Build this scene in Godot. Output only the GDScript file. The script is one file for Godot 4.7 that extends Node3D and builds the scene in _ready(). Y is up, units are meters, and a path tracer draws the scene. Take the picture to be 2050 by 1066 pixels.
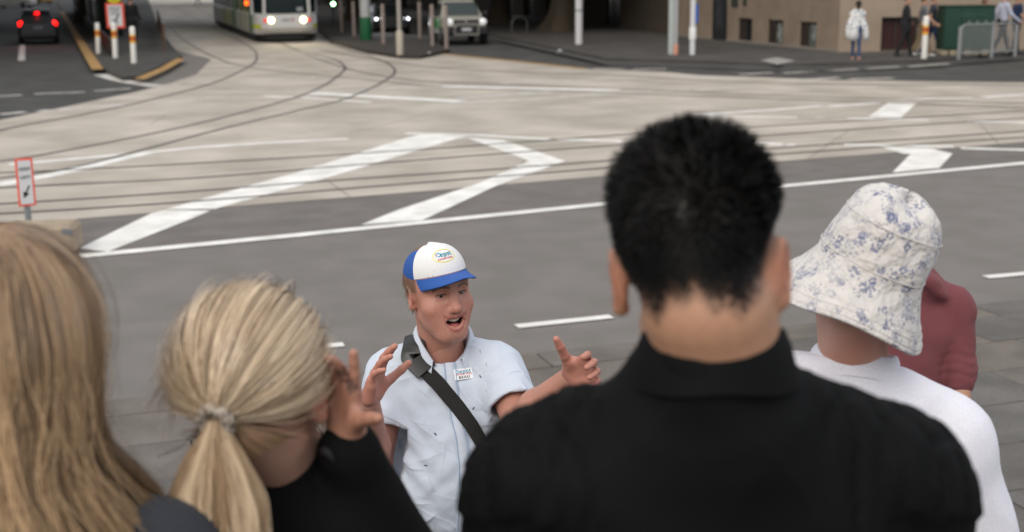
extends Node3D

func _ready() -> void:
	# camera: a short telephoto held above the listeners' heads, focused on the speaker
	var cam := Camera3D.new()
	cam.name = "camera"
	add_child(cam)
	cam.transform = Transform3D(Basis(Vector3(0.99994517, -0.01022224, 0.00227248), Vector3(0.01047178, 0.97611586, -0.21699807), Vector3(0.0, 0.21700996, 0.97616939)), Vector3(0, 2.6, 0))
	var lens := CameraAttributesPhysical.new()
	lens.frustum_focal_length = 24.0 / (2.0 * (533.0 / 2600.0))
	lens.exposure_aperture = 5.2
	lens.frustum_focus_distance = 3.28
	lens.frustum_near = 0.1
	lens.frustum_far = 900.0
	cam.attributes = lens
	cam.current = true
	# overcast sky
	var env := Environment.new()
	env.background_mode = Environment.BG_SKY
	var sky := Sky.new()
	var sm := ProceduralSkyMaterial.new()
	sm.sky_top_color = Color(0.93, 0.945, 0.97)
	sm.sky_horizon_color = Color(0.80, 0.815, 0.84)
	sm.sky_curve = 0.3
	sm.ground_bottom_color = Color(0.42, 0.40, 0.38)
	sm.ground_horizon_color = Color(0.62, 0.62, 0.62)
	sky.sky_material = sm
	env.sky = sky
	env.background_energy_multiplier = 0.92
	env.tonemap_mode = Environment.TONE_MAPPER_LINEAR
	env.tonemap_exposure = 1.44
	env.sdfgi_enabled = true
	env.ssao_enabled = true
	env.ssil_enabled = true
	var we := WorldEnvironment.new()
	we.name = "surroundings"
	we.environment = env
	add_child(we)
	var sun := DirectionalLight3D.new()
	sun.name = "sun"
	sun.light_energy = 0.5
	sun.light_color = Color(1.0, 0.975, 0.94)
	sun.light_angular_distance = 40.0
	sun.shadow_enabled = true
	add_child(sun)
	sun.look_at_from_position(Vector3(-3.0, 6.0, 3.0), Vector3(0, 0, -3))
	build_ground()
	build_street()
	build_vehicles()
	build_buildings()
	build_added_terrace()
	build_trees()
	build_speaker()
	build_man_in_black()
	build_long_haired_woman()
	build_ponytail_woman()
	build_hat_person()
	build_hoodie_man()
	build_walkers()
	finish()

# ---------------------------------------------------------------- ground and setting
func sheet(poly: PackedVector2Array, y: float, col := Color.WHITE) -> ArrayMesh:
	var b := Batch.new()
	for p in poly: b.vert(Vector3(p.x, y, p.y), Vector3.UP, col, p)
	var t := Geometry2D.triangulate_polygon(poly)
	for i in range(0, t.size(), 3): b.tri(t[i], t[i + 1], t[i + 2])
	return b.done()

func slab(poly: PackedVector2Array, y: float, ch := 0.02) -> ArrayMesh:   # raised ground with a bevelled rim
	var b := Batch.new()
	var ins := poly
	var off := Geometry2D.offset_polygon(poly, -ch, Geometry2D.JOIN_MITER)
	if off.size() == 1 and off[0].size() == poly.size(): ins = off[0]
	for p in poly: b.vert(Vector3(p.x, y, p.y), Vector3.UP)
	var t := Geometry2D.triangulate_polygon(poly)
	for i in range(0, t.size(), 3): b.tri(t[i], t[i + 1], t[i + 2])
	var turn := -1.0 if Geometry2D.is_polygon_clockwise(poly) else 1.0
	for i in poly.size():
		var p := poly[i]
		var q := poly[(i + 1) % poly.size()]
		var d := (q - p).normalized() * turn
		b.quad(Vector3(p.x, -0.1, p.y), Vector3(q.x, -0.1, q.y), Vector3(q.x, y, q.y), Vector3(p.x, y, p.y), Vector3(d.y, 0, -d.x))
	return b.done()

func strip(pts: PackedVector2Array, w: float, y: float, w1 := -1.0) -> ArrayMesh:   # a painted line or a rail along points
	var b := Batch.new()
	if w1 < 0.0: w1 = w
	var m := pts.size()
	for i in m:
		var d := (pts[mini(i + 1, m - 1)] - pts[maxi(i - 1, 0)]).normalized().orthogonal() * lerpf(w, w1, float(i) / (m - 1)) * 0.5
		b.vert(Vector3(pts[i].x - d.x, y, pts[i].y - d.y), Vector3.UP, Color.WHITE, Vector2(0, i))
		b.vert(Vector3(pts[i].x + d.x, y, pts[i].y + d.y), Vector3.UP, Color.WHITE, Vector2(1, i))
		if i > 0:
			b.tri(i * 2 - 2, i * 2 - 1, i * 2)
			b.tri(i * 2, i * 2 - 1, i * 2 + 1)
	return b.done()

func curve(pts: PackedVector2Array, step := 0.4) -> PackedVector2Array:
	var c := Curve2D.new()
	for i in pts.size():
		var t := (pts[mini(i + 1, pts.size() - 1)] - pts[maxi(i - 1, 0)]) / 6.0
		var l0 := pts[i].distance_to(pts[maxi(i - 1, 0)])
		var l1 := pts[i].distance_to(pts[mini(i + 1, pts.size() - 1)])
		var k := minf(l0, l1) if l0 > 0.0 and l1 > 0.0 else maxf(l0, l1)
		t = t.normalized() * k * 0.33
		c.add_point(pts[i], -t, t)
	c.bake_interval = step
	return c.get_baked_points()

func build_ground() -> void:
	var asphalt := ground_mat(Color(0.198, 0.181, 0.17), 11, 0.16, 0.08, 0.88, 0.22, 3.5)
	var big := structure("road", sheet(PackedVector2Array([Vector2(-260, 60), Vector2(260, 60), Vector2(260, -420), Vector2(-260, -420)]), 0.0), asphalt)
	var patch := ground_mat(Color(0.185, 0.167, 0.157), 15, 0.16, 0.12, 0.9, 0.22, 3.0)
	structure("dark_asphalt_strip", sheet(PackedVector2Array([Vector2(-6.997, -13.494), Vector2(-4.882, -14.299), Vector2(-0.401, -16.299), Vector2(3.422, -18.135), Vector2(10.459, -21.225), Vector2(9.601, -19.441), Vector2(7.242, -18.202), Vector2(0.914, -14.992), Vector2(-4.211, -12.392), Vector2(-6.012, -11.505)]), 0.004), patch)
	var shaded_asphalt := ground_mat(Color(0.068, 0.068, 0.066), 19, 0.15, 0.2, 0.9, 0.5, 6.0)  # asphalt toned darker, the shade over the side street put into its colour
	structure("side_street", sheet(PackedVector2Array([Vector2(-14.032, -21.12), Vector2(-10.404, -24.12), Vector2(-9.923, -25.286), Vector2(-9.511, -28.06), Vector2(-9.093, -31.233), Vector2(-8.917, -32.352), Vector2(-10.278, -34.74), Vector2(-12.335, -39.203), Vector2(-40.236, -118.548), Vector2(-89.546, -258.867), Vector2(-151.755, -305.802), Vector2(-60.255, -83.012)]), 0.004), shaded_asphalt)
	structure("service_lane", sheet(PackedVector2Array([Vector2(-2.487, -46.557), Vector2(-0.011, -42.165), Vector2(2.164, -38.073), Vector2(2.976, -37.324), Vector2(4.305, -36.522), Vector2(5.074, -35.08), Vector2(8.282, -32.904), Vector2(12.469, -31.704), Vector2(15.18, -31.04), Vector2(22.076, -45.375), Vector2(16.343, -41.71), Vector2(12.157, -38.473), Vector2(9.773, -37.75), Vector2(7.736, -37.639), Vector2(5.676, -39.288), Vector2(4.822, -39.656), Vector2(2.949, -40.918), Vector2(2.329, -43.917), Vector2(1.731, -46.717), Vector2(-0.436, -56.742), Vector2(-3.812, -84.16), Vector2(-7.971, -132.517), Vector2(-19.821, -138.53), Vector2(-9.3, -76.849), Vector2(-4.424, -52.894)]), 0.004), ground_mat(Color(0.082, 0.079, 0.077), 23, 0.15, 0.2, 0.9, 0.5, 6.0))  # darker asphalt sheet, shade under the trees painted into the lane
	# the pale concrete of the tram crossing
	var concrete := ground_mat(Color(0.52, 0.468, 0.41), 31, 0.07, 0.16, 0.85, 0.7, 11.0)
	var tram_road := structure("tram_road", sheet(PackedVector2Array([Vector2(-7.011, -13.522), Vector2(-4.892, -14.33), Vector2(-0.402, -16.34), Vector2(3.432, -18.185), Vector2(10.492, -21.293), Vector2(14.979, -30.622), Vector2(12.357, -31.413), Vector2(8.243, -32.746), Vector2(5.048, -34.902), Vector2(4.283, -36.329), Vector2(2.96, -37.123), Vector2(2.152, -37.864), Vector2(-0.011, -41.909), Vector2(-2.471, -46.246), Vector2(-3.135, -43.218), Vector2(-5.071, -46.72), Vector2(-7.544, -55.192), Vector2(-11.123, -69.957), Vector2(-26.747, -142.044), Vector2(-58.009, -280.731), Vector2(-86.299, -306.209), Vector2(-40.398, -148.971), Vector2(-19.153, -72.091), Vector2(-13.045, -50.865), Vector2(-10.092, -44.401), Vector2(-8.892, -37.078), Vector2(-8.851, -32.945), Vector2(-9.052, -31.091), Vector2(-9.473, -27.945), Vector2(-9.887, -25.192), Vector2(-10.368, -24.034), Vector2(-11.466, -22.519)]), 0.006), concrete)
	# slabs and stains of the concrete: joints, tyre marks
	var joint := mat(Color(0.2, 0.18, 0.165), 0.95)
	for l in [[Vector2(-7.154, -16.384), Vector2(-4.597, -17.615), Vector2(-0.929, -19.593), Vector2(1.846, -21.026)], [Vector2(2.728, -22.283), Vector2(6.269, -24.047), Vector2(10.786, -26.064)], [Vector2(0.289, -19.962), Vector2(0.157, -18.328), Vector2(-0.085, -16.44)], [Vector2(-1.974, -15.67), Vector2(-2.596, -17.474)], [Vector2(-1.588, -25.572), Vector2(-2.772, -22.335)], [Vector2(4.308, -18.635), Vector2(5.748, -22.009)], [Vector2(7.542, -19.971), Vector2(8.305, -23.006)], [Vector2(-6.691, -24.104), Vector2(-6.831, -25.722)]]:
		put("joint", strip(PackedVector2Array(l), 0.018, 0.0085), joint, tram_road)
	# rails
	var rail_m := mat(Color(0.10, 0.088, 0.08), 0.55, 0.2)
	var rails := [
		[Vector2(-8.906, -19.65), Vector2(-9.188, -23.366), Vector2(-8.597, -25.9), Vector2(-8.121, -28.59), Vector2(-7.71, -33.58), Vector2(-7.887, -38.331), Vector2(-8.101, -41.256), Vector2(-8.613, -44.702), Vector2(-9.796, -50.239), Vector2(-12.502, -59.945), Vector2(-17.056, -75.14), Vector2(-37.818, -147.662)],
		[Vector2(-8.271, -18.204), Vector2(-7.286, -19.749), Vector2(-6.186, -22.789), Vector2(-5.419, -25.963), Vector2(-4.834, -29.545), Vector2(-4.663, -33.341), Vector2(-4.855, -38.505), Vector2(-5.293, -41.287), Vector2(-5.948, -43.968), Vector2(-7.411, -48.102), Vector2(-9.357, -53.914), Vector2(-15.548, -74.719), Vector2(-23.253, -102.696), Vector2(-43.059, -176.023)],
		[Vector2(-8.331, -16.188), Vector2(-6.464, -18.075), Vector2(-5.902, -19.928), Vector2(-5.168, -23.233), Vector2(-4.197, -26.843), Vector2(-3.697, -28.681), Vector2(-3.342, -32.244), Vector2(-3.232, -35.894), Vector2(-3.368, -38.281), Vector2(-4.014, -42.067), Vector2(-4.94, -45.492), Vector2(-6.308, -50.27), Vector2(-8.37, -58.054)],
		[Vector2(-72.047, -245.665), Vector2(-33.369, -122.935), Vector2(-15.233, -61.066), Vector2(-11.246, -48.488), Vector2(-8.871, -41.864), Vector2(-6.949, -38.399), Vector2(-4.305, -35.139), Vector2(-2.732, -33.089), Vector2(-1.677, -31.736), Vector2(-0.252, -30.985), Vector2(3.119, -29.242), Vector2(7.056, -27.124), Vector2(11.235, -24.82)],
		[Vector2(-26.708, -120.075), Vector2(-12.839, -67.807), Vector2(-7.747, -48.491), Vector2(-4.706, -38.482), Vector2(-2.853, -34.591), Vector2(-1.539, -33.25), Vector2(0.959, -31.844), Vector2(4.292, -29.617), Vector2(7.255, -27.902), Vector2(11.61, -25.665)],
		[Vector2(-7.187, -49.737), Vector2(-4.227, -42.613), Vector2(-1.771, -38.462), Vector2(0.405, -36.509), Vector2(2.422, -35.459), Vector2(5.904, -32.266), Vector2(9.296, -31.215), Vector2(13.572, -30.089)],
		[Vector2(-9.01, -17.559), Vector2(-5.775, -18.365), Vector2(-2.444, -19.598), Vector2(0.303, -20.894), Vector2(1.905, -21.704), Vector2(4.16, -22.606), Vector2(7.118, -23.789), Vector2(11.567, -25.568)],
		[Vector2(-8.331, -16.188), Vector2(-4.387, -17.285), Vector2(-2.296, -18.359), Vector2(-0.542, -19.281), Vector2(1.791, -20.387), Vector2(3.915, -21.251), Vector2(6.746, -22.52), Vector2(10.998, -24.286)],
		[Vector2(-7.68, -14.873), Vector2(-5.6, -15.57), Vector2(-4.11, -16.148), Vector2(-1.994, -17.12), Vector2(-0.159, -17.86), Vector2(2.024, -18.864), Vector2(3.698, -19.628), Vector2(6.199, -20.654), Vector2(10.077, -22.209)],
		[Vector2(-7.376, -14.259), Vector2(-5.357, -14.867), Vector2(-3.754, -15.455), Vector2(-1.685, -16.466), Vector2(0.522, -17.482), Vector2(2.701, -18.495), Vector2(5.125, -19.571), Vector2(9.702, -21.363)]]
	for r in rails:
		put("rail", strip(curve(PackedVector2Array(r)), 0.085, 0.014), rail_m, tram_road)
	# painted markings
	var white := ground_mat(Color(0.88, 0.865, 0.84), 41, 0.09, 0.12, 0.7, 0.35, 2.5)
	var worn := ground_mat(Color(0.74, 0.71, 0.675), 43, 0.16, 0.16, 0.75, 0.3, 2.0)
	var yellow := ground_mat(Color(0.52, 0.30, 0.10), 47, 0.14, 0.16, 0.75, 0.3, 2.0)
	put("edge_line", strip(PackedVector2Array([Vector2(-4.181, -12.298), Vector2(-2.205, -13.263), Vector2(0.905, -14.856), Vector2(3.639, -16.231), Vector2(7.129, -17.908), Vector2(9.441, -19.108)]), 0.19, 0.010), white, big)
	for l in [[Vector2(0.029, -9.541), Vector2(0.772, -9.807)], [Vector2(-1.671, -8.956), Vector2(-1.23, -9.094)], [Vector2(2.009, -10.25), Vector2(2.381, -10.368)], [Vector2(4.129, -11.015), Vector2(5.012, -11.289)], [Vector2(-3.205, -8.435), Vector2(-2.869, -8.549)]]:
		put("lane_dash", strip(PackedVector2Array(l), 0.11, 0.010), white, big)
	var polys := [
		[Vector2(-4.312, -12.659), Vector2(-4.125, -14.599), Vector2(-4.029, -14.821), Vector2(-3.472, -14.787), Vector2(-3.579, -14.224), Vector2(-3.975, -12.498)],
		[Vector2(-4.028, -14.887), Vector2(-2.922, -17.821), Vector2(-1.695, -21.74), Vector2(-1.508, -22.077), Vector2(-0.687, -21.652), Vector2(-0.885, -21.394), Vector2(-2.533, -17.026), Vector2(-3.447, -14.885)],
		[Vector2(-0.752, -21.588), Vector2(-0.117, -21.127), Vector2(0.786, -18.588), Vector2(0.577, -18.147), Vector2(0.135, -18.28), Vector2(0.268, -18.627), Vector2(-0.096, -19.699)],
		[Vector2(0.121, -18.231), Vector2(0.569, -18.099), Vector2(-0.193, -16.366), Vector2(-0.981, -14.015), Vector2(-1.63, -13.787), Vector2(-1.286, -14.723), Vector2(-0.409, -16.627)],
		[Vector2(7.751, -26.717), Vector2(8.326, -26.653), Vector2(7.178, -23.87), Vector2(6.643, -24.098)],
		[Vector2(5.665, -19.883), Vector2(5.767, -19.008), Vector2(5.866, -18.945), Vector2(5.087, -17.158), Vector2(5.83, -17.52), Vector2(6.491, -18.951), Vector2(6.364, -19.471)]]
	for l in polys:
		put("chevron_bar", sheet(PackedVector2Array(l), 0.010), white, big)
	for l in [[Vector2(-1.802, -22.248), Vector2(-0.524, -21.848), Vector2(0.635, -21.196)], [Vector2(0.749, -21.187), Vector2(1.789, -20.834)], [Vector2(-7.331, -18.834), Vector2(-5.909, -19.87)], [Vector2(3.52, -20.559), Vector2(4.257, -20.245)], [Vector2(4.321, -20.177), Vector2(4.438, -20.106)], [Vector2(5.191, -20.105), Vector2(6.767, -19.733)], [Vector2(6.812, -19.551), Vector2(7.987, -19.168)], [Vector2(6.208, -23.879), Vector2(7.547, -23.408)], [Vector2(8.154, -23.183), Vector2(9.573, -22.645)], [Vector2(8.128, -27.34), Vector2(9.804, -27.608)], [Vector2(10.048, -27.697), Vector2(11.808, -28.583)], [Vector2(3.473, -24.684), Vector2(5.618, -25.802), Vector2(6.267, -26.243)], [Vector2(6.419, -26.123), Vector2(7.602, -26.734)], [Vector2(3.46, -24.595), Vector2(5.328, -24.14)], [Vector2(-5.645, -29.893), Vector2(-4.86, -29.423)], [Vector2(-4.699, -29.404), Vector2(-3.023, -28.023)]]:
		put("thin_line", strip(PackedVector2Array(l), 0.22, 0.010), white, big)
	put("wide_line", strip(PackedVector2Array([Vector2(-7.359, -16.126), Vector2(-6.725, -16.926), Vector2(-6.271, -17.919), Vector2(-5.604, -20.079), Vector2(-4.957, -20.632), Vector2(-3.776, -21.173), Vector2(-2.703, -21.551)]), 0.34, 0.010, 0.16), white, big)
	for l in [[Vector2(-4.634, -30.56), Vector2(-2.935, -29.324), Vector2(-1.037, -28.031)], [Vector2(-1.73, -32.038), Vector2(0.343, -31.194), Vector2(2.552, -30.5)]]:
		put("wide_line", strip(PackedVector2Array(l), 0.5, 0.010), white, big)
	for l in [[Vector2(-4.714, -30.704), Vector2(-1.73, -32.038)], [Vector2(-1.151, -28.75), Vector2(0.969, -30.285)], [Vector2(-1.802, -27.223), Vector2(2.33, -29.463)], [Vector2(-0.228, -32.76), Vector2(3.662, -34.385)], [Vector2(2.632, -30.083), Vector2(4.158, -30.301)], [Vector2(4.272, -30.287), Vector2(5.527, -30.827)], [Vector2(5.663, -24.107), Vector2(5.797, -24.006)], [Vector2(-6.872, -29.407), Vector2(-5.959, -29.802)], [Vector2(-7.808, -28.325), Vector2(-7.009, -28.937)], [Vector2(-8.746, -27.432), Vector2(-8.246, -28.034)], [Vector2(-9.405, -27.079), Vector2(-9.032, -27.569)], [Vector2(-10.298, -26.265), Vector2(-9.951, -26.726)], [Vector2(-9.712, -26.803), Vector2(-9.577, -27.098)], [Vector2(6.718, -32.63), Vector2(8.442, -33.548)], [Vector2(8.566, -33.029), Vector2(9.751, -33.198)], [Vector2(4.22, -34.66), Vector2(5.911, -33.729)], [Vector2(-8.843, -33.253), Vector2(-8.464, -33.519)], [Vector2(-8.199, -33.644), Vector2(-7.726, -34.233)], [Vector2(-7.081, -34.147), Vector2(-5.263, -35.272)]]:
		put("worn_line", strip(PackedVector2Array(l), 0.27, 0.010), worn, big)
	for l in [[Vector2(-12.23, -30.404), Vector2(-11.544, -30.849)], [Vector2(-11.336, -31.092), Vector2(-10.269, -31.514)], [Vector2(-10.123, -31.778), Vector2(-9.417, -32.415)], [Vector2(-16.631, -44.685), Vector2(-20.844, -56.288)], [Vector2(2.438, -37.82), Vector2(3.274, -37.485)], [Vector2(3.528, -37.446), Vector2(4.492, -37.507)], [Vector2(6.119, -34.93), Vector2(7.144, -35.525)], [Vector2(7.356, -35.306), Vector2(8.413, -35.912)], [Vector2(8.638, -35.879), Vector2(9.707, -36.51)], [Vector2(9.986, -36.67), Vector2(11.116, -37.326)], [Vector2(11.361, -37.288), Vector2(12.853, -38.361)]]:
		put("worn_line", strip(PackedVector2Array(l), 0.22, 0.010), worn, big)
	put("yellow_line", strip(PackedVector2Array([Vector2(-2.666, -46.59), Vector2(-0.011, -41.909), Vector2(2.152, -37.864)]), 0.28, 0.011), yellow, big)
	# left traffic island of the tram stop, its kerb painted
	var isl := PackedVector2Array([Vector2(-41.526, -122.643), Vector2(-12.474, -39.654), Vector2(-10.329, -34.917), Vector2(-10, -35.217), Vector2(-11.115, -44.575), Vector2(-13.045, -50.865), Vector2(-19.153, -72.091), Vector2(-40.398, -148.971), Vector2(-83.241, -303.456), Vector2(-114.71, -331.797)])
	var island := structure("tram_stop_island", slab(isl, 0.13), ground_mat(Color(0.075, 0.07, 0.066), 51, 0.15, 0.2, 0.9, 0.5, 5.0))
	put("kerb_paint", strip(PackedVector2Array([Vector2(-38.231, -113.017), Vector2(-18.218, -55.853), Vector2(-11.899, -37.824)]), 0.32, 0.136), yellow, island)
	put("kerb_paint", strip(PackedVector2Array([Vector2(-9.608, -33.936), Vector2(-10.044, -38.172), Vector2(-10.72, -42.803)]), 0.3, 0.136), yellow, island)
	put("kerb_paint", strip(curve(PackedVector2Array([Vector2(-11.732, -37.484), Vector2(-10.329, -34.917), Vector2(-8.851, -32.945)]), 0.3), 0.4, 0.012), worn, big)
	var isl2 := PackedVector2Array([Vector2(-20.348, -117.345), Vector2(-9.462, -65.726), Vector2(-7.458, -55.174), Vector2(-5.104, -47.038), Vector2(-3.658, -43.576), Vector2(-2.969, -43.19), Vector2(-2.144, -46.806), Vector2(-2.958, -51.815), Vector2(-4.486, -59.097), Vector2(-7.684, -72.525), Vector2(-14.728, -114.932), Vector2(-21.972, -153.65)])
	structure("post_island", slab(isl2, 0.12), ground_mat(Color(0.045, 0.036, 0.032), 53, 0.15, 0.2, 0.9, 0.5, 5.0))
	# far footpath with its kerb
	var far := PackedVector2Array([Vector2(22.076, -45.375), Vector2(16.343, -41.71), Vector2(12.225, -38.689), Vector2(9.773, -37.75), Vector2(7.694, -37.435), Vector2(5.676, -39.288), Vector2(4.85, -39.885), Vector2(2.966, -41.162), Vector2(2.343, -44.197), Vector2(1.743, -47.034), Vector2(-0.439, -57.209), Vector2(-3.812, -84.16), Vector2(-7.971, -132.517), Vector2(-13.611, -201.577), Vector2(67.7, -140.23)])
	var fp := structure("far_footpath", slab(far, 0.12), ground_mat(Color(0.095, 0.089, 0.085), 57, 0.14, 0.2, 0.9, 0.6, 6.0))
	var stone := ground_mat(Color(0.09, 0.088, 0.085), 59, 0.15, 0.15, 0.85, 0.4, 3.0)
	put("kerbstone", strip(PackedVector2Array([Vector2(20.787, -42.721), Vector2(15.496, -39.546), Vector2(11.596, -36.697), Vector2(9.272, -35.811), Vector2(7.379, -35.902), Vector2(5.414, -37.475), Vector2(4.6, -37.826), Vector2(2.813, -39.029), Vector2(2.253, -41.884), Vector2(1.685, -44.554), Vector2(-0.416, -54.123)]), 0.3, 0.125), stone, fp)
	put("access_cover", sheet(PackedVector2Array([Vector2(7.438, -38.967), Vector2(8.199, -40.317), Vector2(8.391, -38.571), Vector2(7.543, -36.918)]), 0.126), mat(Color(0.3, 0.285, 0.27), 0.8), fp)
	# near footpath of bluestone pavers, laid in rows along the kerb
	var k0 := Vector2(-2.369, -7.563)
	var k1 := Vector2(3.968, -9.768)
	var e1 := (k1 - k0).normalized()
	var e2 := Vector2(-e1.y, e1.x)
	if e2.y < 0.0: e2 = -e2
	var base := structure("footpath", slab(PackedVector2Array([k0 - e1 * 30.0, k0 + e1 * 40.0, k0 + e1 * 40.0 + e2 * 12.0, k0 - e1 * 30.0 + e2 * 12.0]), 0.098), mat(Color(0.035, 0.031, 0.028), 0.95))
	var tones: Array[StandardMaterial3D] = []
	for i in 5:
		var c: Color = [Color(0.175, 0.152, 0.135), Color(0.145, 0.133, 0.124), Color(0.196, 0.17, 0.147), Color(0.152, 0.143, 0.137), Color(0.178, 0.158, 0.142)][i]
		tones.append(ground_mat(c, 61 + i, 0.14, 0.15, 0.85, 0.6, 2.5))
	var shapes: Array[ArrayMesh] = []
	for i in 4:
		var b := Batch.new()
		b.box(Transform3D(), Vector3([0.82, 0.95, 1.08, 0.7][i] * 0.5 - 0.0055, 0.03, 0.55 * 0.5 - 0.0055), 0.004)
		shapes.append(b.done())
	rng.seed = 5
	var turn := -atan2(e1.y, e1.x)
	for row in 12:
		var w := 0.55 if row > 0 else 0.34
		var d0 := 0.0 if row == 0 else 0.34 + (row - 1) * 0.55
		var x := -1.9 + rng.randf() * 0.8 + row * 0.12
		var last := 8.6 - row * 0.22
		while x < last:
			var i := rng.randi() % 4
			var l: float = [0.82, 0.95, 1.08, 0.7][i]
			var p := k0 + e1 * (x + l * 0.5) + e2 * (d0 + w * 0.5)
			var o := put("paver" if row > 0 else "kerbstone", shapes[i], tones[rng.randi() % 5], base)
			o.position = Vector3(p.x, 0.09 + rng.randf_range(-0.003, 0.003), p.y)
			o.rotation = Vector3(rng.randf_range(-0.002, 0.002), turn, rng.randf_range(-0.002, 0.002))
			if row == 0: o.scale.z = 0.61
			x += l
	# the steps on which the listeners stand
	var sm := ground_mat(Color(0.19, 0.178, 0.165), 71, 0.14, 0.15, 0.85, 0.6, 2.5)
	var steps := Node3D.new()
	steps.name = "steps"
	steps.set_meta("kind", "structure")
	add_child(steps)
	for i in 5:
		var b := Batch.new()
		var z0: float = [-2.72, -2.36, -1.86, -1.4, 0.2][i]
		var z1: float = 3.0
		b.bx(Vector3(-6, -0.05 if i == 0 else 0.12 + 0.15 * i, z0), Vector3(6, 0.27 + 0.15 * i, z1), 0.01)
		put("step", b.done(), sm, steps)

# ---------------------------------------------------------------- street furniture
func bollard(at: Vector3, h: float, label: String, lean := 0.0) -> void:
	var t := thing("bollard", label, "bollard", at, 0.0, "white bollards with red and yellow bands")
	var r := 0.085
	var w := Batch.new()
	w.lathe([Vector2(0.0, 0), Vector2(r, 0), Vector2(r, h * 0.62), Vector2(r, h * 0.78), Vector2(r, h - 0.07), Vector2(r * 0.85, h - 0.025), Vector2(r * 0.45, h), Vector2(0, h + 0.004)], 20)
	put("post", w.done(), mat(Color(0.78, 0.76, 0.72), 0.5), t)
	var i := 0
	for c in [[0.60, 0.665, Color(0.72, 0.36, 0.03)], [0.667, 0.745, Color(0.42, 0.05, 0.02)], [0.747, 0.80, Color(0.75, 0.4, 0.03)]]:
		var b := Batch.new()
		b.lathe([Vector2(r * 0.9, h * c[0]), Vector2(r + 0.004, h * c[0]), Vector2(r + 0.004, h * c[1]), Vector2(r * 0.9, h * c[1])], 20)
		put("band", b.done(), mat(c[2], 0.45), t)
		i += 1
	t.rotation.z = lean

func pole(called: String, label: String, at: Vector3, h: float, r: float, m: Material) -> Node3D:
	var t := thing(called, label, "pole", at)
	var b := Batch.new()
	b.lathe([Vector2(0, 0), Vector2(r * 1.9, 0), Vector2(r * 1.9, 0.03), Vector2(r * 1.1, 0.05), Vector2(r, 0.12), Vector2(r, h * 0.5), Vector2(r * 0.8, h), Vector2(0, h)], 18)
	put("shaft", b.done(), m, t)
	return t

func arrow_sign(label: String, at: Vector3, turn: float, w: float, h: float, up: float, disc: bool) -> void:
	var t := thing("keep_left_sign", label, "sign", at, turn, "")
	var b := Batch.new()
	b.tube([Vector3(0, 0, -0.035), Vector3(0, up + h * 0.9, -0.035)], [0.032, 0.032], 12)
	put("post", b.done(), mat(Color(0.26, 0.28, 0.29), 0.45, 0.4), t)
	var y := up + h * 0.5
	var p := Batch.new()
	p.bx(Vector3(-w * 0.5, up, -0.006), Vector3(w * 0.5, up + h, 0.006), 0.004)
	put("border", p.done(), mat(Color(0.78, 0.09, 0.045), 0.5), t)
	var f := Batch.new()
	var k := w * 0.12
	f.bx(Vector3(-w * 0.5 + k, up + k, 0.0062), Vector3(w * 0.5 - k, up + h - k, 0.009), 0.001)
	put("face", f.done(), mat(Color(0.62, 0.63, 0.64), 0.5), t)
	var black := mat(Color(0.015, 0.015, 0.018), 0.6)
	var a := Batch.new()
	# arrow to the lower left
	var c := Vector3(0, up + h * 0.3, 0.011)
	var dir := Vector3(-0.45, -0.9, 0).normalized()
	var sd := Vector3(-dir.y, dir.x, 0)
	var l := w * 0.42
	var q := w * 0.05
	a.quad(c - dir * l - sd * q, c + dir * l * 0.35 - sd * q, c + dir * l * 0.35 + sd * q, c - dir * l + sd * q, Vector3.BACK)
	var i := a.vert(c + dir * l, Vector3.BACK)
	a.vert(c + dir * l * 0.1 + sd * w * 0.19, Vector3.BACK)
	a.vert(c + dir * l * 0.1 - sd * w * 0.19, Vector3.BACK)
	a.tri(i, i + 1, i + 2)
	put("arrow", a.done(), black, t)
	var n := 0
	for s in ["KEEP", "LEFT"]:
		var o := put("lettering", words(s, w * 0.2, true, 0.003), mat(Color(0.1, 0.1, 0.11), 0.6), t)
		o.position = Vector3(0, up + h * (0.78 - 0.17 * n), 0.011)
		n += 1
	if disc:
		var d := Batch.new()
		d.lathe([Vector2(0, -0.008), Vector2(w * 0.44, -0.008), Vector2(w * 0.44, 0.008), Vector2(0, 0.008)], 28, Transform3D(Basis(Vector3.RIGHT, PI / 2), Vector3(0, up + h + w * 0.42, 0.012)))
		put("yellow_disc", d.done(), mat(Color(0.6, 0.55, 0.02), 0.5), t)

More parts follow.
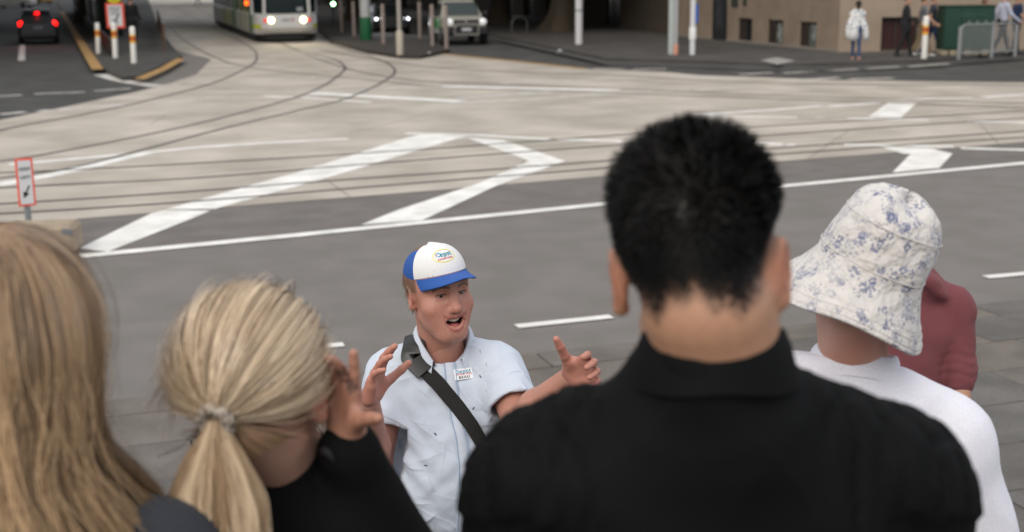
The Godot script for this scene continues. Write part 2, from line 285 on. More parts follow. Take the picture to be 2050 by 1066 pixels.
func build_street() -> void:
	var grey := mat(Color(0.5, 0.5, 0.51), 0.45, 0.1)
	bollard(Vector3(-11.651, 0, -40.644), 1.25, "white bollard with red and yellow bands nearest the nose of the tram stop island", -0.02)
	bollard(Vector3(-13.088, 0, -43.565), 1.3, "white bollard with red and yellow bands below the yellow disc sign", -0.02)
	bollard(Vector3(-14.493, 0, -46.293), 1.2, "dull white bollard beside the kerb painted yellow, first of three on the island", -0.03)
	bollard(Vector3(12.362, 0, -39.129), 1.36, "single white bollard with bright orange bands on the far footpath beside the green cabinet")
	arrow_sign("orange bordered keep left arrow sign on a grey post behind the long haired blonde", Vector3(-4.946, 0, -13.098), 0.5, 0.17, 0.49, 0.37, false)
	arrow_sign("red bordered arrow sign under a yellow disc on the tram stop island", Vector3(-14.047, 0, -47.11), 0.25, 0.62, 0.88, 0.98, true)
	# pale stone block behind the left blonde
	var sb := thing("stone_block", "pale sandstone block standing on the asphalt behind the long haired blonde", "block", Vector3(-4.468, 0, -12.547), 0.1)
	var b := Batch.new()
	b.box(Transform3D(Basis(), Vector3(-0.14, 0.15, 0)), Vector3(0.34, 0.15, 0.2), 0.045)
	put("block", b.done(), ground_mat(Color(0.4, 0.32, 0.24), 73, 0.12, 0.12, 0.9, 0.2, 1.0), sb)
	var bc := Batch.new()
	bc.box(Transform3D(Basis(Vector3.FORWARD, 0.1), Vector3(0.14, 0.235, 0.197)), Vector3(0.05, 0.03, 0.006), 0.003)
	put("reflector", bc.done(), mat(Color(0.15, 0.16, 0.18), 0.4), sb)
	# row of slender posts round the second island
	var pm := mat(Color(0.27, 0.22, 0.2), 0.6)
	for p in [[Vector3(-8.033, 0, -63.072), "slender brown post nearest the tram, first of the row on the dark island"], [Vector3(-6.924, 0, -58.68), "slender brown post second from the tram on the dark island"], [Vector3(-5.852, 0, -54.832), "slender brown post in front of the green and white kiosk"], [Vector3(-4.931, 0, -51.457), "slender brown post between the green kiosk and the thick pale post"], [Vector3(-3.787, 0, -55.681), "slender brown post at the back of the island beside the dark sedan"], [Vector3(-2.91, 0, -49.607), "slender brown post close to the green panel of the pickup"], [Vector3(-2.282, 0, -47.468), "slender grey post in front of the pickup's headlight"]]:
		var t := thing("island_post", p[1], "post", p[0], 0.0, "slender posts round the dark island")
		var q := Batch.new()
		q.lathe([Vector2(0, 0.1), Vector2(0.075, 0.1), Vector2(0.075, 1.6), Vector2(0.05, 1.64), Vector2(0, 1.65)], 12)
		put("shaft", q.done(), pm, t)
		var c := Batch.new()
		c.lathe([Vector2(0.05, 1.18), Vector2(0.08, 1.18), Vector2(0.08, 1.28), Vector2(0.05, 1.28)], 12)
		put("collar", c.done(), mat(Color(0.3, 0.27, 0.24), 0.5), t)
	var tp := pole("traffic_pole", "pale traffic pole with a thicker painted foot at the island corner", Vector3(-3.664, 0, -43.85), 5.0, 0.07, mat(Color(0.3, 0.28, 0.25), 0.5))
	var q := Batch.new()
	q.lathe([Vector2(0.06, 0.12), Vector2(0.12, 0.12), Vector2(0.12, 0.85), Vector2(0.075, 0.92)], 16)
	put("foot_sleeve", q.done(), mat(Color(0.42, 0.38, 0.31), 0.5), tp)
	# tall poles on the far footpath
	var p1 := pole("lamp_pole", "thick white pole in front of the plane tree trunk", Vector3(2.61, 0, -49.583), 8.0, 0.14, mat(Color(0.58, 0.58, 0.6), 0.4))
	for y in [1.35, 1.85]:
		var c := Batch.new()
		c.lathe([Vector2(0.12, y), Vector2(0.15, y), Vector2(0.15, y + 0.05), Vector2(0.12, y + 0.05)], 18)
		put("strap", c.done(), mat(Color(0.2, 0.2, 0.22), 0.4, 0.5), p1)
	var p2 := pole("signal_pole", "pale grey green pole, the left of the two at the footpath corner", Vector3(5.256, 0, -42.58), 7.0, 0.125, mat(Color(0.42, 0.46, 0.46), 0.4))
	var p3 := pole("service_pole", "slim grey pole with a pink orange band beside the grey green pole", Vector3(5.35, 0, -42.298), 6.0, 0.06, mat(Color(0.36, 0.36, 0.37), 0.4))
	var c3 := Batch.new()
	c3.lathe([Vector2(0.05, 0.06), Vector2(0.075, 0.06), Vector2(0.075, 0.45), Vector2(0.05, 0.45)], 14)
	put("band", c3.done(), mat(Color(0.6, 0.28, 0.2), 0.5), p3)
	var p4 := pole("sign_pole", "slim white pole carrying a narrow blue sign, left of the arched chalkboard", Vector3(5.869, 0, -42.208), 6.0, 0.09, mat(Color(0.62, 0.62, 0.64), 0.4))
	var c4 := Batch.new()
	c4.lathe([Vector2(0.08, 0.6), Vector2(0.115, 0.6), Vector2(0.115, 0.98), Vector2(0.08, 0.98)], 14)
	put("sleeve", c4.done(), mat(Color(0.8, 0.8, 0.8), 0.4), p4)
	var c5 := Batch.new()
	c5.box(Transform3D(Basis(Vector3.UP, 0.9), Vector3(0.1, 1.42, 0.05)), Vector3(0.012, 0.3, 0.07), 0.004)
	put("blue_sign", c5.done(), mat(Color(0.03, 0.1, 0.4), 0.4), p4)
	pole("corner_pole", "thick pale teal pole at the right end of the crowd barrier", Vector3(17.834, 0, -45.56), 6.0, 0.2, mat(Color(0.36, 0.52, 0.48), 0.4))
	# white and green kiosk pillar
	var k := thing("kiosk_pillar", "white pillar with a broad green lower band beyond the island posts", "pillar", Vector3(-5.98, 0, -54.859))
	var kb := Batch.new()
	kb.lathe([Vector2(0, 0), Vector2(0.24, 0), Vector2(0.24, 1.05), Vector2(0.22, 1.06)], 20)
	put("green_base", kb.done(), mat(Color(0.015, 0.12, 0.05), 0.4), k)
	var kc := Batch.new()
	kc.lathe([Vector2(0.22, 1.062), Vector2(0.22, 2.6), Vector2(0.24, 2.62), Vector2(0.2, 2.8), Vector2(0, 2.85)], 20)
	put("white_top", kc.done(), mat(Color(0.42, 0.42, 0.42), 0.4), k)
	# green traffic light
	var tl := thing("traffic_light", "traffic light showing green behind the tram's right side", "traffic light", Vector3(-9.257, 0, -69.461), 0.1)
	var tb := Batch.new()
	tb.tube([Vector3(0, 0, 0), Vector3(0, 3.4, 0)], [0.06, 0.05], 12)
	put("pole", tb.done(), mat(Color(0.05, 0.06, 0.06), 0.5), tl)
	var th := Batch.new()
	th.bx(Vector3(-0.17, 1.15, 0.06), Vector3(0.17, 2.2, 0.3), 0.03)
	put("housing", th.done(), mat(Color(0.01, 0.012, 0.012), 0.5), tl)
	for i in 3:
		var l := Batch.new()
		l.lathe([Vector2(0, 0.0), Vector2(0.1, 0.0), Vector2(0.085, 0.02), Vector2(0, 0.03)], 20, Transform3D(Basis(Vector3.RIGHT, PI / 2), Vector3(0.03, 1.35 + 0.3 * i, 0.305)))
		var lm := mat([Color(0.3, 0.9, 0.55), Color(0.1, 0.06, 0.01), Color(0.1, 0.01, 0.01)][i], 0.3)
		if i == 0:
			lm.emission_enabled = true
			lm.emission = Color(0.75, 1.0, 0.75)
			lm.emission_energy_multiplier = 6.0
		put("lens", l.done(), lm, tl)
	# tram shelter on the island
	var sh := thing("tram_shelter", "dark framed glass tram shelter along the left kerb of the island", "shelter", Vector3(-20.939, 0, -66.203))
	var fm := mat(Color(0.012, 0.013, 0.013), 0.4, 0.3)
	var gm := StandardMaterial3D.new()
	gm.albedo_color = Color(0.1, 0.16, 0.13, 0.55)
	gm.transparency = BaseMaterial3D.TRANSPARENCY_ALPHA
	gm.roughness = 0.1
	var a0 := Vector3(-36.269, 0, -110.502) - sh.position
	var a1 := Vector3(-17.565, 0, -56.455) - sh.position
	for i in 7:
		var p := a0.lerp(a1, i / 6.0)
		var pb := Batch.new()
		pb.bx(p + Vector3(-0.07, 0.13, -0.07), p + Vector3(0.07, 2.5, 0.07), 0.01)
		put("post", pb.done(), fm, sh)
		if i < 6:
			var p2b := a0.lerp(a1, (i + 1) / 6.0)
			var g := Batch.new()
			var d := (p2b - p).normalized()
			var n := Vector3(d.z, 0, -d.x)
			g.box(Transform3D(Basis(d, Vector3.UP, n), (p + p2b) * 0.5 + Vector3(0, 1.3, 0)), Vector3(p.distance_to(p2b) * 0.5 - 0.08, 0.95, 0.01))
			put("pane", g.done(), gm if i % 2 else mat(Color(0.02, 0.03, 0.026), 0.3), sh)
			var kbt := Batch.new()
			kbt.box(Transform3D(Basis(d, Vector3.UP, n), (p + p2b) * 0.5 + Vector3(0, 0.28, 0)), Vector3(p.distance_to(p2b) * 0.5 - 0.08, 0.06, 0.03), 0.01)
			put("rail", kbt.done(), fm, sh)
	var rb := Batch.new()
	var dd := (a1 - a0).normalized()
	rb.box(Transform3D(Basis(dd, Vector3.UP, Vector3(dd.z, 0, -dd.x)), (a0 + a1) * 0.5 + Vector3(0.5, 2.56, 0)), Vector3(a0.distance_to(a1) * 0.5 + 0.3, 0.05, 0.9), 0.02)
	put("roof", rb.done(), fm, sh)
	# bench-like case under the shelter, dark
	var case_b := Batch.new()
	var c0 := Vector3(-18.549, 0, -61.316) - sh.position
	case_b.bx(c0 + Vector3(-0.5, 0.13, -0.4), c0 + Vector3(0.5, 2.2, 0.0), 0.04)
	put("ticket_case", case_b.done(), mat(Color(0.015, 0.022, 0.018), 0.35), sh)
	var lw := thing("kerb_barrier", "low dark barrier along the yellow painted kerb of the tram stop island", "barrier", Vector3(-13.995, 0, -44.788))
	var l1 := Vector3(-38.084, 0, -114.345) - lw.position
	for i in 8:
		var q0 := l1 * (i / 8.0) + Vector3(0.45, 0, 0)
		var q1 := l1 * ((i + 0.94) / 8.0) + Vector3(0.45, 0, 0)
		var ld := (q1 - q0).normalized()
		var wb := Batch.new()
		wb.box(Transform3D(Basis(ld, Vector3.UP, Vector3(ld.z, 0, -ld.x)), (q0 + q1) * 0.5 + Vector3(0, 0.42, 0)), Vector3(q0.distance_to(q1) * 0.5, 0.28, 0.05), 0.02)
		put("panel", wb.done(), fm, lw)
	# railing panel on the island's tram side
	var rp := thing("railing_panel", "thin dark railing panel on the tram side of the island", "railing", Vector3(-12.283, 0, -46.796))
	var e := Vector3(-19.183, 0, -72.098) - rp.position
	for i in 4:
		var p := e * (i / 3.0)
		var pb := Batch.new()
		pb.tube([p + Vector3(0, 0.13, 0), p + Vector3(0, 1.15, 0)], [0.04, 0.04], 10)
		put("post", pb.done(), mat(Color(0.09, 0.05, 0.03), 0.5), rp)
	var pp := Batch.new()
	var de := e.normalized()
	pp.box(Transform3D(Basis(de, Vector3.UP, Vector3(de.z, 0, -de.x)), e * 0.5 + Vector3(0, 0.85, 0)), Vector3(e.length() * 0.5, 0.28, 0.012), 0.006)
	put("panel", pp.done(), mat(Color(0.05, 0.052, 0.055), 0.3, 0.3), rp)
	var pr := Batch.new()
	pr.tube([Vector3(0, 1.17, 0), e + Vector3(0, 1.17, 0)], [0.03, 0.03], 10)
	put("handrail", pr.done(), mat(Color(0.3, 0.3, 0.3), 0.4, 0.4), rp)
	# hoop for bicycles by the tree
	var hp := thing("cycle_hoop", "thin dark metal cycle hoop left of the tree trunk", "bike rack", Vector3(0.451, 0, -59.961), 0.5)
	var hb := Batch.new()
	var pts := []
	var rr := []
	for i in 15:
		var a := PI * i / 14.0
		pts.append(Vector3(cos(a) * 0.4, 0.55 + sin(a) * 0.33, 0))
		rr.append(0.028)
	pts.push_front(Vector3(0.4, 0.1, 0)); pts.push_back(Vector3(-0.4, 0.1, 0)); rr.append(0.028); rr.append(0.028)
	hb.tube(pts, rr, 8)
	put("hoop", hb.done(), mat(Color(0.16, 0.16, 0.16), 0.4, 0.5), hp)
	# green cabinet
	var cab := thing("utility_cabinet", "dark green utility cabinet with scratched tags standing on pale stone blocks", "cabinet", Vector3(13.313, 0.12, -40.189) * Vector3(1, 0, 1), 0.02)
	var cw := 1.46
	var cb := Batch.new()
	cb.bx(Vector3(-0.1, 0.3, -0.55), Vector3(cw, 1.6, 0.1), 0.02)
	put("body", cb.done(), mat(Color(0.007, 0.038, 0.023), 0.5), cab)
	var ct := Batch.new()
	ct.bx(Vector3(-0.13, 1.603, -0.58), Vector3(cw + 0.03, 1.64, 0.13), 0.01)
	put("lid", ct.done(), mat(Color(0.008, 0.044, 0.027), 0.45), cab)
	for i in 3:
		var db := Batch.new()
		db.bx(Vector3(-0.07 + i * 0.51, 0.36, 0.102), Vector3(0.41 + i * 0.51, 1.56, 0.112), 0.008)
		put("door", db.done(), mat(Color(0.0075, 0.041, 0.025), 0.48), cab)
		var hb2 := Batch.new()
		hb2.bx(Vector3(0.36 + i * 0.51, 0.9, 0.1125), Vector3(0.385 + i * 0.51, 1.05, 0.13), 0.004)
		put("handle", hb2.done(), mat(Color(0.04, 0.09, 0.07), 0.4), cab)
	# scrawled tags, illegible strokes as in the photograph
	rng.seed = 21
	for i in 9:
		var gb := Batch.new()
		var x := 0.36 + i * 0.1
		var ps := []
		var rs := []
		for j in 5:
			ps.append(Vector3(x + rng.randf_range(-0.045, 0.045), 1.36 + rng.randf_range(-0.09, 0.09), 0.1145))
			rs.append(0.007)
		gb.tube(ps, rs, 5)
		put("scrawl", gb.done(), mat(Color(0.06, 0.15, 0.11), 0.6), cab)
	for x in [0.0, 0.27, 0.72, 0.98, 1.25]:
		var fb := Batch.new()
		fb.bx(Vector3(x - 0.13, 0.12, -0.5), Vector3(x + 0.1, 0.298, 0.09 if x != 0.98 else 0.02), 0.03)
		put("stone_foot", fb.done(), ground_mat(Color(0.42, 0.36, 0.27), 79, 0.15, 0.15, 0.9, 0.2, 0.7), cab)
	# crowd barrier
	var gal := mat(Color(0.28, 0.29, 0.295), 0.5, 0.2)
	var br := thing("crowd_barrier", "galvanised crowd barrier with upright bars in front of the green cabinet", "barrier", Vector3(13.142, 0.12, -38.243) * Vector3(1, 0, 1))
	var L := 2.35
	var dirv := (Vector3(14.713, 0.12, -39.181) * Vector3(1, 0, 1) - br.position).normalized()
	var tb2 := Batch.new()
	var fr := []
	var frr := []
	for i in 5:
		var a := PI * 0.5 * i / 4.0
		fr.append(Vector3(0.12 - cos(a) * 0.12, 1.0 + sin(a) * 0.12, 0)); frr.append(0.024)
	fr.push_front(Vector3(0, 0.3, 0)); frr.append(0.024)
	fr.append(Vector3(L - 0.12, 1.12, 0)); frr.append(0.024)
	for i in 4:
		var a := PI * 0.5 * (i + 1) / 4.0
		fr.append(Vector3(L - 0.12 + sin(a) * 0.12, 1.0 + cos(a) * 0.12, 0)); frr.append(0.024)
	fr.append(Vector3(L, 0.3, 0)); frr.append(0.024)
	tb2.tube(fr, frr, 10)
	tb2.tube([Vector3(0, 0.3, 0), Vector3(L, 0.3, 0)], [0.022, 0.022], 10)
	put("frame", tb2.done(), gal, br)
	for i in 17:
		var x := L * (i + 1) / 18.0
		var u := Batch.new()
		u.tube([Vector3(x, 0.31, 0), Vector3(x, 1.11, 0)], [0.017, 0.017], 6)
		put("bar", u.done(), gal, br)
	for x in [-0.07, L - 1.0, L + 0.05]:
		var u := Batch.new()
		u.bx(Vector3(x - 0.05, 0.12, -0.03), Vector3(x + 0.05, 1.08, 0.03), 0.01)
		put("leg", u.done(), gal, br)
	for i in 6:
		var x := 0.3 + i * 0.36
		var u := Batch.new()
		u.tube([Vector3(x - 0.06, 1.13, 0), Vector3(x - 0.045, 1.2, 0), Vector3(x, 1.225, 0), Vector3(x + 0.045, 1.2, 0), Vector3(x + 0.06, 1.13, 0)], [0.011, 0.011, 0.011, 0.011, 0.011], 6)
		put("loop", u.done(), gal, br)
	br.rotation.y = -atan2(dirv.z, dirv.x)
	# a few scraps on the ground
	for s in [[Vector3(-2.754, 0, -44.814), 0.09, "small white scrap of paper by the yellow line"], [Vector3(1.703, 0, -45.485), 0.1, "small pale scrap at the kerb below the white pole"]]:
		var u := Batch.new()
		u.box(Transform3D(Basis(Vector3(0.3, 1, 0.2).normalized(), 0.6), Vector3(0, 0.07, 0)), Vector3(s[1], 0.06, s[1] * 0.7), 0.03)
		tag(put("litter", u.done(), mat(Color(0.75, 0.73, 0.76), 0.8)), s[2], "litter").position = s[0]

# ---------------------------------------------------------------- buildings and trees
# a wall between two ground points with openings [u0, u1, y0, y1] cut through it (u in metres along), facing the side n
func wall_mesh(a: Vector3, b: Vector3, h: float, thick: float, holes: Array) -> ArrayMesh:
	var q := Batch.new()
	var d := (b - a)
	var len := d.length()
	d /= len
	var n := Vector3(-d.z, 0, d.x)
	var us := [0.0, len]
	var ys := [0.0, h]
	for o in holes:
		us.append_array([o[0], o[1]]); ys.append_array([o[2], o[3]])
	us.sort(); ys.sort()
	for i in us.size() - 1:
		for j in ys.size() - 1:
			if us[i + 1] - us[i] < 1e-4 or ys[j + 1] - ys[j] < 1e-4: continue
			var u: float = (us[i] + us[i + 1]) * 0.5
			var y: float = (ys[j] + ys[j + 1]) * 0.5
			var open := false
			for o in holes:
				if u > o[0] and u < o[1] and y > o[2] and y < o[3]: open = true
			if open: continue
			for s in [0.0, thick]:
				var p0: Vector3 = a + d * us[i] - n * s
				var p1: Vector3 = a + d * us[i + 1] - n * s
				q.quad(p0 + Vector3(0, ys[j], 0), p1 + Vector3(0, ys[j], 0), p1 + Vector3(0, ys[j + 1], 0), p0 + Vector3(0, ys[j + 1], 0), n if s == 0.0 else -n)
	for o in holes:
		for e in [[o[0], o[0], o[2], o[3], d], [o[1], o[1], o[2], o[3], -d]]:
			var p: Vector3 = a + d * e[0]
			q.quad(p + Vector3(0, o[2], 0), p - n * thick + Vector3(0, o[2], 0), p - n * thick + Vector3(0, o[3], 0), p + Vector3(0, o[3], 0), e[4])
		for e in [[o[2], Vector3.UP], [o[3], Vector3.DOWN]]:
			var p: Vector3 = a + d * o[0] + Vector3(0, e[0], 0)
			var p2: Vector3 = a + d * o[1] + Vector3(0, e[0], 0)
			q.quad(p, p2, p2 - n * thick, p - n * thick, e[1])
	# ends and top
	for e in [[a, -d], [b, d]]:
		q.quad(e[0], e[0] - n * thick, e[0] - n * thick + Vector3(0, h, 0), e[0] + Vector3(0, h, 0), e[1])
	q.quad(a + Vector3(0, h, 0), b + Vector3(0, h, 0), b - n * thick + Vector3(0, h, 0), a - n * thick + Vector3(0, h, 0), Vector3.UP)
	return q.done()

func facade(t: Node3D, a: Vector3, b: Vector3, h: float, holes: Array, wm: Material, glass: Material, frame: Material) -> void:
	var thick := 0.35
	put("wall", wall_mesh(a, b, h, thick, holes), wm, t)
	var d := (b - a).normalized()
	var n := Vector3(-d.z, 0, d.x)
	for o in holes:
		var w := Batch.new()
		var c: Vector3 = a + d * ((o[0] + o[1]) * 0.5) + Vector3(0, (o[2] + o[3]) * 0.5, 0) - n * (0.1 if o.size() > 4 else 0.2)
		var bs := Basis(d, Vector3.UP, n)
		var hw: float = (o[1] - o[0]) * 0.5
		var hh: float = (o[3] - o[2]) * 0.5
		for s in [-1, 1]:
			w.box(Transform3D(bs, c + d * (hw - 0.04) * s), Vector3(0.038, hh - 0.002, 0.04))
			w.box(Transform3D(bs, c + Vector3(0, (hh - 0.04) * s, 0)), Vector3(hw - 0.08, 0.038, 0.038))
		w.box(Transform3D(bs, c - d * hw * 0.15), Vector3(0.03, hh - 0.08, 0.03))
		var f := put("window", w.done(), frame, t)
		var g := Batch.new()
		g.box(Transform3D(bs, c - n * 0.02), Vector3(hw - 0.06, hh - 0.06, 0.008))
		put("pane", g.done(), glass, f)
		if o.size() > 4:
			var lb := Batch.new()   # a louvre in the left part of a basement window
			for k in 7:
				lb.box(Transform3D(bs.rotated(d, 0.5), c - d * hw * 0.55 + n * 0.03 + Vector3(0, hh * (-0.8 + k * 0.27), 0)), Vector3(hw * 0.38, 0.006, 0.05))
			put("louvre", lb.done(), mat(Color(0.07, 0.05, 0.042), 0.6), f)
			if o[4] > 0:
				var ps := Batch.new()
				ps.box(Transform3D(bs, c + d * hw * 0.42 + n * 0.012), Vector3(hw * 0.48, hh * 0.85, 0.004))
				put("poster", ps.done(), mat(Color(0.1, 0.11, 0.105), 0.7), f)
				var pl := Batch.new()
				rng.seed = 31 + int(o[4])
				for k in 7:
					var w2 := rng.randf_range(0.04, 0.09)
					pl.box(Transform3D(bs, c + d * (hw * 0.42 + rng.randf_range(-0.16, 0.16)) + n * 0.019 + Vector3(0, rng.randf_range(-0.36, 0.4), 0)), Vector3(w2 * 0.6, w2 * 1.3, 0.002))
				put("poster_print", pl.done(), mat(Color(0.33, 0.35, 0.34), 0.7), f)

func shell(t: Node3D, pts: Array, h: float, m: Material) -> void:   # the flat roof of a building
	var poly := PackedVector2Array()
	for p in pts: poly.append(Vector2(p.x, p.z))
	put("roof", sheet(poly, h), m, t)

func build_buildings() -> void:
	var tan_m := ground_mat(Color(0.345, 0.272, 0.212), 81, 0.05, 0.09, 0.9, 1.4, 5.0)
	var tan2_m := ground_mat(Color(0.30, 0.232, 0.178), 82, 0.05, 0.1, 0.9, 1.4, 5.0)
	var glass := mat(Color(0.012, 0.014, 0.015), 0.12)
	var dark := mat(Color(0.035, 0.028, 0.024), 0.6)
	var corner := Vector3(10.685, 0, -42.715)
	var left := Vector3(6.809, 0, -56.493)
	var right := corner + Vector3(26, 0, -1.6)
	var t := thing("corner_building", "tan rendered corner building with basement windows behind the woman in the white wrap", "building")
	var dl := (corner - left).normalized()
	var U := func(px: Vector3) -> float: return (px - left).dot(dl)
	var holes := []
	var u0: float = U.call(left)
	for w in [[0.477, 0.56, 0], [0.647, 0.73, 1], [0.814, 0.897, 2]]:
		var len := left.distance_to(corner)
		holes.append([len * w[0], len * w[1], 0.14, 1.03, w[2]])
	# upper storeys, above the picture
	var len_l := left.distance_to(corner)
	for s in 6:
		for i in 5:
			holes.append([1.2 + i * 2.8, 2.5 + i * 2.8, 3.4 + s * 3.6, 5.6 + s * 3.6])
	facade(t, left, corner, 26.0, holes, tan2_m, glass, dark)
	var holes_r := [[1.4, 2.65, 0.13, 1.22]]
	for s in 6:
		for i in 8:
			holes_r.append([1.5 + i * 3.1, 2.9 + i * 3.1, 3.4 + s * 3.6, 5.6 + s * 3.6])
	facade(t, corner, right, 26.0, holes_r, tan_m, mat(Color(0.045, 0.018, 0.018), 0.4), dark)
	shell(t, [left, corner, right, right + Vector3(0, 0, -14), left + Vector3(3, 0, -8)], 26.0, tan_m)
	var nl := Vector3(-dl.z, 0, dl.x)
	var bl := Basis(dl, Vector3.UP, nl)
	# arched blackboard, vent and notice on the left wall
	var bb := Batch.new()
	var arch := []
	for i in 13:
		var a := PI * i / 12.0
		arch.append(Vector2(cos(a) * 0.62, 1.5 + sin(a) * 0.6))
	arch.append(Vector2(-0.62, 0.16)); arch.append(Vector2(0.62, 0.16))
	var ctr := left + dl * (len_l * 0.365)
	var r0 := []
	var r1 := []
	for p in arch:
		r0.append(ctr + dl * p.x + Vector3(0, p.y, 0) + nl * 0.003)
		r1.append(ctr + dl * p.x + Vector3(0, p.y, 0) + nl * 0.05)
	bb.loft([r0, r1])
	var board := put("arched_board", bb.done(), mat(Color(0.02, 0.021, 0.024), 0.5), t)
	var ch := Batch.new()
	rng.seed = 8
	for i in 7:
		var y := 0.62 + i * 0.17
		var ps := []
		var rs := []
		for j in 9:
			ps.append(ctr + dl * (-0.26 + j * 0.065) + Vector3(0, y + rng.randf_range(-0.045, 0.045), 0) + nl * 0.054)
			rs.append(0.009)
		ch.tube(ps, rs, 4)
	put("chalk", ch.done(), mat(Color(0.16, 0.16, 0.2), 0.9), board)
	for v in [[0.455, 1.45, 0.28], [0.515, 1.52, 0.14]]:
		var vb := Batch.new()
		vb.box(Transform3D(bl, left + dl * (len_l * v[0]) + Vector3(0, v[1] + 0.2, 0) + nl * 0.02), Vector3(v[2], 0.22, 0.018), 0.006)
		put("vent", vb.done(), mat(Color(0.04, 0.045, 0.035), 0.5), t)
	var pb := Batch.new()
	pb.box(Transform3D(bl, left + dl * (len_l * 0.5) + Vector3(0, 0.16, 0) + nl * 0.01), Vector3(len_l * 0.5, 0.045, 0.01), 0.004)
	put("skirting", pb.done(), mat(Color(0.24, 0.215, 0.19), 0.8), t)
	# stone building further back on the left of it, shade painted into its tone
	var t2 := thing("shaded_stone_building", "stone building behind the plane tree, its deep shade put into the stone colour", "building")
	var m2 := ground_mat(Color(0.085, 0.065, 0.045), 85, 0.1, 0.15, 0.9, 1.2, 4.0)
	var q0 := Vector3(-0.703, 0, -94.306)
	var q1 := Vector3(4.54, 0, -70.538)
	var q2 := Vector3(6.864, 0, -56.956)
	var h1 := []
	for i in 5:
		h1.append([1.5 + i * 6.0, 4.2 + i * 6.0, 0.05, 2.9])
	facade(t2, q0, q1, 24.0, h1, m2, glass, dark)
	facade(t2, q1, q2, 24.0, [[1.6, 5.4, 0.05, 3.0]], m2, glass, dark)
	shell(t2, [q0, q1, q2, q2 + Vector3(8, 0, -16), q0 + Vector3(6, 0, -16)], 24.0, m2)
	for pr in [[q0, q1], [q1, q2]]:
		var dv: Vector3 = (pr[1] - pr[0]).normalized()
		var nv := Vector3(-dv.z, 0, dv.x)
		var pl := Batch.new()
		pl.box(Transform3D(Basis(dv, Vector3.UP, nv), (pr[0] + pr[1]) * 0.5 + nv * 0.06 + Vector3(0, 3.3, 0)), Vector3(pr[0].distance_to(pr[1]) * 0.5, 0.15, 0.06), 0.02)
		put("string_course", pl.done(), m2, t2)
	# dark terrace behind the tram and the pickup
	var t3 := thing("dark_terrace", "dark terrace of shops far behind the tram and the pickup", "building")
	var s0 := Vector3(-25.412, 0, -146.726)
	var s1 := Vector3(-0.538, 0, -96.844)
	var h3 := []
	var l3 := s0.distance_to(s1)
	var nn := int(l3 / 7.0)
	for i in nn: h3.append([1.2 + i * 7.0, 5.6 + i * 7.0, 0.1, 3.0])
	facade(t3, s0, s1, 26.0, h3, mat(Color(0.028, 0.027, 0.025), 0.8), glass, dark)
	shell(t3, [s0, s1, s1 + Vector3(0, 0, -20), s0 + Vector3(0, 0, -20)], 26.0, dark)

func build_added_terrace() -> void:  # unseen terrace, added to block sky light over the far street
	var t := thing("added_shade_terrace", "tall grey terrace added out of view on the left to shade the far street", "building")
	var m := ground_mat(Color(0.16, 0.145, 0.13), 86, 0.1, 0.12, 0.9, 1.2, 5.0)
	var a := Vector3(-100, 0, -232)
	var b := Vector3(-22.5, 0, -36)
	var holes := []
	for s in 7:
		for i in 40: holes.append([2.0 + i * 5.1, 4.4 + i * 5.1, 0.9 + s * 4.0, 3.1 + s * 4.0])
	put("wall", wall_mesh(a, b, 30.0, 0.4, holes), m, t)
	var d := (b - a).normalized()
	var n := Vector3(-d.z, 0, d.x)
	var g := Batch.new()
	var c := (a + b) * 0.5 - n * 0.3
	g.box(Transform3D(Basis(d, Vector3.UP, n), c + Vector3(0, 14.5, 0)), Vector3(a.distance_to(b) * 0.5, 14.5, 0.02))
	put("glazing", g.done(), mat(Color(0.02, 0.022, 0.024), 0.12), t)
	shell(t, [a, b, b - n * 14.0, a - n * 14.0], 30.0, m)

func tree(called: String, label: String, at: Vector3, h: float, r: float, seed_: int, leaves: MultiMesh, bark: Material, leaf_m: Material) -> void:
	var t := thing(called, label, "tree", at, 0.0, "plane trees along the far street")
	rng.seed = seed_
	var b := Batch.new()
	var rings := []
	for i in 9:
		var f := i / 8.0
		var ring := []
		for k in 16:
			var a := TAU * k / 16.0
			var flare := 1.0 + 1.1 * pow(1.0 - minf(f * 4.0, 1.0), 2.0) * (1.0 + 0.5 * sin(a * 3.0 + seed_))
			var w := r * flare * (1.0 - 0.35 * f) * (1.0 + 0.09 * sin(a * 4.0 + f * 5.0) + 0.05 * sin(a * 7.0))
			ring.append(Vector3(cos(a) * w + 0.1 * sin(f * 3.0), f * h * 0.5, sin(a) * w))
		rings.append(ring)
	b.loft(rings, true, false, true)
	var top := Vector3(0.1 * sin(3.0), h * 0.5, 0)
	var ends := []
	for i in 7:
		var a := TAU * i / 7.0 + rng.randf() * 0.6
		var e := top + Vector3(cos(a) * h * 0.33, h * rng.randf_range(0.1, 0.35), sin(a) * h * 0.33)
		var m := top.lerp(e, 0.5) + Vector3(0, h * 0.04, 0)
		b.tube([top - Vector3(0, h * 0.06 + 0.05 * i, 0), m, e], [r * 0.42, r * 0.28, r * 0.1], 8)
		ends.append(m); ends.append(e)
	put("trunk", b.done(), bark, t)
	var n := 2200
	var mm := MultiMesh.new()
	mm.transform_format = MultiMesh.TRANSFORM_3D
	mm.use_colors = true
	mm.mesh = leaves.mesh
	mm.instance_count = n
	for i in n:
		var c: Vector3 = ends[rng.randi() % ends.size()]
		var o := Vector3(rng.randfn(), rng.randfn() * 0.6, rng.randfn()) * h * 0.17
		var sc := rng.randf_range(1.2, 2.5)
		mm.set_instance_transform(i, Transform3D(Basis.from_euler(Vector3(rng.randf() * TAU, rng.randf() * TAU, rng.randf() * TAU)) * sc, c + o))
		var g := rng.randf_range(0.6, 1.2)
		mm.set_instance_color(i, Color(0.055 * g, 0.085 * g, 0.028 * g))
	var o := MultiMeshInstance3D.new()
	o.name = "crown"
	o.multimesh = mm
	o.material_override = leaf_m
	o.set_meta("kind", "stuff")
	t.add_child(o, true)

